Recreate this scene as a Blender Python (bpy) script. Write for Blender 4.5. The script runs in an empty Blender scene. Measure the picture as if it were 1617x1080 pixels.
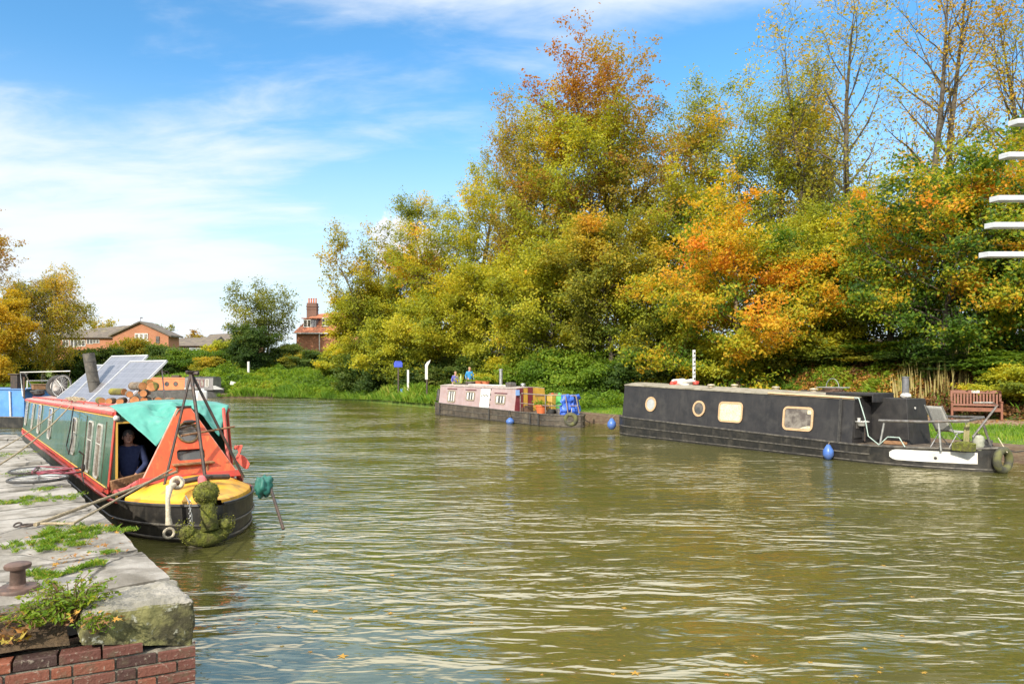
import bpy, bmesh, math, random
import numpy as np
from math import sin, cos, pi, radians, sqrt, atan2, exp
from mathutils import Vector, Matrix, noise

SC = bpy.context.scene
COL = SC.collection
# ------------------------------------------------------------------ camera
EYE = 2.36
cam_d = bpy.data.cameras.new("camera")
cam_d.sensor_width = 36.0
cam_d.lens = 24.0
cam_d.shift_y = 48.0 / 1617.0
cam_d.clip_start = 0.1
cam_d.clip_end = 3000
cam = bpy.data.objects.new("camera", cam_d)
COL.objects.link(cam)
cam.location = (0, 0, EYE)
cam.rotation_euler = (radians(90), 0, 0)
SC.camera = cam

# ------------------------------------------------------------------ light
SUN_EL, SUN_AZ = 31.0, 206.0       # azimuth clockwise from +Y (view direction)
SUN_STRENGTH = 4.3
SKY_STRENGTH = 0.130
EXPOSURE = 0.55
sun_dir = Vector((sin(radians(SUN_AZ)) * cos(radians(SUN_EL)), cos(radians(SUN_AZ)) * cos(radians(SUN_EL)), sin(radians(SUN_EL))))
sun_d = bpy.data.lights.new("sun", 'SUN')
sun_d.energy = SUN_STRENGTH
sun_d.angle = radians(1.0)
sun_d.color = (1.0, 0.93, 0.80)
sun = bpy.data.objects.new("sun", sun_d)
COL.objects.link(sun)
sun.rotation_euler = sun_dir.to_track_quat('Z', 'Y').to_euler()
sun.location = (0, 0, 60)

SC.view_settings.view_transform = 'Standard'
SC.view_settings.look = 'None'
SC.view_settings.gamma = 1.0
SC.view_settings.exposure = EXPOSURE
SC.cycles.max_bounces = 8
SC.cycles.transparent_max_bounces = 8
SC.cycles.caustics_reflective = False
SC.cycles.caustics_refractive = False
SC.cycles.use_denoising = True

def sock(nt, n, i, v):
    if v is None:
        return
    if isinstance(v, bpy.types.NodeSocket):
        nt.links.new(v, n.inputs[i])
    else:
        n.inputs[i].default_value = v
def mth(nt, op, a, b=None, c=None, clamp=False):
    n = nt.nodes.new('ShaderNodeMath'); n.operation = op; n.use_clamp = clamp
    sock(nt, n, 0, a); sock(nt, n, 1, b); sock(nt, n, 2, c)
    return n.outputs[0]
def rng_map(nt, v, a, b, c=0.0, d=1.0, smooth=True):
    n = nt.nodes.new('ShaderNodeMapRange')
    if smooth: n.interpolation_type = 'SMOOTHSTEP'
    sock(nt, n, 0, v); sock(nt, n, 1, a); sock(nt, n, 2, b); sock(nt, n, 3, c); sock(nt, n, 4, d)
    return n.outputs[0]
def mixc(nt, f, a, b, mode='MIX'):
    n = nt.nodes.new('ShaderNodeMix'); n.data_type = 'RGBA'; n.blend_type = mode
    sock(nt, n, 0, f)
    for i, v in ((6, a), (7, b)):
        if isinstance(v, (tuple, list)) and len(v) == 3: v = (*v, 1)
        sock(nt, n, i, v)
    return n.outputs[2]
def vec(nt, x, y, z):
    n = nt.nodes.new('ShaderNodeCombineXYZ'); sock(nt, n, 0, x); sock(nt, n, 1, y); sock(nt, n, 2, z); return n.outputs[0]
def noi(nt, v, scale, detail=4, rough=0.5, dist=0.0, col=False):
    n = nt.nodes.new('ShaderNodeTexNoise'); sock(nt, n, 'Vector', v)
    n.inputs['Scale'].default_value = scale; n.inputs['Detail'].default_value = detail
    n.inputs['Roughness'].default_value = rough; n.inputs['Distortion'].default_value = dist
    return n.outputs['Color' if col else 'Fac']

def make_world():
    w = bpy.data.worlds.new("World"); SC.world = w; w.use_nodes = True
    nt = w.node_tree; nt.nodes.clear()
    out = nt.nodes.new('ShaderNodeOutputWorld'); bg = nt.nodes.new('ShaderNodeBackground')
    sky = nt.nodes.new('ShaderNodeTexSky'); sky.sky_type = 'NISHITA'; sky.sun_disc = False
    sky.sun_elevation = radians(SUN_EL); sky.sun_rotation = radians(SUN_AZ)
    sky.air_density = 1.0; sky.dust_density = 0.6; sky.ozone_density = 3.0
    tc = nt.nodes.new('ShaderNodeTexCoord')
    sp = nt.nodes.new('ShaderNodeSeparateXYZ'); nt.links.new(tc.outputs['Generated'], sp.inputs[0])
    X, Y, Z = sp.outputs
    zc = mth(nt, 'MAXIMUM', Z, 0.0)
    # deep polarised blue as in the photograph
    hs = nt.nodes.new('ShaderNodeHueSaturation'); nt.links.new(sky.outputs[0], hs.inputs['Color'])
    hs.inputs['Saturation'].default_value = 1.22; hs.inputs['Value'].default_value = 1.36; hs.inputs['Hue'].default_value = 0.492
    # clouds on a high plane
    den = mth(nt, 'ADD', zc, 0.16)
    px = mth(nt, 'DIVIDE', X, den); py = mth(nt, 'DIVIDE', Y, den)
    v = vec(nt, px, py, 0.0)
    mp = nt.nodes.new('ShaderNodeMapping'); nt.links.new(v, mp.inputs[0])
    mp.inputs['Rotation'].default_value = (0, 0, radians(18)); mp.inputs['Scale'].default_value = (0.75, 1.5, 1); mp.inputs['Location'].default_value = (2.4, 0.9, 0)
    n1 = noi(nt, mp.outputs[0], 0.95, 9, 0.56, 0.35)
    n2 = noi(nt, mp.outputs[0], 3.4, 7, 0.6, 0.5)
    n = mth(nt, 'ADD', mth(nt, 'MULTIPLY', n1, 0.74), mth(nt, 'MULTIPLY', n2, 0.26))
    az = mth(nt, 'ARCTAN2', X, Y)                       # 0 ahead, negative left
    # the big bank of thin cloud lies to the left and low
    leftw = rng_map(nt, az, -0.05, -0.50, 0.0, 1.0)
    loww = rng_map(nt, zc, 0.46, 0.22, 0.0, 1.0)
    behind = rng_map(nt, Y, 0.2, -0.3, 0.0, 1.0)
    bias = mth(nt, 'ADD', mth(nt, 'MULTIPLY', mth(nt, 'MULTIPLY', leftw, loww), 0.25), mth(nt, 'MULTIPLY', behind, 0.10))
    high = rng_map(nt, zc, 0.41, 0.55, 0.0, 0.36)
    nn = mth(nt, 'ADD', mth(nt, 'ADD', n, bias), high)
    cl = rng_map(nt, nn, 0.55, 0.80, 0.0, 0.92)
    # a small heaped cloud just over the trees in the middle
    e = mth(nt, 'ARCSINE', zc)
    da = mth(nt, 'DIVIDE', mth(nt, 'SUBTRACT', az, -0.155), 0.075)
    de = mth(nt, 'DIVIDE', mth(nt, 'SUBTRACT', e, 0.185), 0.045)
    rr = mth(nt, 'ADD', mth(nt, 'MULTIPLY', da, da), mth(nt, 'MULTIPLY', de, de))
    n3 = noi(nt, tc.outputs['Generated'], 26, 5, 0.6, 0.2)
    puff = rng_map(nt, mth(nt, 'ADD', mth(nt, 'SUBTRACT', 1.0, rr), mth(nt, 'MULTIPLY', mth(nt, 'SUBTRACT', n3, 0.5), 3.2)), 0.25, 0.7)
    cl = mth(nt, 'MAXIMUM', cl, puff)
    haze = rng_map(nt, zc, 0.40, 0.0, 0.0, 0.92)
    hz = mixc(nt, haze, hs.outputs[0], (4.6, 5.35, 5.9))
    colr = mixc(nt, cl, hz, (5.3, 5.6, 5.95))
    # overhead cloud, out of view, brightened to whiten reflections in the water
    colr = mixc(nt, mth(nt, 'MULTIPLY', rng_map(nt, zc, 0.46, 0.58), cl), colr, (11.0, 11.0, 10.9))
    nt.links.new(colr, bg.inputs['Color']); bg.inputs['Strength'].default_value = SKY_STRENGTH
    nt.links.new(bg.outputs[0], out.inputs[0])
make_world()

# ------------------------------------------------------------------ pixel <-> world helpers (photograph 1617 x 1080)
FP = 24.0 / 36.0 * 1617.0
def at(px, py, d):
    return Vector(((px - 808.5) / FP * d, d, EYE - (py - 588.0) / FP * d))
def onz(px, py, z):
    d = (EYE - z) * FP / (py - 588.0)
    return at(px, py, d)

# ------------------------------------------------------------------ object helpers
def tag(o, label=None, cat=None, group=None, kind=None):
    if label: o['label'] = label
    if cat: o['category'] = cat
    if group: o['group'] = group
    if kind: o['kind'] = kind
    return o
def empty(name, loc, rz=0.0, label=None, cat=None, group=None):
    o = bpy.data.objects.new(name, None); COL.objects.link(o)
    o.empty_display_size = 0.2
    o.location = loc; o.rotation_euler = (0, 0, rz)
    return tag(o, label, cat, group)
def copy_tree(o, loc=None, rz=None, label=None, parent=None, scale=None, group=None):
    c = o.copy(); COL.objects.link(c); c.parent = parent
    if loc is not None: c.location = loc
    if rz is not None: c.rotation_euler = (o.rotation_euler[0], o.rotation_euler[1], rz)
    if scale is not None: c.scale = scale if hasattr(scale, '__len__') else (scale,) * 3
    if label: c['label'] = label
    if group: c['group'] = group
    for ch in o.children:
        copy_tree(ch, parent=c)
    return c

class MB:
    def __init__(s): s.v = []; s.f = []; s.m = []
    def add(s, vs, fs, m=0):
        b = len(s.v); s.v.extend([tuple(p) for p in vs])
        s.f.extend([tuple(b + i for i in f) for f in fs]); s.m.extend([m] * len(fs)); return s
    def box(s, c, size, rz=0, rx=0, ry=0, m=0, top=1.0):
        hx, hy, hz = size[0] / 2, size[1] / 2, size[2] / 2
        R = Matrix.Rotation(rz, 4, 'Z') @ Matrix.Rotation(ry, 4, 'Y') @ Matrix.Rotation(rx, 4, 'X')
        c = Vector(c); vs = []
        for sz in (-1, 1):
            k = top if sz > 0 else 1.0
            for sx, sy in ((-1, -1), (1, -1), (1, 1), (-1, 1)):
                vs.append(c + (R @ Vector((sx * hx * k, sy * hy * k, sz * hz))))
        return s.add(vs, [(3, 2, 1, 0), (4, 5, 6, 7), (0, 1, 5, 4), (1, 2, 6, 5), (2, 3, 7, 6), (3, 0, 4, 7)], m)
    def hexa(s, p, m=0):
        return s.add(p, [(3, 2, 1, 0), (4, 5, 6, 7), (0, 1, 5, 4), (1, 2, 6, 5), (2, 3, 7, 6), (3, 0, 4, 7)], m)
    def tube(s, pts, r, n=8, closed=False, m=0):
        pts = [Vector(p) for p in pts]; N = len(pts)
        rs = r if hasattr(r, '__len__') else [r] * N
        vs = []; up = None
        for i, p in enumerate(pts):
            if closed: t = pts[(i + 1) % N] - pts[i - 1]
            else: t = pts[min(i + 1, N - 1)] - pts[max(i - 1, 0)]
            if t.length < 1e-9: t = Vector((0, 0, 1))
            t.normalize()
            if up is None:
                up = Vector((0, 0, 1)) if abs(t.z) < 0.9 else Vector((1, 0, 0))
            a = (up - t * up.dot(t))
            if a.length < 1e-6: a = t.orthogonal()
            a.normalize(); up = a; b = t.cross(a)
            for k in range(n):
                an = 2 * pi * k / n
                vs.append(p + (a * cos(an) + b * sin(an)) * rs[i])
        fs = []
        for i in range(N if closed else N - 1):
            j = (i + 1) % N
            for k in range(n):
                l = (k + 1) % n
                fs.append((i * n + k, i * n + l, j * n + l, j * n + k))
        if not closed:
            fs.append(tuple(reversed(range(n)))); fs.append(tuple((N - 1) * n + k for k in range(n)))
        return s.add(vs, fs, m)
    def rod(s, a, b, r, n=8, m=0): return s.tube([a, b], r, n, m=m)
    def lathe(s, prof, c=(0, 0, 0), n=20, M=None, m=0):
        vs = []; c = Vector(c)
        for r, z in prof:
            for k in range(n):
                p = Vector((r * cos(2 * pi * k / n), r * sin(2 * pi * k / n), z))
                if M is not None: p = M @ p
                vs.append(p + c)
        fs = []
        for i in range(len(prof) - 1):
            for k in range(n):
                l = (k + 1) % n
                fs.append((i * n + k, i * n + l, (i + 1) * n + l, (i + 1) * n + k))
        fs.append(tuple(reversed(range(n)))); fs.append(tuple((len(prof) - 1) * n + k for k in range(n)))
        return s.add(vs, fs, m)
    def torus(s, c, R, r, M=None, n=28, k=10, m=0, sq=1.0):
        vs = []; c = Vector(c)
        for i in range(n):
            a = 2 * pi * i / n
            for j in range(k):
                b = 2 * pi * j / k
                p = Vector(((R + r * cos(b)) * cos(a), (R + r * cos(b)) * sin(a), r * sq * sin(b)))
                if M is not None: p = M @ p
                vs.append(p + c)
        fs = [(i * k + j, ((i + 1) % n) * k + j, ((i + 1) % n) * k + (j + 1) % k, i * k + (j + 1) % k) for i in range(n) for j in range(k)]
        return s.add(vs, fs, m)
    def grid(s, fn, nu, nv, m=0):
        vs = [fn(i / nu, j / nv) for i in range(nu + 1) for j in range(nv + 1)]
        fs = [(i * (nv + 1) + j, (i + 1) * (nv + 1) + j, (i + 1) * (nv + 1) + j + 1, i * (nv + 1) + j + 1) for i in range(nu) for j in range(nv)]
        return s.add(vs, fs, m)
    def prism(s, poly, off, M=None, m=0):
        """poly: list of 3-D points (planar), extruded by vector off"""
        n = len(poly); off = Vector(off)
        vs = [Vector(p) for p in poly] + [Vector(p) + off for p in poly]
        fs = [tuple(reversed(range(n))), tuple(range(n, 2 * n))] + [(i, (i + 1) % n, n + (i + 1) % n, n + i) for i in range(n)]
        return s.add(vs, fs, m)
    def blob(s, c, size, seed=0, amp=0.15, freq=1.5, n=16, m=0, M=None):
        c = Vector(c); vs = []
        for i in range(n + 1):
            th = pi * i / n
            for j in range(2 * n):
                ph = pi * j / n
                d = Vector((sin(th) * cos(ph), sin(th) * sin(ph), cos(th)))
                k = 1 + amp * noise.noise(d * freq + Vector((seed, seed * 1.7, 0))) * 2
                p = Vector((d.x * size[0], d.y * size[1], d.z * size[2])) * k
                if M is not None: p = M @ p
                vs.append(c + p)
        N = 2 * n
        fs = [(i * N + j, (i + 1) * N + j, (i + 1) * N + (j + 1) % N, i * N + (j + 1) % N) for i in range(n) for j in range(N)]
        return s.add(vs, fs, m)
    def build(s, name, mat, parent=None, smooth=35, bevel=0.0, loc=None, rz=None, label=None, cat=None, group=None, kind=None, solid=0.0):
        me = bpy.data.meshes.new(name); me.from_pydata(s.v, [], s.f); me.update()
        mats = mat if isinstance(mat, (list, tuple)) else [mat]
        for x in mats: me.materials.append(x)
        if len(mats) > 1: me.polygons.foreach_set('material_index', s.m)
        bm = bmesh.new(); bm.from_mesh(me); bmesh.ops.remove_doubles(bm, verts=bm.verts, dist=1e-5)
        bmesh.ops.recalc_face_normals(bm, faces=bm.faces); bm.to_mesh(me); bm.free()
        if smooth:
            me.polygons.foreach_set('use_smooth', [True] * len(me.polygons))
            me.set_sharp_from_angle(angle=radians(smooth))
        o = bpy.data.objects.new(name, me); COL.objects.link(o)
        if parent is not None: o.parent = parent
        if loc is not None: o.location = loc
        if rz is not None: o.rotation_euler = (0, 0, rz)
        if solid:
            md = o.modifiers.new('solid', 'SOLIDIFY'); md.thickness = solid; md.offset = 0
        if bevel:
            md = o.modifiers.new('bevel', 'BEVEL'); md.width = bevel; md.segments = 2; md.limit_method = 'ANGLE'; md.angle_limit = radians(40)
        return tag(o, label, cat, group, kind)

def np_mesh(name, V, F, mat, attr=None, parent=None, smooth=False):
    """V (n,3) float, F (m,4) int quads or (m,3)"""
    V = np.asarray(V, dtype=np.float32); F = np.asarray(F, dtype=np.int32)
    me = bpy.data.meshes.new(name)
    me.vertices.add(len(V)); me.vertices.foreach_set('co', V.ravel())
    k = F.shape[1]
    me.loops.add(F.size); me.loops.foreach_set('vertex_index', F.ravel())
    me.polygons.add(len(F)); me.polygons.foreach_set('loop_start', np.arange(0, F.size, k, dtype=np.int32))
    me.polygons.foreach_set('loop_total', np.full(len(F), k, dtype=np.int32))
    me.polygons.foreach_set('use_smooth', np.full(len(F), smooth))
    me.update(calc_edges=True); me.validate()
    if attr is not None:
        a = me.attributes.new('hue', 'FLOAT', 'POINT'); a.data.foreach_set('value', np.asarray(attr, dtype=np.float32))
    me.materials.append(mat)
    o = bpy.data.objects.new(name, me); COL.objects.link(o)
    if parent is not None: o.parent = parent
    return o

# ------------------------------------------------------------------ materials
def new_mat(name):
    m = bpy.data.materials.new(name); m.use_nodes = True
    nt = m.node_tree; nt.nodes.clear()
    o = nt.nodes.new('ShaderNodeOutputMaterial'); p = nt.nodes.new('ShaderNodeBsdfPrincipled')
    nt.links.new(p.outputs[0], o.inputs[0])
    return m, nt, p, o
MATS = {}
def mat(name, c1, c2=None, scale=6.0, rough=0.6, metal=0.0, bump=0.0, bscale=None, detail=6, lo=0.35, hi=0.65, streak=None, stretch=(1, 1, 1), spec=0.5, dirt=None, dirt_amt=0.5, dscale=1.5, coat=0.0, trans=0.0, cracks=False):
    """c1/c2 mixed by noise; optional dirt colour patches, bump from noise"""
    m, nt, p, o = new_mat(name)
    tc = nt.nodes.new('ShaderNodeTexCoord')
    mp = nt.nodes.new('ShaderNodeMapping'); nt.links.new(tc.outputs['Object'], mp.inputs[0]); mp.inputs['Scale'].default_value = stretch
    v = mp.outputs[0]
    col = (*c1, 1)
    if c2 is not None:
        f = rng_map(nt, noi(nt, v, scale, detail, 0.6), lo, hi)
        col = mixc(nt, f, c1, c2)
    if dirt is not None:
        f2 = mth(nt, 'MULTIPLY', rng_map(nt, noi(nt, v, dscale, 8, 0.65, 0.3), 0.48, 0.68), dirt_amt)
        col = mixc(nt, f2, col, dirt)
    if streak is not None:
        mp2 = nt.nodes.new('ShaderNodeMapping'); nt.links.new(tc.outputs['Object'], mp2.inputs[0]); mp2.inputs['Scale'].default_value = (7, 7, 0.5)
        f3 = mth(nt, 'MULTIPLY', rng_map(nt, noi(nt, mp2.outputs[0], 1.6, 6, 0.65), 0.50, 0.72), streak[1])
        col = mixc(nt, f3, col, streak[0])
    if isinstance(col, tuple): p.inputs['Base Color'].default_value = col
    else: nt.links.new(col, p.inputs['Base Color'])
    rv = mth(nt, 'ADD', rng_map(nt, noi(nt, v, (bscale or scale) * 1.3, 4, 0.6), 0.3, 0.7, -0.08, 0.08, False), rough)
    nt.links.new(rv, p.inputs['Roughness'])
    p.inputs['Metallic'].default_value = metal
    p.inputs['Specular IOR Level'].default_value = spec
    p.inputs['Coat Weight'].default_value = coat
    if bump:
        b = nt.nodes.new('ShaderNodeBump'); b.inputs['Distance'].default_value = bump
        b.inputs['Strength'].default_value = 1.0
        hsrc = noi(nt, v, bscale or scale * 3, 6, 0.62)
        if cracks:
            vo = nt.nodes.new('ShaderNodeTexVoronoi'); vo.feature = 'DISTANCE_TO_EDGE'; vo.inputs['Scale'].default_value = 1.1
            wob = nt.nodes.new('ShaderNodeMix'); wob.data_type = 'VECTOR'; wob.inputs[0].default_value = .18
            nt.links.new(v, wob.inputs[4]); nt.links.new(noi(nt, v, 2.2, 6, .6, 0, True), wob.inputs[5]); nt.links.new(wob.outputs[1], vo.inputs['Vector'])
            ck = mth(nt, 'MULTIPLY', rng_map(nt, vo.outputs['Distance'], .012, .002), rng_map(nt, noi(nt, v, .9, 3), .46, .56))
            col2 = mixc(nt, mth(nt, 'MULTIPLY', ck, .85), col, (0.03, 0.027, 0.02)); nt.links.new(col2, p.inputs['Base Color'])
            hsrc = mth(nt, 'SUBTRACT', hsrc, mth(nt, 'MULTIPLY', ck, .9))
        nt.links.new(hsrc, b.inputs['Height'])
        nt.links.new(b.outputs[0], p.inputs['Normal'])
    MATS[name] = m
    return m

def leaf_mat(name, ramp, rough=0.55, transl=0.50, sat_var=0.12):
    m, nt, p, o = new_mat(name)
    at_ = nt.nodes.new('ShaderNodeAttribute'); at_.attribute_name = 'hue'
    cr = nt.nodes.new('ShaderNodeValToRGB'); nt.links.new(at_.outputs['Fac'], cr.inputs[0])
    el = cr.color_ramp.elements
    while len(el) > len(ramp): el.remove(el[-1])
    while len(el) < len(ramp): el.new(0.5)
    for e_, (ps, c) in zip(el, ramp): e_.position = ps; e_.color = (*c, 1)
    col = cr.outputs[0]
    nt.links.new(col, p.inputs['Base Color']); p.inputs['Roughness'].default_value = rough
    p.inputs['Specular IOR Level'].default_value = 0.3
    tr = nt.nodes.new('ShaderNodeBsdfTranslucent')
    c2 = mixc(nt, 1.0, col, (1.5, 1.35, 0.6), 'MULTIPLY'); nt.links.new(c2, tr.inputs[0])
    mx = nt.nodes.new('ShaderNodeMixShader'); mx.inputs[0].default_value = transl
    nt.links.new(p.outputs[0], mx.inputs[1]); nt.links.new(tr.outputs[0], mx.inputs[2]); nt.links.new(mx.outputs[0], o.inputs[0])
    MATS[name] = m
    return m

def glass_mat(name, c=(0.02, 0.025, 0.03), curtain=None, scale=8):
    return mat(name, c, curtain, scale=scale, rough=0.12, spec=0.9)
# ================================================================== the setting
random.seed(4); RNG = np.random.default_rng(7)
# water's edge of the far bank, from the right foreground round to the far left
BANK = np.array([(38, -19.0), (13.1, 18.0), (3.88, 31.8), (-3.2, 42.4), (-8.9, 50.4), (-12.5, 56.0), (-16.6, 60.6), (-22, 63.2), (-30, 64.0), (-45, 66.5), (-62, 70), (-90, 74), (-150, 82)])
def _resample(P, step):
    out = [P[0]]
    for a, b in zip(P[:-1], P[1:]):
        n = max(1, int(np.linalg.norm(b - a) / step))
        for i in range(1, n + 1): out.append(a + (b - a) * i / n)
    return np.array(out)
def _smooth(P, k=3):
    for _ in range(k):
        Q = P.copy(); Q[1:-1] = P[1:-1] * 0.5 + (P[:-2] + P[2:]) * 0.25; P = Q
    return P
BK = _smooth(_resample(BANK, 0.8), 6)
_T = np.gradient(BK, axis=0); _T /= np.linalg.norm(_T, axis=1)[:, None]
BN = np.stack([_T[:, 1], -_T[:, 0]], 1)            # landward normal
BU = np.concatenate([[0], np.cumsum(np.linalg.norm(np.diff(BK, axis=0), axis=1))])
def bank_us(x, y):
    """index along the bank and landward distance"""
    x = np.atleast_1d(x); y = np.atleast_1d(y)
    P = np.stack([x, y], 1)
    idx = np.empty(len(P), int)
    for a in range(0, len(P), 4000):
        d = ((P[a:a + 4000, None, :] - BK[None]) ** 2).sum(2); idx[a:a + 4000] = d.argmin(1)
    s = ((P - BK[idx]) * BN[idx]).sum(1)
    dd = np.linalg.norm(P - BK[idx], axis=1)
    s = np.where(s > 0, np.maximum(s, dd * 0.98), s)
    return idx, s
S_ = [0, .5, 5.0, 7.6, 9, 12, 16, 25, 60, 300]
Z_R = [.42, .50, .55, .68, 1.15, 2.7, 3.7, 4.6, 5.5, 9]     # straight bank on the right: verge, towpath, embankment
Z_M = [.30, .70, 1.20, 1.22, 1.6, 2.7, 3.7, 4.6, 5.5, 9]    # where the two walkers are
Z_L = [.12, .40, 1.55, 2.05, 2.3, 2.7, 2.9, 3.2, 4.2, 8]    # far bank round the bend
Z_W = [.10, .30, .75, 1.0, 1.15, 1.4, 1.7, 2.4, 4.0, 8]     # lawn far left
def ground_z(x, y, us=None):
    i, s = us if us is not None else bank_us(x, y)
    yb = BK[i][:, 1]; xb = BK[i][:, 0]
    s = np.maximum(s, 0)
    r, m, l, w = (np.interp(s, S_, q) for q in (Z_R, Z_M, Z_L, Z_W))
    a = np.clip((yb - 33) / 6, 0, 1); b = np.clip((yb - 52) / 6, 0, 1); c = np.clip((-34 - xb) / 14, 0, 1)
    z = r * (1 - a) + m * a; z = z * (1 - b) + l * b; z = z * (1 - c) + w * c
    return z
def gz(x, y): return float(ground_z(np.array([x]), np.array([y]))[0])
def on_ground(px, d):
    x = (px - 808.5) / FP * d
    return Vector((x, d, gz(x, d)))

def ground_material():
    m, nt, p, o = new_mat('bank_ground')
    tc = nt.nodes.new('ShaderNodeTexCoord'); v = tc.outputs['Object']
    at_ = nt.nodes.new('ShaderNodeAttribute'); at_.attribute_name = 'hue'     # landward distance in metres
    s = at_.outputs['Fac']
    big = noi(nt, v, 0.5, 6, 0.6); fine = noi(nt, v, 9, 6, 0.7); mid = noi(nt, v, 2.6, 5, 0.6)
    grass = mixc(nt, rng_map(nt, fine, 0.35, 0.65), (0.045, 0.085, 0.012), (0.12, 0.20, 0.02))
    grass = mixc(nt, rng_map(nt, mid, 0.45, 0.7, 0, 0.6), grass, (0.20, 0.21, 0.035))
    path = mixc(nt, rng_map(nt, fine, 0.35, 0.65), (0.22, 0.13, 0.075), (0.34, 0.23, 0.15))
    litter = mixc(nt, rng_map(nt, fine, 0.38, 0.62), (0.05, 0.028, 0.012), (0.20, 0.11, 0.03))
    litter = mixc(nt, rng_map(nt, mid, 0.45, 0.65), litter, (0.08, 0.09, 0.02))
    sj = mth(nt, 'ADD', s, mth(nt, 'MULTIPLY', mth(nt, 'SUBTRACT', mid, 0.5), 1.6))
    f1 = mth(nt, 'MULTIPLY', rng_map(nt, sj, 4.9, 5.4), rng_map(nt, sj, 7.6, 7.0))
    f2 = rng_map(nt, sj, 7.4, 8.6)
    c = mixc(nt, f1, grass, path); c = mixc(nt, f2, c, litter)
    sp = nt.nodes.new('ShaderNodeSeparateXYZ'); nt.links.new(v, sp.inputs[0])
    leftf = rng_map(nt, sp.outputs[0], -10, -16)
    c = mixc(nt, leftf, c, grass)
    nt.links.new(c, p.inputs['Base Color']); p.inputs['Roughness'].default_value = 0.95
    b = nt.nodes.new('ShaderNodeBump'); b.inputs['Distance'].default_value = 0.06
    nt.links.new(fine, b.inputs['Height']); nt.links.new(b.outputs[0], p.inputs['Normal'])
    return m
def make_ground():
    ss = np.concatenate([[-0.02], np.arange(0, 10, .5), np.arange(10, 20, 1.0), np.arange(20, 60, 5.0), [70, 100, 160, 260, 420]])
    nb = len(BK); V = []; A = []
    for s in ss:
        P = BK + BN * max(s, 0)
        z = ground_z(P[:, 0], P[:, 1], (np.arange(nb), np.full(nb, max(s, 0.0))))
        if s < 0: z = z * 0 - 1.5
        rough = np.array([noise.noise(Vector((p[0] * .35, p[1] * .35, 3))) * .25 * min(1, max(0, (s - 8) / 4)) + (noise.noise(Vector((p[0] * 1.1, p[1] * 1.1, 3))) * .06 if s > .2 else 0) for p in P])
        V.append(np.stack([P[:, 0], P[:, 1], z + rough], 1)); A.append(np.full(nb, s))
    V = np.concatenate(V); A = np.concatenate(A)
    i = np.arange(len(ss) - 1)[:, None] * nb + np.arange(nb - 1)[None]
    F = np.stack([i, i + 1, i + nb + 1, i + nb], -1).reshape(-1, 4)
    o = np_mesh('ground', V, F, ground_material(), A, smooth=True)
    tag(o, kind='structure'); return o
make_ground()

# ---- water
def water_material():
    m, nt, p, o = new_mat('canal_water')
    tc = nt.nodes.new('ShaderNodeTexCoord'); v = tc.outputs['Object']
    def layer(sc, stretch, rz, detail, rough=0.5, dist=0.0):
        mp = nt.nodes.new('ShaderNodeMapping'); nt.links.new(v, mp.inputs[0])
        mp.inputs['Scale'].default_value = stretch; mp.inputs['Rotation'].default_value = (0, 0, radians(rz))
        return noi(nt, mp.outputs[0], sc, detail, rough, dist)
    a = layer(1.0, (1.05, 2.7, 1), 6, 2.5, 0.5, 1.1)
    b = layer(2.6, (0.7, 2.6, 1), -9, 2.5, 0.5, 0.5)
    c = layer(9.0, (0.8, 2.0, 1), 4, 2.0, 0.5, 0.0)
    calm = rng_map(nt, layer(0.22, (1, 1.6, 1), 20, 3.0), 0.34, 0.66, 0.35, 1.45)
    # quieter water close to the quay and under the camera
    ln = nt.nodes.new('ShaderNodeVectorMath'); ln.operation = 'LENGTH'
    mp = nt.nodes.new('ShaderNodeMapping'); nt.links.new(v, mp.inputs[0]); mp.inputs['Location'].default_value = (1.0, -2.5, 0)
    nt.links.new(mp.outputs[0], ln.inputs[0])
    near = rng_map(nt, ln.outputs['Value'], 1.0, 8.0, 0.55, 1.0)
    h = mth(nt, 'ADD', mth(nt, 'MULTIPLY', a, WAVE[0]), mth(nt, 'MULTIPLY', b, WAVE[1]))
    h = mth(nt, 'ADD', h, mth(nt, 'MULTIPLY', mth(nt, 'MULTIPLY', c, near), WAVE[2]))
    h = mth(nt, 'MULTIPLY', mth(nt, 'MULTIPLY', h, calm), near)
    bp = nt.nodes.new('ShaderNodeBump'); bp.inputs['Strength'].default_value = 1.0; bp.inputs['Distance'].default_value = 1.0
    nt.links.new(h, bp.inputs['Height'])
    body = nt.nodes.new('ShaderNodeBsdfDiffuse')
    cn = mixc(nt, rng_map(nt, noi(nt, v, 0.35, 4, 0.6), 0.35, 0.65), (0.092, 0.088, 0.026), (0.074, 0.074, 0.022))
    nt.links.new(cn, body.inputs[0])
    gl = nt.nodes.new('ShaderNodeBsdfGlossy'); gl.inputs['Roughness'].default_value = 0.03
    gl.inputs['Color'].default_value = (1.0, 0.925, 0.76, 1)
    nt.links.new(bp.outputs[0], gl.inputs['Normal'])
    fr = nt.nodes.new('ShaderNodeFresnel'); fr.inputs['IOR'].default_value = 3.5
    mx = nt.nodes.new('ShaderNodeMixShader'); nt.links.new(fr.outputs[0], mx.inputs[0])
    nt.links.new(body.outputs[0], mx.inputs[1]); nt.links.new(gl.outputs[0], mx.inputs[2])
    nt.links.new(mx.outputs[0], o.inputs[0]); nt.nodes.remove(p)
    return m
WAVE = (0.076, 0.029, 0.0045)
w = MB(); w.add([(-220, -60, 0), (80, -60, 0), (80, 130, 0), (-220, 130, 0)], [(0, 1, 2, 3)])
w.build('canal_water', water_material(), smooth=0, kind='structure')

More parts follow.
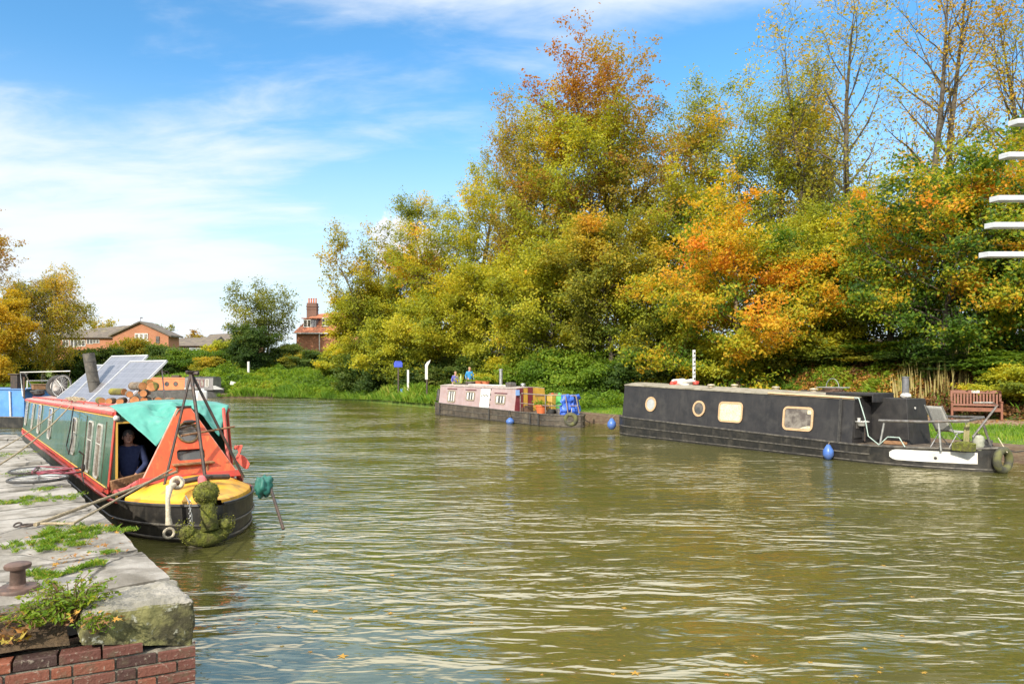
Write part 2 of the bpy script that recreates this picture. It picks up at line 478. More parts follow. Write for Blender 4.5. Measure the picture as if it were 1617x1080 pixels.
# ---- near quay -------------------------------------------------
QZ = 0.90
QC = Vector((-2.05, 4.42))                      # water-side front corner
QE = Vector((-0.635, 0.772))                    # direction of the water-side edge, away from camera
QF = Vector((-0.90, -0.435)).normalized()       # direction of the front (brick) face, to the left
Q_LEN = 15.6
stone = mat('quay_stone', (0.33, 0.305, 0.27), (0.205, 0.185, 0.155), scale=3.0, rough=0.85, bump=0.012, bscale=22, dirt=(0.11, 0.095, 0.072), dirt_amt=0.85, dscale=2.0, lo=.4, hi=.6, cracks=True)
stone_lichen = mat('lichened_stone', (0.25, 0.225, 0.15), (0.085, 0.08, 0.032), scale=5, rough=0.9, bump=0.03, bscale=14, dirt=(0.34, 0.33, 0.26), dirt_amt=0.85, dscale=11)
mortar = mat('mortar', (0.30, 0.27, 0.21), (0.12, 0.105, 0.075), scale=12, rough=0.95, bump=0.01)
def q2(a, b, z=QZ):
    """a metres along the water edge, b metres inland"""
    inl = Vector((-QE.y, QE.x))
    p = QC + QE * a + inl * b
    return Vector((p.x, p.y, z))
def front_a(b):
    """front-face position (a) at inland distance b"""
    inl = Vector((-QE.y, QE.x)); n = Vector((-QF.y, QF.x))
    # QC + QE a + inl b on line QC + QF t
    det = QE.x * (-QF.y) - QE.y * (-QF.x)
    rx, ry = -inl.x * b, -inl.y * b
    return (rx * (-QF.y) - ry * (-QF.x)) / det
def make_quay():
    rnd = random.Random(11)
    mb = MB()
    a = 0.0; row = 0
    first = True
    while a < Q_LEN - 0.3:
        w = rnd.uniform(0.62, 1.15) if not first else 0.62
        a2 = min(a + w, Q_LEN)
        b = 0.0; k = 0
        while b < 16:
            l = rnd.uniform(1.1, 2.3) if k else rnd.uniform(0.9, 1.7)
            if first and k == 0: l = 0.63
            b2 = b + l
            g = rnd.uniform(0.014, 0.034)
            dz = rnd.uniform(-0.02, 0.012); tilt = rnd.uniform(-0.008, 0.008)
            if first:
                if k == 0: pass
                else:
                    b = b2; k += 1; continue      # missing coping stones: soil and leaves lie there
            fa = front_a(b) if first else None
            p = []
            for (aa, bb) in ((a + g, b + g * (k > 0)), (a2 - g, b + g * (k > 0)), (a2 - g, b2 - g), (a + g, b2 - g)):
                if first and aa < a + w / 2: aa = front_a(bb) + 0.0
                p.append((aa + rnd.uniform(-.012, .012), bb + (rnd.uniform(-.012, .012) if bb > .1 else rnd.uniform(-.02, .01))))
            N = 7
            top = {}
            vs = []; fs = []
            for i in range(N + 1):
                for j in range(N + 1):
                    u, v_ = i / N, j / N
                    aa = (p[0][0] * (1 - u) + p[1][0] * u) * (1 - v_) + (p[3][0] * (1 - u) + p[2][0] * u) * v_
                    bb = (p[0][1] * (1 - u) + p[1][1] * u) * (1 - v_) + (p[3][1] * (1 - u) + p[2][1] * u) * v_
                    ed = min(u, 1 - u, v_, 1 - v_)
                    if ed == 0:
                        jx = noise.noise(Vector((aa * 3, bb * 3, row))) * .02; aa += jx; bb += jx
                    z = QZ + dz + tilt * (u - .5) * 4 + noise.noise(Vector((aa * 1.3, bb * 1.3, 1))) * .02 - (0.022 if ed == 0 else 0)
                    vs.append(q2(aa, bb, z))
            M_ = N + 1
            for i in range(N):
                for j in range(N): fs.append((i * M_ + j, (i + 1) * M_ + j, (i + 1) * M_ + j + 1, i * M_ + j + 1))
            ring = [i * M_ for i in range(N + 1)] + [N * M_ + j for j in range(1, N + 1)] + [i * M_ + N for i in range(N - 1, -1, -1)] + [j for j in range(N - 1, 0, -1)]
            b0 = len(vs)
            for r_ in ring:
                q = vs[r_]; inl_ = (q[0] - QC.x) * (-QE.y) + (q[1] - QC.y) * QE.x
                vs.append((q[0], q[1], QZ - 0.29 if not first else QZ - 0.31 + .12 * min(1, max(0, inl_ / .62))))
            for i in range(len(ring)):
                j = (i + 1) % len(ring); fs.append((ring[i], ring[j], b0 + j, b0 + i))
            if first: CORNER.append((vs, fs))
            else: mb.add(vs, fs)
            b = b2; k += 1
        a = a2; row += 1; first = False
    mb.build('quay_paving', stone, smooth=40, kind='structure')
    # body of the quay under the paving
    base = MB()
    poly = [q2(.04, .04, 0), q2(Q_LEN - .03, .04, 0), q2(Q_LEN - .03, 30, 0), q2(front_a(30) + .04, 30, 0)]
    base.prism([(p.x, p.y, -1.5) for p in poly], (0, 0, 1.5 + QZ - 0.31))
    base.build('quay_core', MATS['old_wall'], smooth=0, kind='structure')
    j = MB(); poly = [q2(.70, .05), q2(Q_LEN - .05, .05), q2(Q_LEN - .05, 29.9), q2(.70, 29.9)]
    j.prism([(p.x, p.y, QZ - .3) for p in poly], (0, 0, .20))
    j.build('joint_bed', MATS['joint_soil'], smooth=0, kind='structure')
CORNER = []
mat('old_wall', (0.17, 0.10, 0.07), (0.09, 0.07, 0.045), scale=4, rough=0.9, bump=0.02, streak=((0.05, 0.06, 0.02), 0.6))
mat('joint_soil', (0.03, 0.026, 0.015), (0.05, 0.06, 0.015), scale=7, rough=0.95, bump=0.02)
mat('soil', (0.06, 0.038, 0.02), (0.11, 0.07, 0.035), scale=8, rough=0.95, bump=0.03)
make_quay()
def stone_top_side():
    m, nt, p, o = new_mat('corner_stone')
    tc = nt.nodes.new('ShaderNodeTexCoord'); v = tc.outputs['Object']
    g = nt.nodes.new('ShaderNodeNewGeometry'); sp = nt.nodes.new('ShaderNodeSeparateXYZ'); nt.links.new(g.outputs['Normal'], sp.inputs[0])
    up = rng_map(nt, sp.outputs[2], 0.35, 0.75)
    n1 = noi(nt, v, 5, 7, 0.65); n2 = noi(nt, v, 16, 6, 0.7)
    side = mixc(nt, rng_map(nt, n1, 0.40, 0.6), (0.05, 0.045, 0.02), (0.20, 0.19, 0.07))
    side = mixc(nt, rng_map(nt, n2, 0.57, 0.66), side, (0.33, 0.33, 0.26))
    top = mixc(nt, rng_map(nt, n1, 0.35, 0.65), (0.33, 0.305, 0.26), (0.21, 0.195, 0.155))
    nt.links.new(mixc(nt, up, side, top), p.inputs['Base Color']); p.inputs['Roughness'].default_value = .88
    b = nt.nodes.new('ShaderNodeBump'); b.inputs['Distance'].default_value = 0.03; nt.links.new(n2, b.inputs['Height']); nt.links.new(b.outputs[0], p.inputs['Normal'])
    return m
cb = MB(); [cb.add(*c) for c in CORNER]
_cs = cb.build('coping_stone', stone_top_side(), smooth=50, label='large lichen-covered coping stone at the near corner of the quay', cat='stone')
_md = _cs.modifiers.new('b', 'BEVEL'); _md.width = .03; _md.segments = 3; _md.limit_method = 'ANGLE'; _md.angle_limit = radians(50)
_md = _cs.modifiers.new('s', 'SUBSURF'); _md.subdivision_type = 'SIMPLE'; _md.levels = 3; _md.render_levels = 4
_tx = bpy.data.textures.new('stone_relief', 'CLOUDS'); _tx.noise_scale = .11; _tx.noise_depth = 4
_md = _cs.modifiers.new('d', 'DISPLACE'); _md.texture = _tx; _md.strength = .045; _md.mid_level = .55; _md.texture_coords = 'LOCAL'
# soil bed where copings are missing, dead leaves on it
def strip_poly(b0, b1, a1, z):
    return [q2(front_a(b0) + .03, b0, z), q2(a1, b0, z), q2(a1, b1, z), q2(front_a(b1) + .03, b1, z)]
sb = MB()
def soil_fn(u, v):
    b = .66 + v * 12; a0 = front_a(b) + .06; a = a0 + u * (.66 - a0)
    p = q2(a, b, QZ - .20 + .13 * u + noise.noise(Vector((a * 3, b * 3, 0))) * .035); return p
sb.grid(soil_fn, 8, 60); sb.build('earth_strip', MATS['soil'], smooth=60, kind='structure')
# brick front wall
def brick_mat():
    m, nt, p, o = new_mat('old_brick')
    at_ = nt.nodes.new('ShaderNodeAttribute'); at_.attribute_name = 'hue'
    cr = nt.nodes.new('ShaderNodeValToRGB'); nt.links.new(at_.outputs['Fac'], cr.inputs[0])
    e = cr.color_ramp; e.interpolation = 'LINEAR'
    cs = [(0, (0.045, 0.02, 0.016)), (.35, (0.11, 0.038, 0.027)), (.65, (0.15, 0.053, 0.035)), (.85, (0.25, 0.075, 0.035)), (1, (0.22, 0.13, 0.06))]
    while len(e.elements) < len(cs): e.elements.new(.5)
    for x, (q, c) in zip(e.elements, cs): x.position = q; x.color = (*c, 1)
    tc = nt.nodes.new('ShaderNodeTexCoord')
    n1 = noi(nt, tc.outputs['Object'], 14, 6, .65); n2 = noi(nt, tc.outputs['Object'], 45, 4, .6)
    c = mixc(nt, rng_map(nt, n1, .5, .7, 0, .65), cr.outputs[0], (0.10, 0.075, 0.045))
    c = mixc(nt, rng_map(nt, n2, .58, .7, 0, .5), c, (0.42, 0.36, 0.28))
    nt.links.new(c, p.inputs['Base Color']); p.inputs['Roughness'].default_value = .75
    b = nt.nodes.new('ShaderNodeBump'); b.inputs['Distance'].default_value = 0.008; nt.links.new(n2, b.inputs['Height']); nt.links.new(b.outputs[0], p.inputs['Normal'])
    return m
def make_bricks():
    bw = empty('brick_wall', (QC.x, QC.y, 0), label='red brick quay wall at the lower left, below the lichened corner stone', cat='wall')
    f = Vector((QF.x, QF.y, 0)); nrm = Vector((-QF.y, QF.x, 0))
    if nrm.y > 0: nrm = -nrm
    e = Vector((QE.x, QE.y, 0))
    V = []; F = []; A = []
    rnd = random.Random(5)
    L, H, G = .215, .065, .012
    def brick(o, d, out, ln, z):
        # o: start, d: along, out: outward; ln length
        j = rnd.uniform(-.006, .008); hue = min(1, max(0, rnd.gauss(.5, .26)))
        c = [o + out * j, o + d * ln + out * (j + rnd.uniform(-.003, .003))]
        b = len(V); dep = .1; r_ = .006
        pts = []
        for zz, ins in ((z, r_), (z + r_, 0), (z + H - r_, 0), (z + H, r_)):
            for q, s_ in ((c[0], r_), (c[1], -r_)):
                pp = q + out * (-ins); pp = pp + d * (s_ * (ins > 0))
                pts.append((pp.x, pp.y, zz + rnd.uniform(-.0015, .0015)))
        for q in c:
            pp = q - out * dep; pts.append((pp.x, pp.y, z)); pts.append((pp.x, pp.y, z + H))
        V.extend(pts); A.extend([hue] * len(pts))
        F.extend([(b, b + 1, b + 3, b + 2), (b + 2, b + 3, b + 5, b + 4), (b + 4, b + 5, b + 7, b + 6), (b + 6, b + 7, b + 11, b + 9), (b, b + 2, b + 8, b + 8), (b + 4, b + 6, b + 9, b + 8), (b + 2, b + 4, b + 9, b + 8), (b + 1, b + 10, b + 5, b + 3), (b + 5, b + 10, b + 11, b + 7), (b, b + 8, b + 10, b + 1)])
    zt = QZ - .30
    C3 = Vector((QC.x, QC.y, 0))
    for r in range(14):
        z = zt - (r + 1) * (H + G)
        hdr = (r % 2)
        t = 0.0; k = 0
        while t < 4.6:
            ln = L if (k + r) % 3 else .10
            if k == 0: ln = .10 if hdr else L
            brick(C3 + f * t, f, nrm, ln, z); t += ln + G; k += 1
        t = .0
        while t < (2.5 if r < 8 else 1):
            ln = L if (k + r) % 3 else .10
            # return face on the water side
            brick(C3 + e * (t + .10), e, Vector((e.y, -e.x, 0)) if (e.y * 1) > 0 else -nrm, ln, z); t += ln + G; k += 1
    # one more course under the missing copings
    for rr in range(1):
        z = zt + rr * (H + G) + .002
        t = .30
        while t < 4.6:
            brick(C3 + f * t, f, nrm, L, z); t += L + G
    F = [tuple(x) for x in F]
    me = bpy.data.meshes.new('brickwork'); loc = np.array(V) - np.array((QC.x, QC.y, 0)); 
    F2 = [x if len(set(x)) == 4 else tuple(dict.fromkeys(x)) for x in F]
    me.from_pydata(loc.tolist(), [], F2); me.update()
    bm = bmesh.new(); bm.from_mesh(me); bmesh.ops.recalc_face_normals(bm, faces=bm.faces); bm.to_mesh(me); bm.free()
    a = me.attributes.new('hue', 'FLOAT', 'POINT'); a.data.foreach_set('value', A)
    me.materials.append(brick_mat())
    o = bpy.data.objects.new('brickwork', me); COL.objects.link(o); o.parent = bw
    mm = MB(); q = [C3 - nrm * .005 + f * -.0 , C3 - nrm * .012 + f * 4.8]
    iv = Vector((e.x, e.y, 0))
    def P(v, z): return (v.x - QC.x, v.y - QC.y, z)
    A_ = C3 + nrm * -.006 + e * .006
    B_ = A_ + f * 4.8; D_ = A_ + e * .35; E_ = B_ + e * .35
    mm.hexa([P(A_, -1.2), P(B_, -1.2), P(E_, -1.2), P(D_, -1.2), P(A_, zt - .002), P(B_, zt - .002), P(E_, zt - .002), P(D_, zt - .002)])
    mm.build('mortar_bed', mortar, bw, smooth=0)
make_bricks()
# platform the photographer stands on and its right-hand wing (out of frame)
pf = MB()
pf.box((2.2, -4.4, -.3), (24, 12, 2.3))
pf.box((9.6, 2.6, -.3), (8, 6, 2.3))
pf.build('near_quay', stone, smooth=0, kind='structure')
# low wall along the towpath bank, both sides of the black boat
def edge_wall():
    sel = [i for i in range(len(BK)) if 0 < BK[i][1] < 35.6]
    N = len(sel); vs = []
    for i in sel:
        P = BK[i]; n = BN[i]
        j = noise.noise(Vector((P[0], P[1], 0))) * .02
        for off, z in ((-.16, -1), (-.16, .40 + j), (-.13, .44 + j), (.14, .47 + j), (.16, -.5)):
            vs.append((P[0] + n[0] * off, P[1] + n[1] * off, z))
    fs = [(a * 5 + k, (a + 1) * 5 + k, (a + 1) * 5 + k + 1, a * 5 + k + 1) for a in range(N - 1) for k in range(4)]
    mb = MB(); mb.add(vs, fs)
    mb.build('canal_wall', mat('wet_planking', (0.075, 0.045, 0.028), (0.13, 0.085, 0.05), scale=3, rough=.7, bump=.02, stretch=(1, 1, 5), dirt=(.20, .19, .10), dirt_amt=.4, dscale=4), smooth=40, label='low dark retaining wall along the towpath bank behind the moored boats', cat='wall')
edge_wall()
def far_wall():
    mb = MB(); 
    A = Vector((-28.2, 63.7)); B = Vector((-22.0, 62.9))
    mb.hexa([(A.x, A.y, -.5), (B.x, B.y, -.5), (B.x, B.y + .4, -.5), (A.x, A.y + .4, -.5), (A.x, A.y, .42), (B.x, B.y, .38), (B.x, B.y + .4, .38), (A.x, A.y + .4, .42)])
    mb.build('landing_stage', MATS['wet_planking'], smooth=0, bevel=.02, label='dark low landing edge on the far bank beside the orange boat', cat='landing stage')
far_wall()
# ================================================================== vegetation
def tubes_np(groups, n):
    """groups: list of (pts (K,3), radii (K,)) -> verts, faces; batched by K"""
    byk = {}
    for p, r in groups: byk.setdefault(len(p), []).append((p, r))
    VV = []; FF = []; off = 0
    for K, lst in byk.items():
        P = np.array([a for a, _ in lst]); R = np.array([b for _, b in lst])
        T = np.gradient(P, axis=1); T /= np.linalg.norm(T, axis=2, keepdims=True) + 1e-9
        ref = np.where(np.abs(T[:, :1, 2:3]) < .9, np.array([0, 0, 1.0]), np.array([1.0, 0, 0])) * np.ones_like(T)
        A = ref - T * (ref * T).sum(2, keepdims=True); A /= np.linalg.norm(A, axis=2, keepdims=True) + 1e-9
        B = np.cross(T, A)
        an = np.arange(n) * 2 * pi / n
        V = P[:, :, None] + (A[:, :, None] * np.cos(an)[None, None, :, None] + B[:, :, None] * np.sin(an)[None, None, :, None]) * R[:, :, None, None]
        nb = len(lst)
        base = (np.arange(nb) * K * n)[:, None, None] + (np.arange(K - 1) * n)[None, :, None] + np.arange(n)[None, None]
        nxt = (np.arange(nb) * K * n)[:, None, None] + (np.arange(K - 1) * n)[None, :, None] + ((np.arange(n) + 1) % n)[None, None]
        F = np.stack([base, nxt, nxt + n, base + n], -1).reshape(-1, 4) + off
        VV.append(V.reshape(-1, 3)); FF.append(F); off += nb * K * n
    return np.concatenate(VV), np.concatenate(FF)
def unit(v): return v / (np.linalg.norm(v, axis=-1, keepdims=True) + 1e-9)
def leaves_np(rng, P, size, up=0.5, out=None, droop=0.0, aspect=0.62):
    n = len(P)
    N = rng.normal(size=(n, 3)); N[:, 2] += up * 1.6
    if out is not None: N += out * 0.8
    N = unit(N)
    A = rng.normal(size=(n, 3)); A[:, 2] -= droop * 2
    A = unit(A - N * (A * N).sum(1, keepdims=True)); B = np.cross(N, A)
    s = (size * rng.uniform(.6, 1.35, n))[:, None]
    fold = N * s * .12
    V = np.stack([P - A * s * .5, P + B * s * aspect * .5 + fold, P + A * s * .5, P - B * s * aspect * .5 + fold], 1)
    F = np.arange(n * 4).reshape(n, 4)
    return V.reshape(-1, 3), F
def prof_dome(t): return np.sqrt(np.clip(1 - (2 * t - .75) ** 2 / 1.6, .02, 1))
def prof_cone(t): return np.clip(1.08 - t, .08, 1) ** .85 * np.clip(.55 + t * 2.2, 0, 1)
def prof_round(t): return np.sqrt(np.clip(1 - (2 * t - 1) ** 2, .05, 1))
def prof_vase(t): return np.clip(.45 + t * .8, 0, 1) * np.clip(1.25 - t * .75, 0, 1)
def prof_bush(t): return np.sqrt(np.clip(1 - t ** 2 * .93, .05, 1))
def nz(P, f, seed):
    return np.array([noise.noise(Vector((p[0] * f + seed, p[1] * f, p[2] * f))) for p in P])
def make_tree(name, loc, H, R, crown, bark, seed, prof=prof_dome, cb=.18, nl=16, n2=7, n3=5, leaf=.15, per=26, spread=.32, el0=25, el1=65, curve=.25, stems=1,
              r0=None, hue=(.45, .30, .25), wander=.04, thin_top=0.0, twig_len=.75, droop=0., label=None, cat='tree', group=None, lean=(0, 0), leafup=.5, hang=0., low_hue=0.0, bare_twigs=True):
    rng = np.random.default_rng(seed)
    r0 = r0 or H * .013 + .03
    big = []; mid = []; thin = []; anch = []; adir = []
    def poly(p, d, L, k, curv, wob):
        pts = [p]; d = unit(d)
        for i in range(k):
            d = unit(d + np.array([0, 0, curv / k]) + rng.normal(size=3) * wob)
            pts.append(pts[-1] + d * L / k)
        return np.array(pts)
    for s in range(stems):
        if stems == 1: sd = np.array([lean[0], lean[1], 1.0]); sp = np.zeros(3); sH = H; rr = r0
        else:
            a = 2 * pi * s / stems + rng.uniform(-.4, .4); k = rng.uniform(.10, .34)
            sd = np.array([cos(a) * k, sin(a) * k, 1.0]); sp = np.array([cos(a), sin(a), 0]) * r0 * .8; sH = H * rng.uniform(.8, 1.0); rr = r0 * .75
        tr = poly(sp, sd, sH / unit(sd)[2] * 1.0, 12, .25 if stems > 1 else .05, wander)
        tr[:, 2] = tr[:, 2] - tr[0, 2]; tr[:, 2] *= sH / tr[-1, 2]
        tr[0, 2] -= .3
        tt = np.linspace(0, 1, 13); rad = rr * (1 - tt) ** .8 * (1 + .5 * np.exp(-tt * 25)) + .015
        big.append((tr, rad))
        n_l = max(4, int(nl / stems * 1.15)) if stems > 1 else nl
        for i in range(n_l):
            t = cb + (1 - cb) * ((i + rng.uniform(0, .9)) / n_l) * .985
            q = (t - cb) / (1 - cb)
            f = t * 12; i0 = min(int(f), 11); p = tr[i0] * (1 - f + i0) + tr[i0 + 1] * (f - i0)
            az = i * 2.39996 + rng.uniform(-.5, .5) + s * 1.3
            el = radians(el0 + (el1 - el0) * q + rng.uniform(-10, 10))
            L = R * float(prof(q)) * rng.uniform(.72, 1.15) / max(.35, cos(el) * .9 + .1)
            L = min(L, R * 1.5)
            if stems > 1: L *= .75
            d = np.array([cos(az) * cos(el), sin(az) * cos(el), sin(el)])
            lp = poly(p, d, L, 6, curve, .10)
            lr = max(.012, min(rr * (1 - t) * .55 + .012, L * .022)) * np.linspace(1, .25, 7)
            mid.append((lp, lr))
            m2 = max(2, int(n2 * min(1.2, L / R + .3)))
            for j in range(m2 + 1):
                if j == m2: u = 1.0
                else: u = .22 + .75 * (j + rng.uniform(0, 1)) / m2
                f = u * 6; k0 = min(int(f), 5); p2 = lp[k0] * (1 - f + k0) + lp[k0 + 1] * (f - k0)
                dl = unit(lp[min(k0 + 1, 6)] - lp[k0])
                if j < m2:
                    side = unit(np.cross(dl, rng.normal(size=3)))
                    d2 = unit(dl * .75 + side * .8 + np.array([0, 0, .15])); L2 = L * rng.uniform(.28, .48) * (1.15 - .5 * u)
                else: d2 = dl; L2 = L * .22
                L2 = max(L2, .35)
                sp2 = poly(p2, d2, L2, 4, curve * .6 - hang * .8, .14)
                thin.append((sp2, np.linspace(max(.008, lr[k0] * .5), .006, 5)))
                for k in range(n3):
                    v = (k + rng.uniform(.2, 1)) / n3; f = v * 4; a0 = min(int(f), 3); p3 = sp2[a0] * (1 - f + a0) + sp2[a0 + 1] * (f - a0)
                    d3 = unit(unit(sp2[a0 + 1] - sp2[a0]) * .6 + rng.normal(size=3) * .5 + np.array([0, 0, .1 - hang * 1.6]))
                    tl = twig_len * rng.uniform(.6, 1.3)
                    e3 = p3 + d3 * tl + np.array([0, 0, -hang * tl * .4])
                    if bare_twigs: thin.append((np.array([p3, (p3 + e3) / 2 + rng.normal(size=3) * .03, e3]), np.array([.007, .005, .003])))
                    anch.append((p3, e3, q)); 
    t = empty(name, loc, float(rng.uniform(0, 6.28)) if lean == (0, 0) else 0.0, label, cat, group)
    V1, F1 = tubes_np(big, 9); V2, F2 = tubes_np(mid, 6); V3, F3 = tubes_np(thin, 3)
    V = np.concatenate([V1, V2, V3]); F = np.concatenate([F1, F2 + len(V1), F3 + len(V1) + len(V2)])
    A0 = np.array([a[0] for a in anch]); A1 = np.array([a[1] for a in anch]); Q = np.array([a[2] for a in anch])
    keep = per * 1.12 * (1 - thin_top * np.clip(Q, 0, 1) ** 1.5) * rng.uniform(.5, 1.5, len(Q))
    idx = np.repeat(np.arange(len(Q)), np.maximum(0, np.round(keep)).astype(int))
    u = rng.uniform(.1, 1.08, len(idx))[:, None]
    P = A0[idx] * (1 - u) + A1[idx] * u + rng.normal(size=(len(idx), 3)) * spread * np.array([1, 1, .7]) * .5
    c = np.array([0, 0, H * .55]); out = unit(P - c)
    kz = H / np.percentile(P[:, 2], 99.93); kr = min(1.0, R / np.percentile(np.linalg.norm(P[:, :2], axis=1), 88))
    K = np.array([kr, kr, kz]); P = P * K; A0 = A0 * K; A1 = A1 * K; V = V * K
    np_mesh('trunk', V, F, bark, parent=t, smooth=True)
    LV, LF = leaves_np(rng, P, leaf, leafup, out, droop + hang)
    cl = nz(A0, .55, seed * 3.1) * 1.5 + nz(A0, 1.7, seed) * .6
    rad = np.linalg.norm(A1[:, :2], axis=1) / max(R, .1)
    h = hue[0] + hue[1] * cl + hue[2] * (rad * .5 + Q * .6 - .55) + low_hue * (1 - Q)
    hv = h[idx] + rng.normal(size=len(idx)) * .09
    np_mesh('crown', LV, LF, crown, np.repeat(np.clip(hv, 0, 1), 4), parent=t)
    return t

bark_grey = mat('bark_grey', (0.11, 0.09, 0.065), (0.05, 0.042, 0.03), scale=6, rough=.9, bump=.02, stretch=(1, 1, .3))
bark_pale = mat('bark_birch', (0.42, 0.38, 0.30), (0.12, 0.10, 0.08), scale=5, rough=.8, bump=.01, stretch=(1, 1, 2))
bark_brown = mat('bark_brown', (0.10, 0.065, 0.035), (0.17, 0.13, 0.07), scale=6, rough=.9, bump=.02, stretch=(1, 1, .3))
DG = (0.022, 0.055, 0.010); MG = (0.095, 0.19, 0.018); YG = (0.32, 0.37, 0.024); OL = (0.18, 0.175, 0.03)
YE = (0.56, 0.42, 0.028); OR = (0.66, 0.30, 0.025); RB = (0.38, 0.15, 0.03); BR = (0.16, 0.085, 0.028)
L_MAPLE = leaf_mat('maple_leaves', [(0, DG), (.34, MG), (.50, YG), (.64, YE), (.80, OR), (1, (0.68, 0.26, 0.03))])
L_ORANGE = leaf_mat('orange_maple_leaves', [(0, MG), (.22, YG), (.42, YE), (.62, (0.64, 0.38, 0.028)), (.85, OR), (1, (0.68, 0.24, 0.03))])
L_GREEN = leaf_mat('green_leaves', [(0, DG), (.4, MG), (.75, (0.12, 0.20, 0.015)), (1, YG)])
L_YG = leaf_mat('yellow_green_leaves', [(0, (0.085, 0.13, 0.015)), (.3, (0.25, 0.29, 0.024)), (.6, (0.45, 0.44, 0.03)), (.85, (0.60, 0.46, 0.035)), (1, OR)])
L_OLIVE = leaf_mat('olive_leaves', [(0, (0.08, 0.11, 0.015)), (.35, (0.22, 0.24, 0.028)), (.65, (0.46, 0.38, 0.035)), (1, (0.56, 0.32, 0.035))])
L_CHERRY = leaf_mat('russet_leaves', [(0, (0.24, 0.24, 0.03)), (.35, (0.36, 0.26, 0.035)), (.65, (0.36, 0.17, 0.035)), (.9, RB), (1, (0.42, 0.17, 0.03))])
L_YELLOW = leaf_mat('yellow_leaves', [(0, (0.10, 0.12, 0.012)), (.3, (0.34, 0.28, 0.02)), (.7, (0.58, 0.39, 0.025)), (1, (0.62, 0.33, 0.03))])
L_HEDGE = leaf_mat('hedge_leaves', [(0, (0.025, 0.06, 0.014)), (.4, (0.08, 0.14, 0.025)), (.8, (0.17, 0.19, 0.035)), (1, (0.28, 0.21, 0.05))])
L_IVY = leaf_mat('bank_leaves', [(0, (0.03, 0.065, 0.01)), (.4, (0.12, 0.22, 0.018)), (.75, (0.23, 0.33, 0.026)), (1, (0.34, 0.30, 0.03))])
L_LITTER = leaf_mat('fallen_leaves', [(0, (0.06, 0.03, 0.015)), (.3, (0.16, 0.08, 0.03)), (.55, (0.33, 0.15, 0.03)), (.75, (0.46, 0.27, 0.04)), (.87, (0.20, 0.20, 0.03)), (1, (0.08, 0.12, 0.02))], transl=.15)
L_GRASS = leaf_mat('grass_blades', [(0, (0.04, 0.09, 0.01)), (.5, (0.11, 0.22, 0.015)), (.8, (0.22, 0.32, 0.025)), (1, (0.40, 0.34, 0.08))], transl=.3)
L_REED = leaf_mat('dry_stalks', [(0, (0.14, 0.14, 0.03)), (.5, (0.36, 0.30, 0.10)), (1, (0.52, 0.42, 0.20))], transl=.25)

def T(px, d, ytop, R, crown, bark, label, name='maple_tree', group=None, **k):
    p = on_ground(px, d)
    H = (EYE + (588 - ytop) / FP * d) - p.z
    return make_tree(name, p, H, R, crown, bark, int(abs(px) * 7 + d), label=label, group=group, **k)
# --- the right-hand bank, from the right edge of the picture towards the bend
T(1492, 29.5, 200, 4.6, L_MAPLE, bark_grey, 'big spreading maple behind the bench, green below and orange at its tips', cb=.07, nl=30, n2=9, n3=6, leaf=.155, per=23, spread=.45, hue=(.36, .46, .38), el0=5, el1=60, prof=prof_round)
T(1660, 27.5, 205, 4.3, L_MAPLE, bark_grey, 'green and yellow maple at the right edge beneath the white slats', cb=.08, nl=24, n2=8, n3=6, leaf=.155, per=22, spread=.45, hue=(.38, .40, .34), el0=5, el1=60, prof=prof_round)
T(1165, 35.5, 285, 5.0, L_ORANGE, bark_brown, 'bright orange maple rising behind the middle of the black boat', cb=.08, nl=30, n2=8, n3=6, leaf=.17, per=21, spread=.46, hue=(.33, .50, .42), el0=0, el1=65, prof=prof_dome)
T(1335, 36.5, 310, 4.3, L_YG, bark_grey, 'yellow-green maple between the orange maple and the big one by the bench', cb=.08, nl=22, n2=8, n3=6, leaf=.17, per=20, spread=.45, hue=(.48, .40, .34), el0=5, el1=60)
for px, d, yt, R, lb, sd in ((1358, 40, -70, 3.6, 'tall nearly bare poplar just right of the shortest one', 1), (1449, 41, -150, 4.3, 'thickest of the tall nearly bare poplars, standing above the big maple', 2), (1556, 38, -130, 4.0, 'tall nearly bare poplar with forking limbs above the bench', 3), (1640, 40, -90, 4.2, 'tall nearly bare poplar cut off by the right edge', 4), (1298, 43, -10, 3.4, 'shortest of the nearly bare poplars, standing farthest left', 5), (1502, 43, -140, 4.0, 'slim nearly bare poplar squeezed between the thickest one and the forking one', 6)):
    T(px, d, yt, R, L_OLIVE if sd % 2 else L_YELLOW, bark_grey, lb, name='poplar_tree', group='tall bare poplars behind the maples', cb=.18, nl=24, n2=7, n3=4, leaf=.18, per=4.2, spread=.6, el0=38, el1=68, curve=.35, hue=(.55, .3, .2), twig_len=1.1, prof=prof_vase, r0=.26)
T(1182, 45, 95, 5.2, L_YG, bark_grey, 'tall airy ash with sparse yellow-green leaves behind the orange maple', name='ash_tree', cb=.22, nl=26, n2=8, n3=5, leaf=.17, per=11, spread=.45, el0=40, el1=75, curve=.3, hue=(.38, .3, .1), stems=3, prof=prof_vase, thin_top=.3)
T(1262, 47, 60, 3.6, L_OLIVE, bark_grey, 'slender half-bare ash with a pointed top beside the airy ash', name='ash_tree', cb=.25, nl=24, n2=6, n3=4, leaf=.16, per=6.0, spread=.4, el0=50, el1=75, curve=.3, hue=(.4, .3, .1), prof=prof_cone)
T(995, 47, 28, 5.6, L_CHERRY, bark_brown, 'tallest tree on the bank, a cherry with a russet pointed top', name='cherry_tree', cb=.20, nl=38, n2=8, n3=6, leaf=.20, per=15, spread=.42, el0=30, el1=72, curve=.3, hue=(.36, .22, .75), prof=prof_dome, twig_len=.9, thin_top=.35)
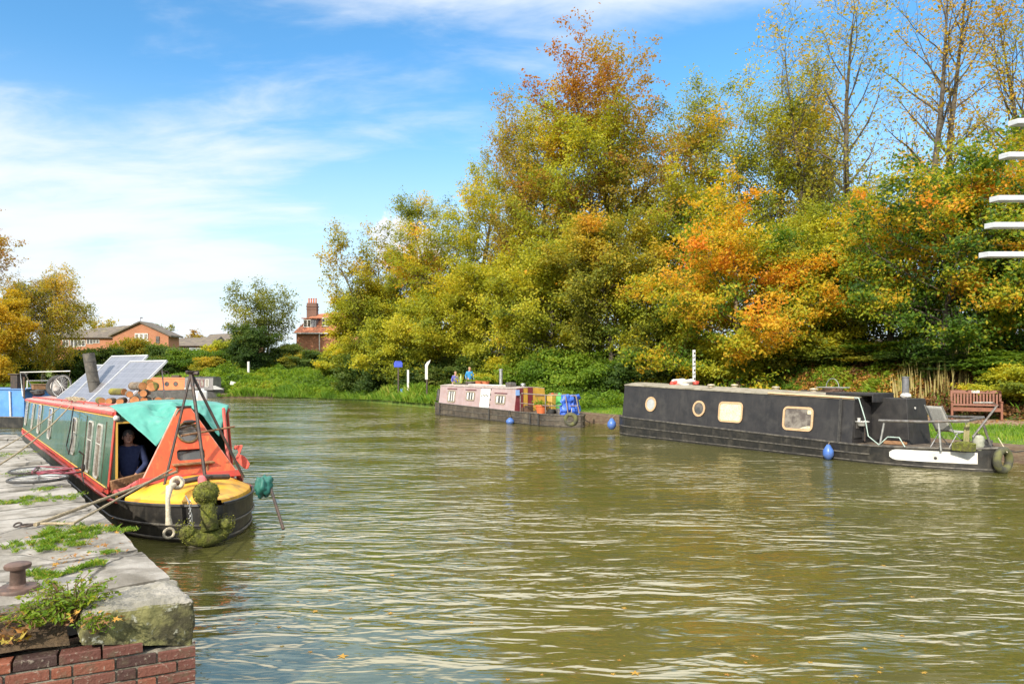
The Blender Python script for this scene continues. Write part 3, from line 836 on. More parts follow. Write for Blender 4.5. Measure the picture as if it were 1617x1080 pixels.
T(1075, 46, 170, 3.6, L_OLIVE, bark_grey, 'olive-leaved cherry between the russet cherry and the airy ash', name='cherry_tree', cb=.15, nl=26, n2=8, n3=5, leaf=.18, per=13, spread=.45, el0=30, el1=65, hue=(.5, .35, .2), thin_top=.3)
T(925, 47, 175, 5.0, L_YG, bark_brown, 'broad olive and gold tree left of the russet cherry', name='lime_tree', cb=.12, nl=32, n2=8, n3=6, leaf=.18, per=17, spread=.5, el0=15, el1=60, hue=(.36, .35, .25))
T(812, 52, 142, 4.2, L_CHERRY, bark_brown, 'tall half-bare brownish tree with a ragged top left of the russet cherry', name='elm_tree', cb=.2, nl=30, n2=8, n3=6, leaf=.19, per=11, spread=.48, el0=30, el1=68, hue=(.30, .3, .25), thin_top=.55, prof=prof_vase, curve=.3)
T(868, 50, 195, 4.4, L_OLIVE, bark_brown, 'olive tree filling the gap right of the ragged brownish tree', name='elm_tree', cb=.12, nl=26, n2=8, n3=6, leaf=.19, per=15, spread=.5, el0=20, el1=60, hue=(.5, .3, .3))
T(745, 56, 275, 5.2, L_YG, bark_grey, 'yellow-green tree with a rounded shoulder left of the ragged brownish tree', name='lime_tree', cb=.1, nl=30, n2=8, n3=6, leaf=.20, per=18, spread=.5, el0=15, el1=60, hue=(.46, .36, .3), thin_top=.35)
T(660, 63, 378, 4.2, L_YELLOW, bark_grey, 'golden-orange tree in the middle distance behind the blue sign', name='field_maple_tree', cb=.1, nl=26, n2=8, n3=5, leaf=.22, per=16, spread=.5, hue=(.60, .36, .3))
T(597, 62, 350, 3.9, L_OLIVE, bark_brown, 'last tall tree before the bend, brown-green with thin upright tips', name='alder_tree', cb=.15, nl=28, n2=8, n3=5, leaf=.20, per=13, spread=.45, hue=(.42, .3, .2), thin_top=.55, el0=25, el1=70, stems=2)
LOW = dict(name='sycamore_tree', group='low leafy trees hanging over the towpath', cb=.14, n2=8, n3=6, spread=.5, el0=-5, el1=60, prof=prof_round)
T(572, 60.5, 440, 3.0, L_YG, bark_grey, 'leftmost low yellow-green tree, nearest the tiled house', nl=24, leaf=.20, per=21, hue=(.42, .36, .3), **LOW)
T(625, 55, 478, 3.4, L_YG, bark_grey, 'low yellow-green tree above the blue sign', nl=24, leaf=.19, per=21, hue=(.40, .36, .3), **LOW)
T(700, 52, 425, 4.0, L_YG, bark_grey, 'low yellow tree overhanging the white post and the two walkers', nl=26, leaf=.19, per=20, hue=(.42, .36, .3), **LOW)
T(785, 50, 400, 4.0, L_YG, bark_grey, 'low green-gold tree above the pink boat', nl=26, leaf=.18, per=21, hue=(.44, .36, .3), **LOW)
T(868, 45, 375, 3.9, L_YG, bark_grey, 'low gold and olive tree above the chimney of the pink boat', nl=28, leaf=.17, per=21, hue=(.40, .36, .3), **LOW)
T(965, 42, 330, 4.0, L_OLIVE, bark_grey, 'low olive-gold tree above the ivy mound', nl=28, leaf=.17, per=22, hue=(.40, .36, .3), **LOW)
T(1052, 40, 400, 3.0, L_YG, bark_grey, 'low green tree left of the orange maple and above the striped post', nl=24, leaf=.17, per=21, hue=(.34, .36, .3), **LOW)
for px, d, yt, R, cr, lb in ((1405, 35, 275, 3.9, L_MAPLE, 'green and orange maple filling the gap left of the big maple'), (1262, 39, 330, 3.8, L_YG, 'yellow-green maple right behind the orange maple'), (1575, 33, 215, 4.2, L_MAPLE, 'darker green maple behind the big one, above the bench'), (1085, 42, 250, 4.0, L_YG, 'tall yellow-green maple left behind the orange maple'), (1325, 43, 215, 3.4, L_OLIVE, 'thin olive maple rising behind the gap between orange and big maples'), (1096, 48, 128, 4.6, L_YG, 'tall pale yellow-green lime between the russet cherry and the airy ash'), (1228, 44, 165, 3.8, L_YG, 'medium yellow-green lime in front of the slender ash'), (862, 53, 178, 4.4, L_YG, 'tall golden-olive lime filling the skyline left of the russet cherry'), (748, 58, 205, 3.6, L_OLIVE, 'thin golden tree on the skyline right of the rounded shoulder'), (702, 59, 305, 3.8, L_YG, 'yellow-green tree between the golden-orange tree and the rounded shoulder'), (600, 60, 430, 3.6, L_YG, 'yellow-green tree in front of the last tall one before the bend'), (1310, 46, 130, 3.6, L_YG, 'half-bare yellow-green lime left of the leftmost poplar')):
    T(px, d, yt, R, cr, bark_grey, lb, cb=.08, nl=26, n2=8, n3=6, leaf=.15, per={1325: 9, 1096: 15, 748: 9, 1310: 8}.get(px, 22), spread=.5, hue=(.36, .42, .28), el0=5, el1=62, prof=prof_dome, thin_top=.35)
# --- far left
T(68, 77, 424, 4.2, L_OLIVE, bark_pale, 'weeping birch with hanging yellow-green strands on the far left bank', name='birch_tree', cb=.16, nl=34, n2=8, n3=6, leaf=.20, per=18, spread=.4, hang=.9, el0=35, el1=60, hue=(.55, .3, .1), prof=prof_dome, twig_len=1.5, curve=-.2)
T(-18, 68, 452, 3.9, L_YELLOW, bark_grey, 'bright yellow maple at the left edge in front of the birch', cb=.12, nl=26, n2=8, n3=6, leaf=.22, per=20, spread=.5, hue=(.42, .3, .3), el0=0)
T(-72, 72, 318, 6.2, L_CHERRY, bark_brown, 'big russet tree mostly beyond the left edge, one spray showing', name='beech_tree', cb=.25, nl=30, n2=8, n3=6, leaf=.22, per=14, spread=.5, hue=(.45, .3, .3))
T(415, 77, 442, 3.9, L_OLIVE, bark_grey, 'airy grey-green tree standing alone left of the tiled house', name='willow_tree', cb=.2, nl=24, n2=7, n3=5, leaf=.21, per=10, spread=.6, hue=(.22, .25, .2), stems=3, el0=30, el1=70)
T(398, 74, 512, 2.2, L_HEDGE, bark_grey, 'dark round bush under the airy grey-green tree', name='holly_bush', cat='bush', cb=.04, nl=22, n2=7, n3=6, leaf=.17, per=24, spread=.4, hue=(.22, .2, .1), el0=0, prof=prof_round)
T(152, 145, 500, 5.0, L_OLIVE, bark_grey, 'distant bare-topped tree behind the slate-roofed terrace', name='distant_tree', cb=.3, nl=20, n2=7, n3=5, leaf=.35, per=5, hue=(.6, .2, .1), stems=3)
T(244, 150, 512, 3.6, L_OLIVE, bark_grey, 'distant small tree behind the right slope of the brick gable', name='distant_tree', cb=.3, nl=18, n2=6, n3=5, leaf=.35, per=7, hue=(.3, .2, .1), stems=2)
T(312, 118, 520, 2.6, L_CHERRY, bark_grey, 'small brownish tree in front of the long low roofs', name='small_tree', cb=.3, nl=16, n2=6, n3=5, leaf=.28, per=6, hue=(.3, .2, .1), stems=2)

# --- bushes: a few prototypes, copied
def bush(kind, leafm, seed, H, R, hue, per=20, leaf=.17, spread=.42):
    return make_tree('bush', (0, 0, -40), H, R, leafm, bark_grey, seed, prof=prof_bush, cb=.03, nl=22, n2=7, n3=5, leaf=leaf, per=per, spread=spread, el0=8, el1=70, stems=1, r0=.05, hue=hue, cat='bush', twig_len=.5, bare_twigs=False)
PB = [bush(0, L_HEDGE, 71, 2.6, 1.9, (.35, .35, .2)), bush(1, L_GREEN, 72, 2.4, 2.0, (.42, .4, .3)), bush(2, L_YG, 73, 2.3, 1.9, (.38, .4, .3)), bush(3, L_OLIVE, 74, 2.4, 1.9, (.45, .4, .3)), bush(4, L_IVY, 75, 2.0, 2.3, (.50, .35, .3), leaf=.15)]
USED = set()
def B(k, px, d, ytop, Rs, label, group):
    p = on_ground(px, d); H = EYE + (588 - ytop) / FP * d - p.z
    H = max(H, .5)
    src = PB[k]; base_h = (2.6, 2.4, 2.3, 2.4, 2.0)[k] * 1.06; base_r = (1.9, 2.0, 1.9, 1.9, 2.3)[k]
    sc = (Rs / base_r, Rs / base_r, H / base_h)
    rz = random.Random(int(px * 13 + d)).uniform(0, 6.28)
    if k not in USED:
        USED.add(k); o = src; o.location = p; o.rotation_euler = (0, 0, rz); o.scale = sc; o['label'] = label; o['group'] = group
    else: o = copy_tree(src, p, rz, label, None, sc, group)
    o.name = 'bush'
    return o
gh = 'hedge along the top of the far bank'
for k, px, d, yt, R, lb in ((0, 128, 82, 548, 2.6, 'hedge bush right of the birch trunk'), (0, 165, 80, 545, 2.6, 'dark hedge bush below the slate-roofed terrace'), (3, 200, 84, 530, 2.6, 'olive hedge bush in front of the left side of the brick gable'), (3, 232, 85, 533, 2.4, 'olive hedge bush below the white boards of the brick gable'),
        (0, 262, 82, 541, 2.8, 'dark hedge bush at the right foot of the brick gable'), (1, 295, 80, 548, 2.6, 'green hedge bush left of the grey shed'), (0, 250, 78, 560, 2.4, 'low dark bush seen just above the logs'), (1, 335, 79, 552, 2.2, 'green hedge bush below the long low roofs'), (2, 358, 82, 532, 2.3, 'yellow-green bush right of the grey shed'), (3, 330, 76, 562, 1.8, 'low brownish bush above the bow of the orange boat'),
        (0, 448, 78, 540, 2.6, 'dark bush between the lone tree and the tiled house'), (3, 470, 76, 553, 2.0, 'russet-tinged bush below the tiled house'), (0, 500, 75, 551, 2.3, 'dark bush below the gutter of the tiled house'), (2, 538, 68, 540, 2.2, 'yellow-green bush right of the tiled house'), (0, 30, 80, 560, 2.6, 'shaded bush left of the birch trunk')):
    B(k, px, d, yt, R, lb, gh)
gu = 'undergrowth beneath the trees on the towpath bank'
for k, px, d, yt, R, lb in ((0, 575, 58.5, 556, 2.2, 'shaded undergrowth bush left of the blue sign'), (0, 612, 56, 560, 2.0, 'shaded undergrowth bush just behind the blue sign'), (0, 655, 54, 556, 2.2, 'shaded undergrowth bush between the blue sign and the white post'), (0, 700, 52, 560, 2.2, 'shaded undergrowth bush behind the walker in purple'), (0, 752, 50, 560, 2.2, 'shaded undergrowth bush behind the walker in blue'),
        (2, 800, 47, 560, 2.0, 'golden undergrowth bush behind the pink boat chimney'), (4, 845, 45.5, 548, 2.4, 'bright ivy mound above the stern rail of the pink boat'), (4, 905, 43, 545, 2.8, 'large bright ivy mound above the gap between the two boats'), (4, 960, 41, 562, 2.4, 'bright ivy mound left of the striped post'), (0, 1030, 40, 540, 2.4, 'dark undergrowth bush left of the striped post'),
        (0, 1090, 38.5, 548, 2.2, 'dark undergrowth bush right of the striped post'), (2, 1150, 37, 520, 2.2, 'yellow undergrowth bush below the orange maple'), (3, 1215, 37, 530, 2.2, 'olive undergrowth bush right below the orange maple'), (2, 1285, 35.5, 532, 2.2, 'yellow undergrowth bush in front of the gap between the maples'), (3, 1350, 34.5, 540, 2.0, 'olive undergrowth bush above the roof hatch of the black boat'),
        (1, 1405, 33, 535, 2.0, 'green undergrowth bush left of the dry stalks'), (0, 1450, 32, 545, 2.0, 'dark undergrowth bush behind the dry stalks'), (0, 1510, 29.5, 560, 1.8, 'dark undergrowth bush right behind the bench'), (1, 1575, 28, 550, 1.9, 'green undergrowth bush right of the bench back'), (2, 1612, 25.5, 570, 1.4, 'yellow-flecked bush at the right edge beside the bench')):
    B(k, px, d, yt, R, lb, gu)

# --- ground cover
def scatter(name, n, i_rng, s_rng, lift, size, m, hue, up=.6, seed=1, aspect=.6, lump=1.2, hue_n=.3, droop=0, s_pow=1.0, label=None):
    rng = np.random.default_rng(seed)
    idx = np.array([i for i in range(len(BK)) if i_rng(BK[i])])
    i = rng.choice(idx, n); s = s_rng[0] + (s_rng[1] - s_rng[0]) * rng.uniform(0, 1, n) ** s_pow
    jit = rng.uniform(-.6, .6, (n, 1))
    P = BK[i] + BN[i] * s[:, None] + np.stack([-BN[i][:, 1], BN[i][:, 0]], 1) * jit
    z = ground_z(P[:, 0], P[:, 1], (i, s))
    P3 = np.concatenate([P, z[:, None]], 1)
    lum = np.clip(nz(P3 * np.array([1, 1, 0]), lump, seed) * 1.1 + .5, 0.02, 1.2)
    P3[:, 2] += lift * lum * rng.uniform(0, 1, n) ** .6 + .02
    LV, LF = leaves_np(rng, P3, size, up, None, droop, aspect)
    h = hue + hue_n * nz(P3, .35, seed + 9) * 1.6 + rng.normal(size=n) * .13
    o = np_mesh(name, LV, LF, m, np.repeat(np.clip(h, 0, 1), 4))
    tag(o, label, None, None, 'stuff'); return o
def blades(name, n, i_rng, s_rng, hgt, wid, m, hue, seed=1, lump=.8, s_pow=1., pts=None, lean=.35, label=None):
    rng = np.random.default_rng(seed)
    if pts is None:
        idx = np.array([i for i in range(len(BK)) if i_rng(BK[i])])
        i = rng.choice(idx, n); s = s_rng[0] + (s_rng[1] - s_rng[0]) * rng.uniform(0, 1, n) ** s_pow
        P = BK[i] + BN[i] * s[:, None] + np.stack([-BN[i][:, 1], BN[i][:, 0]], 1) * rng.uniform(-.6, .6, (n, 1))
        P3 = np.concatenate([P, ground_z(P[:, 0], P[:, 1], (i, s))[:, None]], 1)
    else: P3 = pts; n = len(pts)
    l = np.clip(nz(P3 * np.array([1, 1, 0]), lump, seed) + .75, .15, 1.5)
    h = hgt * l * rng.uniform(.5, 1.15, n)
    a = rng.uniform(0, 6.28, n); W = np.stack([np.cos(a), np.sin(a), 0 * a], 1) * wid
    b = rng.uniform(0, 6.28, n); Ln = np.stack([np.cos(b), np.sin(b), 0 * b], 1) * (h * lean * rng.uniform(.2, 1.2, n))[:, None]
    up = np.array([0, 0, 1.0]) * h[:, None]
    V = np.stack([P3 - W / 2, P3 + W / 2, P3 + up * .6 + Ln * .4 + W * .35, P3 + up + Ln, ], 1)
    V2 = V.reshape(-1, 3); F = np.arange(n * 4).reshape(n, 4)
    hh = hue + .35 * nz(P3, .6, seed + 3) + rng.normal(size=n) * .14
    o = np_mesh(name, V2, F, m, np.repeat(np.clip(hh, 0, 1), 4)); tag(o, label, None, None, 'stuff'); return o
isR = lambda p: 2 < p[1] < 46 and p[0] > -6
isM = lambda p: p[1] > 33 and p[0] > -19
isL = lambda p: p[0] < -12 and p[0] > -34
isW = lambda p: p[0] < -28 and p[0] > -75
scatter('ivy_ground_cover', 60000, isL, (.2, 17), .8, .24, L_IVY, .50, seed=3, lump=.9, label='bright green nettles and ivy covering the far bank at the bend')
scatter('bank_nettles', 42000, isM, (.0, 5.5), .75, .17, L_IVY, .45, seed=4, lump=.9, label='nettles and weeds along the water between the bend and the pink boat')
scatter('slope_ivy', 42000, lambda p: 24 < p[1] < 47 and p[0] < 9, (7.6, 15), .6, .17, L_IVY, .55, seed=5, lump=.8, label='ivy on the slope behind the pink boat')
scatter('leaf_litter', 95000, lambda p: 2 < p[1] < 36, (7.3, 16), .45, .15, L_LITTER, .44, up=1.0, seed=6, lump=1.2, hue_n=.35, label='brown and yellow fallen leaves on the bank behind the black boat')
scatter('path_leaves', 6000, isR, (4.6, 8), .03, .10, L_LITTER, .45, up=2.5, seed=8, label='fallen leaves along the towpath')
blades('verge_grass', 70000, isR, (.15, 5.2), .17, .022, L_GRASS, .52, seed=9, label='mown green grass between the canal wall and the towpath')
blades('lawn_grass', 40000, isW, (.1, 14), .30, .07, L_GRASS, .6, seed=10, label='bright lawn on the far left bank')
blades('water_edge_grass', 26000, lambda p: p[1] > 40 and p[0] > -32, (-.35, 1.1), .65, .035, L_GRASS, .55, seed=11, lump=.5, lean=.6, label='coarse grass hanging over the water edge at the bend')
def stalks():
    rng = np.random.default_rng(2); P = []
    for k in range(260):
        px = rng.uniform(1405, 1530); d = rng.uniform(27.5, 31)
        q = on_ground(px, d); P.append((q.x, q.y, q.z))
    P = np.array(P)
    return blades('dry_stalks', 0, None, None, 1.75, .05, L_REED, .55, seed=5, pts=P, lean=.10, label='tall dry grass stalks on the bank left of the bench')
stalks()
blades('bank_grass', 4000, lambda p: 2 < p[1] < 34, (7.8, 11), .45, .03, L_GRASS, .55, seed=19, lump=.9, lean=.6, label='rough yellowing grass at the foot of the slope behind the black boat')
# ================================================================== boats: common pieces
def arch_hull(xs, wf, zf, yc, bottom=-.45, flare=.95, cap0=True):
    mb = MB(); vs = []; n = 10
    for x in xs:
        w, z = wf(x), zf(x)
        prof = [(1.0, z), (1.0, z * .55), (flare + .02, .03), (flare, bottom)]
        row = [(x, yc - w * k, q) for k, q in prof] + [(x, yc + w * k, q) for k, q in reversed(prof)]
        vs += row
    m = 8; N = len(xs)
    fs = [(i * m + k, (i + 1) * m + k, (i + 1) * m + k + 1, i * m + k + 1) for i in range(N - 1) for k in range(m - 1)]
    fs.append(tuple(range(m))); fs.append(tuple((N - 1) * m + k for k in range(m)))
    return mb.add(vs, fs)
def deck_strip(xs, wf, zf, yc, inset=.0, camber=.0, mb=None):
    mb = mb or MB(); n = 6; vs = []
    for x in xs:
        w = max(wf(x) - inset, .01)
        for k in range(n + 1):
            t = -1 + 2 * k / n; vs.append((x, yc + w * t, zf(x) + camber * (1 - t * t)))
    fs = [(i * (n + 1) + k, (i + 1) * (n + 1) + k, (i + 1) * (n + 1) + k + 1, i * (n + 1) + k + 1) for i in range(len(xs) - 1) for k in range(n)]
    return mb.add(vs, fs)
def strake(xs, wf, zf, yc, r=.018, side=-1, out=.01):
    return [(x, yc + side * (wf(x) + out), zf(x)) for x in xs]
def lerp(a, b, t): return a + (b - a) * t
def cabin_shell(x0, x1, zb, zr, y0, y1, lean=.11, camber=.07, seg=12, caps=(True, True), over=0.0):
    """side walls (list) and roof as two MBs; zb, zr are functions of x"""
    side = MB(); roof = MB(); xs = [lerp(x0, x1, i / seg) for i in range(seg + 1)]
    for (yb, yt) in ((y0, y0 + lean), (y1, y1 - lean)):
        vs = []; 
        for x in xs: vs += [(x, yb, zb(x)), (x, yt, zr(x))]
        side.add(vs, [(i * 2, i * 2 + 2, i * 2 + 3, i * 2 + 1) for i in range(seg)])
    for c, x in zip(caps, (x0, x1)):
        if c: side.add([(x, y0, zb(x)), (x, y1, zb(x)), (x, y1 - lean, zr(x)), (x, (y0 + y1) / 2, zr(x) + camber), (x, y0 + lean, zr(x))], [(0, 1, 2, 3, 4)])
    n = 8; vs = []
    for k in range(2):
        for x in [x0 - over] + xs[1:-1] + [x1 + over]:
            for j in range(n + 1):
                t = -1 + 2 * j / n; yy = (y0 + y1) / 2 + t * ((y1 - y0) / 2 - lean + .03)
                vs.append((x, yy, zr(x) + camber * (1 - t * t) + (.022 if k == 0 else -.012)))
    m = n + 1; N = len(xs)
    for k in range(2):
        b = k * N * m
        roof.add(vs[b:b + N * m], [(i * m + j, (i + 1) * m + j, (i + 1) * m + j + 1, i * m + j + 1) for i in range(N - 1) for j in range(n)])
    # edges
    for j in (0, n):
        v = []
        for i in range(N): v += [vs[i * m + j], vs[N * m + i * m + j]]
        roof.add(v, [(i * 2, i * 2 + 2, i * 2 + 3, i * 2 + 1) for i in range(N - 1)])
    for i in (0, N - 1):
        v = []
        for j in range(m): v += [vs[i * m + j], vs[N * m + i * m + j]]
        roof.add(v, [(j * 2, j * 2 + 2, j * 2 + 3, j * 2 + 1) for j in range(n)])
    return side, roof
def window(root, xc, zc, w, h, y, lean, frame_m, pane_m, fw=.035, corner=.05, split=None, curtain=None, name='window', side=-1, label=None):
    """window on a side wall at y (near side, facing -y); lean = dy/dz"""
    def ring(hw, hh, r, n=4):
        pts = []
        for cx, cz, a0 in ((hw - r, hh - r, 0), (-hw + r, hh - r, 90), (-hw + r, -hh + r, 180), (hw - r, -hh + r, 270)):
            for k in range(n + 1):
                a = radians(a0 + 90 * k / n); pts.append((cx + r * cos(a), cz + r * sin(a)))
        return pts
    def P(p, off): return (xc + p[0], y + p[1] * lean - off, zc + p[1])
    o = ring(w / 2 + fw, h / 2 + fw, min(corner + fw, w / 2 + fw - .001)); i_ = ring(w / 2, h / 2, min(corner, w / 2 - .001)); n = len(o)
    mb = MB()
    vs = [P(p, .0) for p in o] + [P(p, .022) for p in o] + [P(p, .022) for p in i_] + [P(p, .004) for p in i_]
    fs = []
    for r in range(3):
        for k in range(n): fs.append((r * n + k, r * n + (k + 1) % n, (r + 1) * n + (k + 1) % n, (r + 1) * n + k))
    mb.add(vs, fs)
    if split:
        for s in split:
            zz = -h / 2 + h * s; mb.add([P((-w / 2, zz - .012), .018), P((w / 2, zz - .012), .018), P((w / 2, zz + .012), .018), P((-w / 2, zz + .012), .018)], [(0, 1, 2, 3)])
    wo = mb.build(name, frame_m, root, smooth=40, label=label)
    pm = MB(); pm.add([P(p, .007) for p in i_], [tuple(range(n))]); pm.build('pane', pane_m, wo, smooth=0)
    if curtain:
        cm = MB(); ww, zz0, zz1 = w * .9, -h / 2 * .9, h / 2 * .9
        def fn(u, v):
            a = (u - .5) * ww; return P((a, lerp(zz0, zz1, v)), .010 + .004 * sin(a * 60))
        for a0, a1 in ((-.5, -.26), (.0, .12), (.34, .5)):
            cm.grid(lambda u, v: P((lerp(a0, a1, u) * ww, lerp(zz0, zz1, v)), .012 + .003 * sin(u * 22)), 12, 2)
        cm.build('curtain', curtain, wo, smooth=60)
    return wo
class Frame:
    def __init__(s, o, b):
        s.o = Vector((o[0], o[1])); s.b = Vector(b).normalized(); s.p = Vector((-s.b.y, s.b.x)); s.rz = atan2(s.b.y, s.b.x)
    def xpx(s, px, y=0):
        k = (px - 808.5) / FP; o = s.o + s.p * y
        return (k * o.y - o.x) / (s.b.x - k * s.b.y)
    def z(s, x, y, py):
        q = s.o + s.b * x + s.p * y; return EYE - (py - 588) / FP * q.y
    def xz(s, px, py, y=0):
        x = s.xpx(px, y); return x, s.z(x, y, py)
    def w(s, x, y, z=0.0):
        q = s.o + s.b * x + s.p * y; return Vector((q.x, q.y, z))

m_black = mat('black_hull', (0.010, 0.010, 0.010), (0.020, 0.018, 0.016), scale=4, rough=.42, bump=.004, dirt=(0.15, 0.13, 0.10), dirt_amt=.22, dscale=3.6, streak=((0.10, 0.09, 0.07), .30))
m_hull_old = mat('tarred_hull', (0.035, 0.028, 0.022), (0.075, 0.06, 0.045), scale=4, rough=.6, bump=.006, dirt=(0.20, 0.17, 0.12), dirt_amt=.45, dscale=2.2, streak=((0.16, 0.11, 0.06), .5))
m_green = mat('green_paint', (0.030, 0.105, 0.068), (0.055, 0.135, 0.085), scale=2, rough=.33, spec=.7, bump=.002, dirt=(0.13, 0.15, 0.08), dirt_amt=.5, dscale=1.4, streak=((0.16, 0.20, 0.13), .45), coat=.4)
m_redtrim = mat('red_paint', (0.50, 0.045, 0.03), (0.42, 0.07, 0.045), scale=5, rough=.45, bump=.002, dirt=(0.22, 0.06, 0.04), dirt_amt=.6, dscale=4)
m_orange = mat('orange_red_paint', (0.66, 0.10, 0.03), (0.58, 0.075, 0.025), scale=2.5, rough=.42, bump=.003, dirt=(0.34, 0.10, 0.03), dirt_amt=.75, dscale=4.5, streak=((0.72, 0.24, 0.06), .55))
m_yellow = mat('yellow_paint', (0.74, 0.40, 0.025), (0.66, 0.33, 0.03), scale=3, rough=.45, bump=.003, dirt=(0.30, 0.17, 0.05), dirt_amt=.7, dscale=5)
m_yline = mat('yellow_line', (0.72, 0.42, 0.08), rough=.5)
m_roofpink = mat('faded_roof', (0.52, 0.31, 0.27), (0.44, 0.22, 0.19), scale=3, rough=.65, bump=.003, dirt=(0.30, 0.22, 0.17), dirt_amt=.6, dscale=3)
m_frame = mat('window_metal', (0.62, 0.60, 0.54), (0.45, 0.43, 0.38), scale=20, rough=.4, metal=.3)
m_glass = glass_mat('dark_glass', (0.035, 0.035, 0.03), (0.12, 0.10, 0.08), 3)
m_glass2 = glass_mat('curtained_glass', (0.30, 0.27, 0.22), (0.12, 0.07, 0.05), 4)
m_white = mat('white_paint', (0.66, 0.65, 0.61), (0.56, 0.54, 0.49), scale=5, rough=.5, bump=.002, dirt=(0.40, 0.34, 0.25), dirt_amt=.4, dscale=4)
m_steel = mat('grey_steel', (0.22, 0.21, 0.20), (0.13, 0.12, 0.11), scale=9, rough=.5, metal=.6, bump=.003, dirt=(0.16, 0.08, 0.04), dirt_amt=.5, dscale=6)
m_darkmetal = mat('dark_metal', (0.045, 0.04, 0.038), (0.09, 0.06, 0.045), scale=12, rough=.55, metal=.4, bump=.002)
m_galv = mat('galvanised', (0.42, 0.42, 0.41), (0.30, 0.30, 0.29), scale=8, rough=.45, metal=.7)
m_wood = mat('weathered_wood', (0.30, 0.16, 0.075), (0.16, 0.08, 0.035), scale=5, rough=.7, bump=.006, stretch=(1, 5, 5))
m_wooddark = mat('dark_wood', (0.055, 0.032, 0.02), (0.11, 0.06, 0.035), scale=5, rough=.7, bump=.004)
m_rope = mat('rope_fibre', (0.38, 0.31, 0.20), (0.22, 0.17, 0.10), scale=40, rough=.9, bump=.004, bscale=60)
m_ropepale = mat('pale_rope', (0.62, 0.55, 0.42), (0.45, 0.38, 0.27), scale=40, rough=.9, bump=.004, bscale=60)
m_rubber = mat('rubber', (0.025, 0.024, 0.023), (0.05, 0.047, 0.043), scale=12, rough=.75, bump=.003)
m_moss = mat('mossy_rope', (0.16, 0.17, 0.02), (0.07, 0.075, 0.015), scale=11, rough=.95, bump=.03, bscale=26, dirt=(0.10, 0.07, 0.03), dirt_amt=.6, dscale=6)
m_interior = mat('cabin_interior', (0.045, 0.03, 0.02), (0.03, 0.02, 0.014), scale=4, rough=.8)
m_tarp = mat('green_tarpaulin', (0.05, 0.26, 0.205), (0.08, 0.33, 0.265), scale=2, rough=.42, spec=.5, bump=.006, bscale=5, dirt=(0.05, 0.22, 0.18), dirt_amt=.45, dscale=3)
m_bluetarp = mat('blue_tarpaulin', (0.035, 0.10, 0.50), (0.06, 0.16, 0.62), scale=3, rough=.4, bump=.006, bscale=8)
m_terra = mat('terracotta', (0.52, 0.17, 0.07), (0.44, 0.13, 0.05), scale=6, rough=.8)
m_bluefender = mat('blue_fender', (0.05, 0.13, 0.42), (0.07, 0.17, 0.50), scale=6, rough=.4, dirt=(.12, .12, .10), dirt_amt=.4)

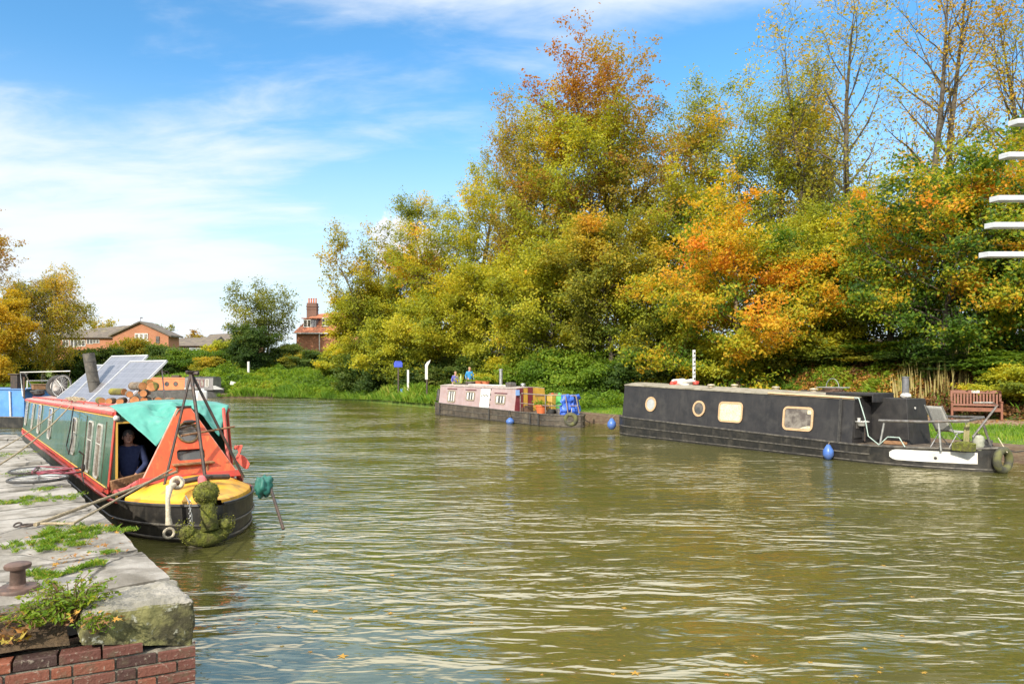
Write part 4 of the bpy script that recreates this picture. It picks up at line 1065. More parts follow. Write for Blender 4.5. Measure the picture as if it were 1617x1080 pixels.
# ------------------------------------------------------------------ green boat by the quay
FG = Frame((-6.37, 10.67), (0.64, -0.77))
def rope(name, pts, r, m, label, sag=0.0, twist=True, group=None, cat='rope'):
    P = [Vector(p) for p in pts]
    out = []
    for a, b in zip(P[:-1], P[1:]):
        n = max(4, int((b - a).length / .12))
        for i in range(n): out.append(a.lerp(b, i / n))
    out.append(P[-1]); N = len(out)
    if sag:
        for i in range(N): t = i / (N - 1); out[i] = out[i] - Vector((0, 0, sag * 4 * t * (1 - t)))
    rr = [r * (1 + .14 * sin(i * 2.1)) for i in range(N)]
    mb = MB(); mb.tube(out, rr, 7)
    return mb.build(name, m, smooth=60, label=label, cat=cat, group=group)
def green_boat():
    R = empty('green_narrowboat', (FG.o.x, FG.o.y, 0), FG.rz, 'green narrowboat with red roof edge and orange pointed bow board moored at the stone quay', 'boat')
    yc = 1.0; XE = -15.2
    zr = lambda x: 1.73 + .0165 * x if x < 0 else 1.73
    zg = lambda x: .44 + (.0 if x < 0 else .030 * x)
    def wf(x):
        if x < -14: return 1.02 * sqrt(max(.0, 1 - ((-14 - x) / 3.1) ** 2)) if x > -17 else .1
        if x < .5: return 1.02
        t = (x - .5) / 1.85; return 1.02 * max(.02, (1 - t ** 1.7)) ** .66
    xs = [-17, -16.6, -16, -15, -14] + [lerp(-13, .6, i / 14) for i in range(15)] + [.9, 1.1, 1.3, 1.5, 1.7, 1.9, 2.05, 2.18, 2.27, 2.32, 2.345]
    arch_hull(xs, wf, zg, yc, flare=.93).build('hull', m_black, R, smooth=40)
    for k, (f, m_) in enumerate(((1.0, m_redtrim), (.48, m_black), (.10, m_black))):
        for sd in (-1, 1):
            z_ = (lambda x, f=f: zg(x) * f)
            pts = strake(xs, (lambda x, f=f: wf(x) * (1.0 if f > .4 else .965)), z_, yc, side=sd)
            sel = [p for p in pts if p[0] <= .9] if k == 0 else pts
            mb = MB(); mb.tube(sel, .028 if k == 0 else .016, 6); mb.build('rubbing_strake', m_ if k == 0 else MATS['strake_grey'], R)
    # side decks (red) and stern deck
    mb = deck_strip([x for x in xs if x <= .2], wf, lambda x: zg(x) - .01, yc)
    # only side decks beside the cabin: leave the middle to the cabin floor
    sdk = MB()
    for sd in (-1, 1):
        v = []
        for x in [x_ for x_ in xs if -15.2 <= x_ <= .05]:
            v += [(x, yc + sd * wf(x), zg(x) + .002), (x, yc + sd * .93, zg(x) + .002)]
        sdk.add(v, [(i * 2, i * 2 + 2, i * 2 + 3, i * 2 + 1) for i in range(len(v) // 2 - 1)])
    sdk.add([(x, yc + s_ * wf(x) , .445) for x in xs if x <= -15 for s_ in (-1, 1)], [(0, 2, 3, 1), (2, 4, 5, 3), (4, 6, 7, 5)])
    sdk.build('side_deck', m_redtrim, R, smooth=0)
    side, roof = cabin_shell(XE, 0, zg, zr, .05, 1.95, caps=(True, False), seg=16)
    side.build('cabin_wall', m_green, R, smooth=0, solid=.02)
    roof.build('roof', m_roofpink, R, smooth=40)
    # trims
    for sd, yb, yt in ((-1, .05, .16), (1, 1.95, 1.84)):
        t = MB()
        for x in (XE, 0):
            pass
        v = [(lerp(XE, .01, i / 16), yt + sd * .022 + (yb - yt) * .075, zr(lerp(XE, 0, i / 16)) - .075) for i in range(17)]
        t.tube([(p[0], p[1], p[2] + .05) for p in v], .034, 6); t.build('cantrail', m_redtrim, R)
        t = MB(); t.tube(v, .010, 5); t.build('coach_line', m_yline, R)
        t = MB(); t.tube([(lerp(XE, .01, i / 16), yb + sd * .012 * 1, zg(0) + .10) for i in range(17)], .009, 5); t.build('coach_line', m_yline, R)
        t = MB(); t.box((lerp(XE, 0, .5), yb + sd * .014, zg(0) + .045), (abs(XE), .02, .05)); t.build('lower_band', m_redtrim, R, smooth=0)
        t = MB(); t.tube([(lerp(XE + .6, -.5, i / 20), yt - sd * .12, zr(lerp(XE, 0, i / 20)) + .085) for i in range(21)], .018, 6)
        for i in range(9):
            x = lerp(XE + .7, -.7, i / 8); t.rod((x, yt - sd * .12, zr(x) + .02), (x, yt - sd * .12, zr(x) + .08), .012, 6)
        t.build('handrail', m_redtrim, R)
    t = MB(); t.tube([(.012, .045, .46), (.012, .155, 1.74)], .022, 6); t.build('corner_trim', m_redtrim, R)
    t = MB(); t.tube([(.012, 1.955, .46), (.012, 1.845, 1.74)], .022, 6); t.build('corner_trim', m_redtrim, R)
    # front bulkhead with open doorway
    b = MB()
    def Q(y0, y1, z0, z1, x=0.0, th=.03): b.box(((x) - th / 2, (y0 + y1) / 2, (z0 + z1) / 2), (th, y1 - y0, z1 - z0))
    b.prism([(0, .05, .30), (0, .15, .30), (0, .17, 1.75), (0, .16, 1.73)], (-.03, 0, 0))
    Q(.165, 1.15, 1.58, 1.765); b.prism([(0, 1.15, .30), (0, 1.95, .30), (0, 1.84, 1.73), (0, 1.15, 1.77)], (-.03, 0, 0))
    b.build('front_bulkhead', m_green, R, smooth=0)
    t = MB()
    t.box((.012, .165, .98), (.03, .03, 1.20)); t.box((.012, 1.135, .98), (.03, .03, 1.20)); t.box((.012, .65, 1.567), (.03, .94, .03))
    t.build('door_frame', m_yline, R, smooth=0)
    it = MB(); x0, x1, y0, y1, z0, z1 = -3.2, -.035, .13, 1.80, -.30, 1.66
    it.add([(x0, y0, z0), (x1, y0, z0), (x1, y1, z0), (x0, y1, z0), (x0, y0 + .09, z1), (x1, y0 + .09, z1), (x1, y1 - .02, z1), (x0, y1 - .02, z1)], [(0, 1, 2, 3), (4, 5, 6, 7), (0, 1, 5, 4), (3, 2, 6, 7), (0, 3, 7, 4)])
    it.build('interior', m_interior, R, smooth=0)
    # well deck floor and low sides
    wd = MB(); wd.box((.52, 1.0, .17), (1.04, 1.92, .04)); wd.build('well_floor', m_wooddark, R, smooth=0)
    # foredeck
    def fz(x): return zg(x) + .015
    fx = [1.0, 1.15, 1.3, 1.45, 1.6, 1.75, 1.9, 2.03, 2.14, 2.22, 2.27, 2.31]
    mb = deck_strip(fx, wf, lambda x: fz(x) + .05, yc, inset=.055, camber=.0)
    mb.v = [(q[0], q[1], q[2] + .25 * max(0, 1 - ((q[1] - yc) / max(wf(q[0]) - .055, .02)) ** 2) ** .8 * max(0, 1 - ((q[0] - 1.0) / 1.33) ** 2)) for q in mb.v]
    n = 7
    v = []
    for sd in (-1, 1):
        v = []
        for x in fx: w_ = max(wf(x) - .055, .01); v += [(x, yc + sd * w_, fz(x) + .05), (x, yc + sd * (w_ + .02), fz(x) - .03)]
        mb.add(v, [(i * 2, i * 2 + 2, i * 2 + 3, i * 2 + 1) for i in range(len(fx) - 1)])
    mb.add([(1.0, yc - wf(1.0) + .055, fz(1) + .05), (1.0, yc + wf(1.0) - .055, fz(1) + .05), (1.0, yc + wf(1.0) - .055, .2), (1.0, yc - wf(1.0) + .055, .2)], [(0, 1, 2, 3)])
    mb.build('foredeck', m_yellow, R, smooth=45)
    t = MB()
    for sd in (-1, 1):
        t.tube([(x, yc + sd * wf(x), zg(x) + .01) for x in [.9] + fx + [2.343]], .024, 7)
    t.build('gunwale_rim', m_black, R)
    # pink flared coaming at the near side of the well
    t = MB(); t.tube([(.02, .10, .50), (.35, .11, .52), (.75, .17, .60), (1.0, .28, .74)], [.03, .045, .055, .04], 8)
    t.build('coaming', mat('pink_paint', (0.62, 0.14, 0.14), (0.50, 0.09, 0.08), scale=5, rough=.5), R)
    t = MB(); t.tube([(.02, 1.90, .50), (.35, 1.89, .52), (.75, 1.83, .60), (1.0, 1.72, .74)], [.03, .045, .055, .04], 8); t.build('coaming', MATS['pink_paint'], R)
    # cratch board with round and slot openings
    def CP(y, z, off=0.0):
        t = (z - .72) / (1.80 - .72); x = lerp(1.06, .60, t) + off; return (x, y, z)
    ap = .085; yb0, yb1 = .30, 1.70; zb, zt = .72, 1.80
    def outline():
        pts = [(yb0, zb), (yb1, zb), (1.0 + ap, zt), (1.0 - ap, zt)]; return pts
    bm = bmesh.new()
    def loop(pts, off): return [bm.verts.new(CP(y, z, off)) for y, z in pts]
    circ = [(1.02 + .155 * cos(a * pi / 12), 1.42 + .150 * sin(a * pi / 12)) for a in range(24)]
    slot = []
    for cx, cz, a0 in ((1.19, 1.115, 0), (.87, 1.115, 90), (.87, 1.045, 180), (1.19, 1.045, 270)):
        for k in range(5):
            a = radians(a0 + 22.5 * k); slot.append((cx + .045 * cos(a), cz + .045 * sin(a)))
    es = []
    for pts in (outline(), circ, slot):
        vv = loop(pts, 0); es += [bm.edges.new((vv[i], vv[(i + 1) % len(vv)])) for i in range(len(vv))]
    bmesh.ops.triangle_fill(bm, use_beauty=True, use_dissolve=False, edges=es)
    me = bpy.data.meshes.new('cratch_board'); bm.to_mesh(me); bm.free(); me.materials.append(m_orange)
    cb_ = bpy.data.objects.new('cratch_board', me); COL.objects.link(cb_); cb_.parent = R
    md = cb_.modifiers.new('s', 'SOLIDIFY'); md.thickness = .035; md.offset = 0
    t = MB()
    Mx = Matrix.Rotation(radians(90 - 23), 3, 'Y')
    cpos = CP(1.02, 1.42, .03)
    t.tube([CP(1.02 + .155 * cos(a * pi / 16), 1.42 + .15 * sin(a * pi / 16), .025) for a in range(32)], .017, 8, closed=True); t.build('porthole_rim', mat('brass', (0.35, 0.24, 0.10), (0.16, 0.10, 0.05), scale=14, rough=.4, metal=.8), cb_)
    t = MB(); t.lathe([(.0, -.004), (.15, -.004), (.15, .004), (0, .004)], CP(1.02, 1.42, -.012), 24, Mx); t.build('porthole_glass', m_glass, cb_)
    t = MB(); t.add([CP(.83, 1.0, -.05), CP(1.24, 1.0, -.05), CP(1.24, 1.16, -.05), CP(.83, 1.16, -.05)], [(0, 1, 2, 3)]); t.build('slot_backing', m_glass, cb_, smooth=0)
    t = MB(); t.box((1.0, 1.04, .955), (.13, .60, .03), ry=radians(4)); t.box((1.02, .80, .86), (.03, .035, .18)); t.box((1.02, 1.24, .86), (.03, .035, .18)); t.build('shelf', m_wood, cb_, bevel=.008)
    t = MB(); 
    for sd in (-1, 1): t.tube([CP(1 + sd * .70, .72, .0), CP(1 + sd * ap, 1.80, .0)], .016, 6)
    t.build('board_edge', mat('faded_pink_edge', (0.66, 0.32, 0.24), (0.5, 0.2, 0.15), scale=9, rough=.6), cb_)
    t = MB(); t.box((.60, 1.0, 1.815), (.07, .22, .03)); t.build('ridge_cap', m_darkmetal, cb_, bevel=.005)
    t = MB(); t.box((1.085, 1.0, .755), (.03, 1.46, .10), ry=radians(-18)); t.build('foot_band', m_redtrim, cb_, bevel=.006)
    # dark green and red side board folded beyond the bow board
    t = MB(); t.prism([(-.02, 1.90, 1.05), (.75, 1.62, .80), (.85, 1.60, 1.05), (.30, 1.72, 1.74), (-.02, 1.84, 1.72)], (0, -.03, 0)); t.build('side_board', m_green, R, smooth=0)
    t = MB(); t.tube([(.30, 1.70, 1.75), (.86, 1.59, 1.04), (1.02, 1.60, .78)], .028, 6); t.build('side_board_edge', m_redtrim, R)
    # windows on the near side
    lean = .11 / 1.29
    yw = lambda z: .05 + (z - .44) * lean
    data = [(-14.3, .50, 1.10, .85, .62), (-12.3, .30, 1.08, .80, .35), (-10.5, .55, 1.10, .85, .62), (-8.05, .55, 1.12, .83, .60), (-4.0, .50, 1.10, .80, .58)]
    for x, w_, zc, h_, _ in data:
        zz = zc - .02 + .0
        window(R, x, zz, w_, h_ * .85, yw(zz) - .012, lean, m_frame, m_glass2, fw=.03, corner=.09, split=(.62,))
    for x in (-2.05, -1.12):
        window(R, x, 1.03, .42, .86, yw(1.03) - .012, lean, m_frame, m_glass if x < -1.5 else m_glass2, fw=.03, corner=.07, split=(.64,))
    t = MB()
    for x in (-2.62, -.62):
        t = MB(); t.box((x, yw(1.0) - .012, 1.0), (.012, .012, 1.10), rx=-.085); t.build('side_door_seam', m_wooddark, R, smooth=0)
    # flue
    t = MB(); x, y = -6.75, .9; zb_ = zr(x) + .07
    t.tube([(x, y, zb_ - .02), (x - .02, y - .04, zb_ + .25), (x - .05, y - .17, zb_ + 1.13)], .125, 18); t.tube([(x, y, zb_ - .02), (x, y, zb_ + .05)], .17, 18)
    for q in (.22, .45, .68, .92): t.tube([(x - .045 * q, y - .15 * q, zb_ + q), (x - .045 * q, y - .15 * q, zb_ + q + .02)], .131, 18)
    t.build('chimney', mat('sooty_flue', (0.10, 0.095, 0.08), (0.055, 0.05, 0.042), scale=5, rough=.8, bump=.006, dirt=(.24, .21, .16), dirt_amt=.5, dscale=5), R, smooth=35)
    t = MB(); t.blob((.03, .16, 1.64), (.045, .045, .045), n=8); t.build('bow_lamp', m_white, R)
    # stern rail seen above the roof
    t = MB(); f = lambda px, py, y: (lambda x: (x, y, FG.z(x, y, py)))(FG.xpx(px, y))
    A, B_, C_, D_ = f(36, 626, .3), f(32, 588, .3), f(111, 586, 1.7), f(104, 618, 1.7)
    E_, F_ = f(49, 610, 1.0), f(39, 588, .6)
    t.tube([A, B_, C_, D_], .022, 6); t.tube([E_, F_], .02, 6)
    t.build('stern_rail', m_white, R)
    return R
mat('strake_grey', (0.05, 0.046, 0.042), (0.14, 0.125, 0.10), scale=7, rough=.5, metal=.3)
GB = green_boat()

# --- things on and around the green boat
def gw(x, y, z): return FG.w(x, y, z)
zroof = lambda x: 1.73 + .0165 * x
def tarp():
    # draped from the front edge of the roof over the ridge of the bow board
    back = [(-.05, .13, 1.745), (-.30, .45, 1.82), (-.45, .8, 1.90), (-.45, 1.1, 1.90), (-.35, 1.5, 1.85), (-.25, 1.87, 1.76)]
    front = [(.80, .56, 1.22), (.73, .74, 1.44), (.66, .90, 1.74), (.62, 1.06, 1.83), (.66, 1.30, 1.62), (.74, 1.50, 1.30)]
    def samp(L, v):
        f = v * (len(L) - 1); i = min(int(f), len(L) - 2); return Vector(L[i]).lerp(Vector(L[i + 1]), f - i)
    def fn(u, v):
        ux = u; bq = samp(back, v); fq = samp(front, v); e_ = Vector((.035, bq.y, 1.73 + .075 * (1 - ((bq.y - 1) / .85) ** 2) + .045))
        bq = Vector((-.42, bq.y, e_.z + .03)); p = bq.lerp(e_, u / .35) if u < .35 else e_.lerp(fq, (u - .35) / .65)
        ed = min(u, 1 - u, v * 2, 2 - 2 * v) * 2
        fold = sin(v * 23 + 5 * u + 1.6 * sin(u * 5)) * .030 * (.3 + ed) + (.5 - abs(noise.noise(p * 3.3))) * .16 * ed - .07 * ed + (.3 - abs(noise.noise(p * 8.5))) * .05 * (.3 + ed)
        belly = -.07 * sin(pi * max(0, (u - .35) / .65)) * sin(pi * v); fold *= (.35 if u < .38 else 1)
        return p + Vector((fold * .3, 0, fold + belly + .015))
    mb = MB(); mb.grid(fn, 36, 60)
    mb.build('tarpaulin', m_tarp, smooth=180, loc=(FG.o.x, FG.o.y, 0), rz=FG.rz, label='sea-green tarpaulin draped from the roof over the orange bow board', cat='tarpaulin', solid=.006)
tarp()
def bow_tripod():
    R = empty('mooring_tripod', (FG.o.x, FG.o.y, 0), FG.rz, 'dark metal tripod of poles standing on the yellow foredeck in front of the bow board', 'tripod')
    ax = (1.10, .98, 2.36)
    for ft, r in (((1.30, .56, .70), .020), ((1.62, 1.05, .74), .026), ((1.25, 1.72, .70), .022)):
        t = MB(); t.rod(ft, ax, r, 7); t.build('leg', m_darkmetal, R)
    t = MB(); t.rod((1.05, .93, 2.36), (1.20, 1.06, 2.34), .03, 8); t.box((1.12, .99, 2.375), (.12, .16, .02)); t.build('head', m_darkmetal, R)
    t = MB(); t.rod((1.34, .78, 1.42), (1.12, 1.62, 1.50), .016, 6); t.build('cross_bar', m_wood, R)
    return R
bow_tripod()
def logs():
    rnd = random.Random(3)
    end = mat('log_end', (0.52, 0.24, 0.09), (0.36, 0.15, 0.05), scale=9, rough=.8, bump=.004)
    bk = mat('log_bark', (0.22, 0.17, 0.12), (0.09, 0.06, 0.04), scale=8, rough=.95, bump=.02, dirt=(0.30, 0.29, 0.24), dirt_amt=.6, dscale=5)
    bk2 = mat('mossy_bark', (0.22, 0.20, 0.03), (0.10, 0.09, 0.03), scale=7, rough=.95, bump=.02)
    words_ = ['mossy log nearest the red roof edge, lying left of the heap', 'short log at the lower left of the heap showing a round orange end', 'log at the bottom front of the heap beside the green tarpaulin', 'thick log in the middle of the heap with its cut end towards the water', 'log at the bottom of the heap behind the thick middle one',
              'log low on the right side of the heap', 'small log at the right foot of the heap', 'long pale-barked log slanting across the top of the heap', 'log on the upper right of the heap with a broad orange end', 'log high on the left of the heap pointing at the solar panels',
              'thin log tucked under the long slanting one', 'short log filling the middle of the second layer', 'mossy log on the crest of the heap', 'small split log behind the crest of the heap']
    spec = [((-2.35, .30), 0, .060, .46, 1, 20), ((-2.0, .42), 0, .055, .34, 0, -18), ((-1.75, .55), 0, .060, .40, 0, -12), ((-1.6, .72), 0, .075, .50, 0, 5), ((-1.55, .90), 0, .062, .45, 0, -14),
            ((-1.45, 1.07), 0, .062, .42, 0, 10), ((-1.30, 1.24), 0, .052, .36, 0, 30), ((-1.75, .80), 2, .072, .62, 0, 38), ((-1.55, 1.02), 1.85, .082, .44, 1, -6), ((-1.95, .52), 1.3, .060, .46, 1, 62),
            ((-1.62, .64), 1, .055, .44, 0, 12), ((-1.5, .86), 1.05, .060, .40, 0, -8), ((-1.65, .95), 2.6, .060, .44, 1, 24), ((-1.9, .95), 1.2, .055, .40, 0, -30)]
    for i, ((x, y), lay, r, L, mossy, ang) in enumerate(spec):
        z = zroof(x) + .085 + r + lay * .125
        r *= 1.05; L *= .8; a = radians(ang * .6 - 14); c = gw(x, y, z)
        R = empty('log', c, FG.rz + a, words_[i], 'log', 'firewood logs heaped on the roof of the green boat')
        t = MB(); n = 9
        pts = [(-L / 2 + L * k / 5, noise.noise(Vector((k * .7, i, 0))) * .012, noise.noise(Vector((k * .7, i, 5))) * .01) for k in range(6)]
        t.tube(pts, [r * (1 + .10 * noise.noise(Vector((k, i * 3, 2)))) for k in range(6)], 14); t.build('bark', bk2 if mossy else bk, R)
        t = MB(); t.tube([(L / 2 - .002, pts[5][1], pts[5][2]), (L / 2 + .006, pts[5][1], pts[5][2])], r * .93, 14); t.build('cut_end', end, R, smooth=0)
        t = MB(); t.tube([(-L / 2 - .006, pts[0][1], pts[0][2]), (-L / 2 + .002, pts[0][1], pts[0][2])], r * .93, 14); t.build('cut_end', end, R, smooth=0)
logs()
def solar():
    m, nt, p, o = new_mat('solar_cells')
    tc = nt.nodes.new('ShaderNodeTexCoord'); v = tc.outputs['Object']
    br = nt.nodes.new('ShaderNodeTexBrick'); nt.links.new(v, br.inputs[0]); br.offset = 0
    br.inputs['Scale'].default_value = 1; br.inputs['Brick Width'].default_value = .155; br.inputs['Row Height'].default_value = .155; br.inputs['Mortar Size'].default_value = .0045
    br.inputs['Color1'].default_value = (.14, .135, .14, 1); br.inputs['Color2'].default_value = (.18, .175, .19, 1); br.inputs['Mortar'].default_value = (.26, .26, .28, 1)  # cell greys raised so the base colour carries the sky glare
    wv = nt.nodes.new('ShaderNodeTexWave'); wv.bands_direction = 'Y'; nt.links.new(v, wv.inputs[0]); wv.inputs['Scale'].default_value = 12
    nt.links.new(mixc(nt, mth(nt, 'MULTIPLY', mth(nt, 'GREATER_THAN', wv.outputs['Fac'], .93), .5), br.outputs[0], (.3, .31, .35)), p.inputs['Base Color'])
    p.inputs['Roughness'].default_value = .3; p.inputs['Specular IOR Level'].default_value = .5; p.inputs['Coat Weight'].default_value = 0.35; p.inputs['Coat Roughness'].default_value = .2; p.inputs['Coat IOR'].default_value = 1.9
    fr = mat('silver_frame', (0.72, 0.72, 0.70), (0.6, 0.6, 0.58), scale=8, rough=.35, metal=.4)
    labs = ['nearest tilted solar panel, just left of the log heap', 'middle tilted solar panel, crossed by the leaning chimney', 'farthest tilted solar panel, beside the bicycle wheels on the roof']
    for k, ((x, y), a, W, L, tilt) in enumerate((((-4.46, .35), 15, 1.55, 1.30, 45), ((-7.3, .35), 17, 1.7, 1.55, 47), ((-9.9, .35), 15, 1.7, 1.45, 42))):
        z = zroof(x) + .03
        R = empty('solar_panel', gw(x, y, z), FG.rz + radians(a), labs[k], 'solar panel', 'solar panels propped up on the roof of the green boat')
        ct, st = cos(radians(tilt)), sin(radians(tilt))
        pt = bpy.data.objects
        t = MB(); t.box((W / 2, L / 2, 0), (W - .04, L - .04, .012)); c_ = t.build('cells', m, R, smooth=0); c_.rotation_euler = (radians(tilt), 0, 0)
        t = MB()
        for q in ((W / 2, .015, W, .03), (W / 2, L - .015, W, .03), (.015, L / 2, .03, L), (W - .015, L / 2, .03, L)): t.box((q[0], q[1], -.004), (q[2] - (.062 if q[3] > .1 * 0 + .5 else 0) if False else q[2], q[3], .042 if q[2] > .5 else .0405))
        f_ = t.build('frame', fr, R, smooth=0); f_.rotation_euler = (radians(tilt), 0, 0)
        t = MB()
        for xx in (.12, W - .12): t.rod((xx, L * ct * .93, L * st * .93 - .03), (xx, L * ct * 1.02, .0), .014, 6)
        t.build('prop', m_galv, R)
solar()
def wheel_mb(R, tyre, r2=.012):
    return R
def bike_wheel(parent, c, axis_M, R=.33, tr=.019, name='wheel'):
    h = MB(); h.torus(c, R, tr, axis_M, 36, 8)
    w = h.build(name, m_rubber, parent)
    t = MB(); t.torus(c, R - tr - .006, .010, axis_M, 32, 6); t.build('rim', m_galv, w)
    t = MB(); C_ = Vector(c)
    for k in range(24):
        a = 2 * pi * k / 24; p = Vector(((R - .02) * cos(a), (R - .02) * sin(a), 0)); q = Vector((.018 * cos(a + 1.3), .018 * sin(a + 1.3), .028 * (-1) ** k))
        t.rod(C_ + axis_M @ q, C_ + axis_M @ p, .0022, 3)
    t.lathe([(.018, -.035), (.018, .035)], C_, 8, axis_M); t.build('spokes', m_galv, w)
    return w
I3 = Matrix.Identity(3)
def bicycle(loc, rz, label, frame_m, laid=True):
    R = empty('bicycle', loc, rz, label, 'bicycle')
    # built flat: local x from rear to front wheel, local y = the bike's up, z = its side
    bike_wheel(R, (0, 0, .03), I3); bike_wheel(R, (1.04, 0, .04), I3)
    F = MB(); bb = (.43, -.06, .05); st = (.27, .42, .05); hd = (.83, .42, .06); hb = (.865, .30, .06)
    F.rod(bb, st, .016); F.rod(st, hd, .016); F.rod(bb, hb, .018); F.rod(hd, hb, .019)
    for dz in (-.045, .045): F.rod((0, 0, .04 + dz), (.42, -.06, .05 + dz * .4), .009, 6); F.rod((0, 0, .04 + dz), (.28, .36, .05 + dz * .4), .008, 6)
    F.build('frame', frame_m, R)
    F = MB()
    for dz in (-.05, .05): F.tube([hb, (.89, .22, .06 + dz), (.97, .08, .05 + dz), (1.04, 0, .04 + dz)], .010, 6)
    F.build('fork', frame_m, R)
    F = MB(); F.tube([(.27, .42, .05), (.245, .52, .05)], .012, 6); F.blob((.22, .545, .05), (.13, .03, .06), seed=3, amp=.05, n=8); F.build('saddle', m_rubber, R)
    F = MB(); F.rod(hd, (.81, .50, .06), .013); F.tube([(.90, .46, .36), (.88, .52, .30), (.81, .50, .06), (.88, .52, -.12), (.92, .44, .02 - .02)], .012, 6); F.build('handlebar', m_darkmetal, R)
    F = MB(); F.torus(bb, .085, .007, I3, 24, 5); F.rod(bb, (.43 + .15, -.06 + .06, .10), .011, 6); F.rod(bb, (.43 - .15, -.12, .02), .011, 6); F.box((.60, .0, .14), (.09, .05, .02)); F.build('crank', m_darkmetal, R)
    return R
bk = onz(61, 759, .93)
bicycle((bk.x - .60, bk.y + .84, .92), atan2(-.82, .58), 'bicycle with a pink-red frame lying flat on the quay beside the green boat', mat('pinkred_frame', (0.28, 0.03, 0.05), (0.20, 0.025, 0.04), scale=8, rough=.35, coat=.4))
# wheels standing among the clutter on the boat's roof
def roof_clutter():
    x = FG.xpx(100, .8); z = zroof(x) + .09
    up = Matrix.Rotation(radians(78), 3, 'X')
    Mw = Matrix.Rotation(radians(12), 3, 'Z') @ up
    R = empty('spare_wheel', gw(x, .75, z + .33), FG.rz + radians(40), 'spoked bicycle wheel leaning upright on the roof next to the far solar panel', 'wheel')
    bike_wheel(R, (0, 0, 0), up, .33, .02, 'tyre')
    x2 = x - 1.6
    R = empty('spare_tyre', gw(x2, .8, zroof(x2) + .09 + .34), FG.rz + radians(45), 'thick black spare tyre with a pale hub on the far end of the green roof', 'tyre')
    t = MB(); t.torus((0, 0, 0), .26, .085, up, 32, 12, sq=.9); t.build('tread', m_rubber, R)
    t = MB(); t.lathe([(.03, -.04), (.17, -.05), (.18, .05), (.05, .03)], (0, 0, 0), 20, up); t.build('hub', m_steel, R)
    t = MB(); t.blob((0, 0, 0), (.22, .16, .09), 3, .3, 2, 10); t.build('black_bag', m_rubber, None, loc=gw(FG.xpx(60, .4), .4, zroof(-10) + .14), label='crumpled black bag on the roof edge left of the bicycle wheel', cat='bag')
    t = MB(); t.box((0, 0, 0), (.9, .5, .2)); t.box((0, 0, .11), (.95, .55, .03)); t.build('wooden_crate', m_wood, None, bevel=.01, loc=gw(FG.xpx(62, 1.2), 1.2, zroof(-12) + .20), rz=FG.rz, label='low brown crate on the far end of the green boat roof', cat='crate')
    t = MB(); t.box((0, 0, 0), (.05, .05, .85)); t.build('timber_post', m_wooddark, None, loc=gw(FG.xpx(38, .5), .5, 1.75), rz=.2, label='short dark timber post standing at the far end of the green boat roof', cat='post')
    # bent rack behind
    R = empty('bicycle_rack', gw(x - .6, 1.5, zroof(x) + .09), FG.rz + .5, 'tangle of pale curved tubes like a bicycle rack behind the wheels on the roof', 'rack')
    t = MB()
    for k in range(3): t.tube([(k * .25, 0, 0)] + [(k * .25 + .16 - .16 * cos(a * pi / 8), 0, .42 + .16 * sin(a * pi / 8)) for a in range(9)] + [(k * .25 + .32, 0, 0)], .012, 6)
    t.build('hoops', m_white, R)
    t = MB(); t.rod((0, 0, .01), (.85, 0, .01), .014); t.build('base_bar', m_white, R)
    # rope heap on the roof
    t = MB(); rnd = random.Random(8)
    pts = [(-5.2 + .5 * cos(a * .55) * (1 + .2 * sin(a * 1.7)) - a * .02, .32 + .12 * sin(a * .55), zroof(-5.2) + .10 + .012 * (a % 5)) for a in range(46)]
    t.tube([gw(*p) for p in pts], .015, 6); t.build('rope_coil', m_rope, None, label='loose coil of brown rope on the roof edge in front of the nearest solar panel', cat='rope')
    # white canister
    c = gw(-.75, 1.62, 0)
    R = empty('water_container', (c.x, c.y, zroof(-.7) + .06), FG.rz, 'white plastic water container on the roof behind the tarpaulin', 'container')
    t = MB(); t.box((0, 0, .13), (.17, .20, .25)); t.build('body', m_white, R, bevel=.03)
    t = MB(); t.lathe([(.03, .25), (.03, .29), (.0, .29)], (0, .04, 0), 12); t.build('cap', m_white, R)
roof_clutter()
BO = FG.w(-.40, 0)
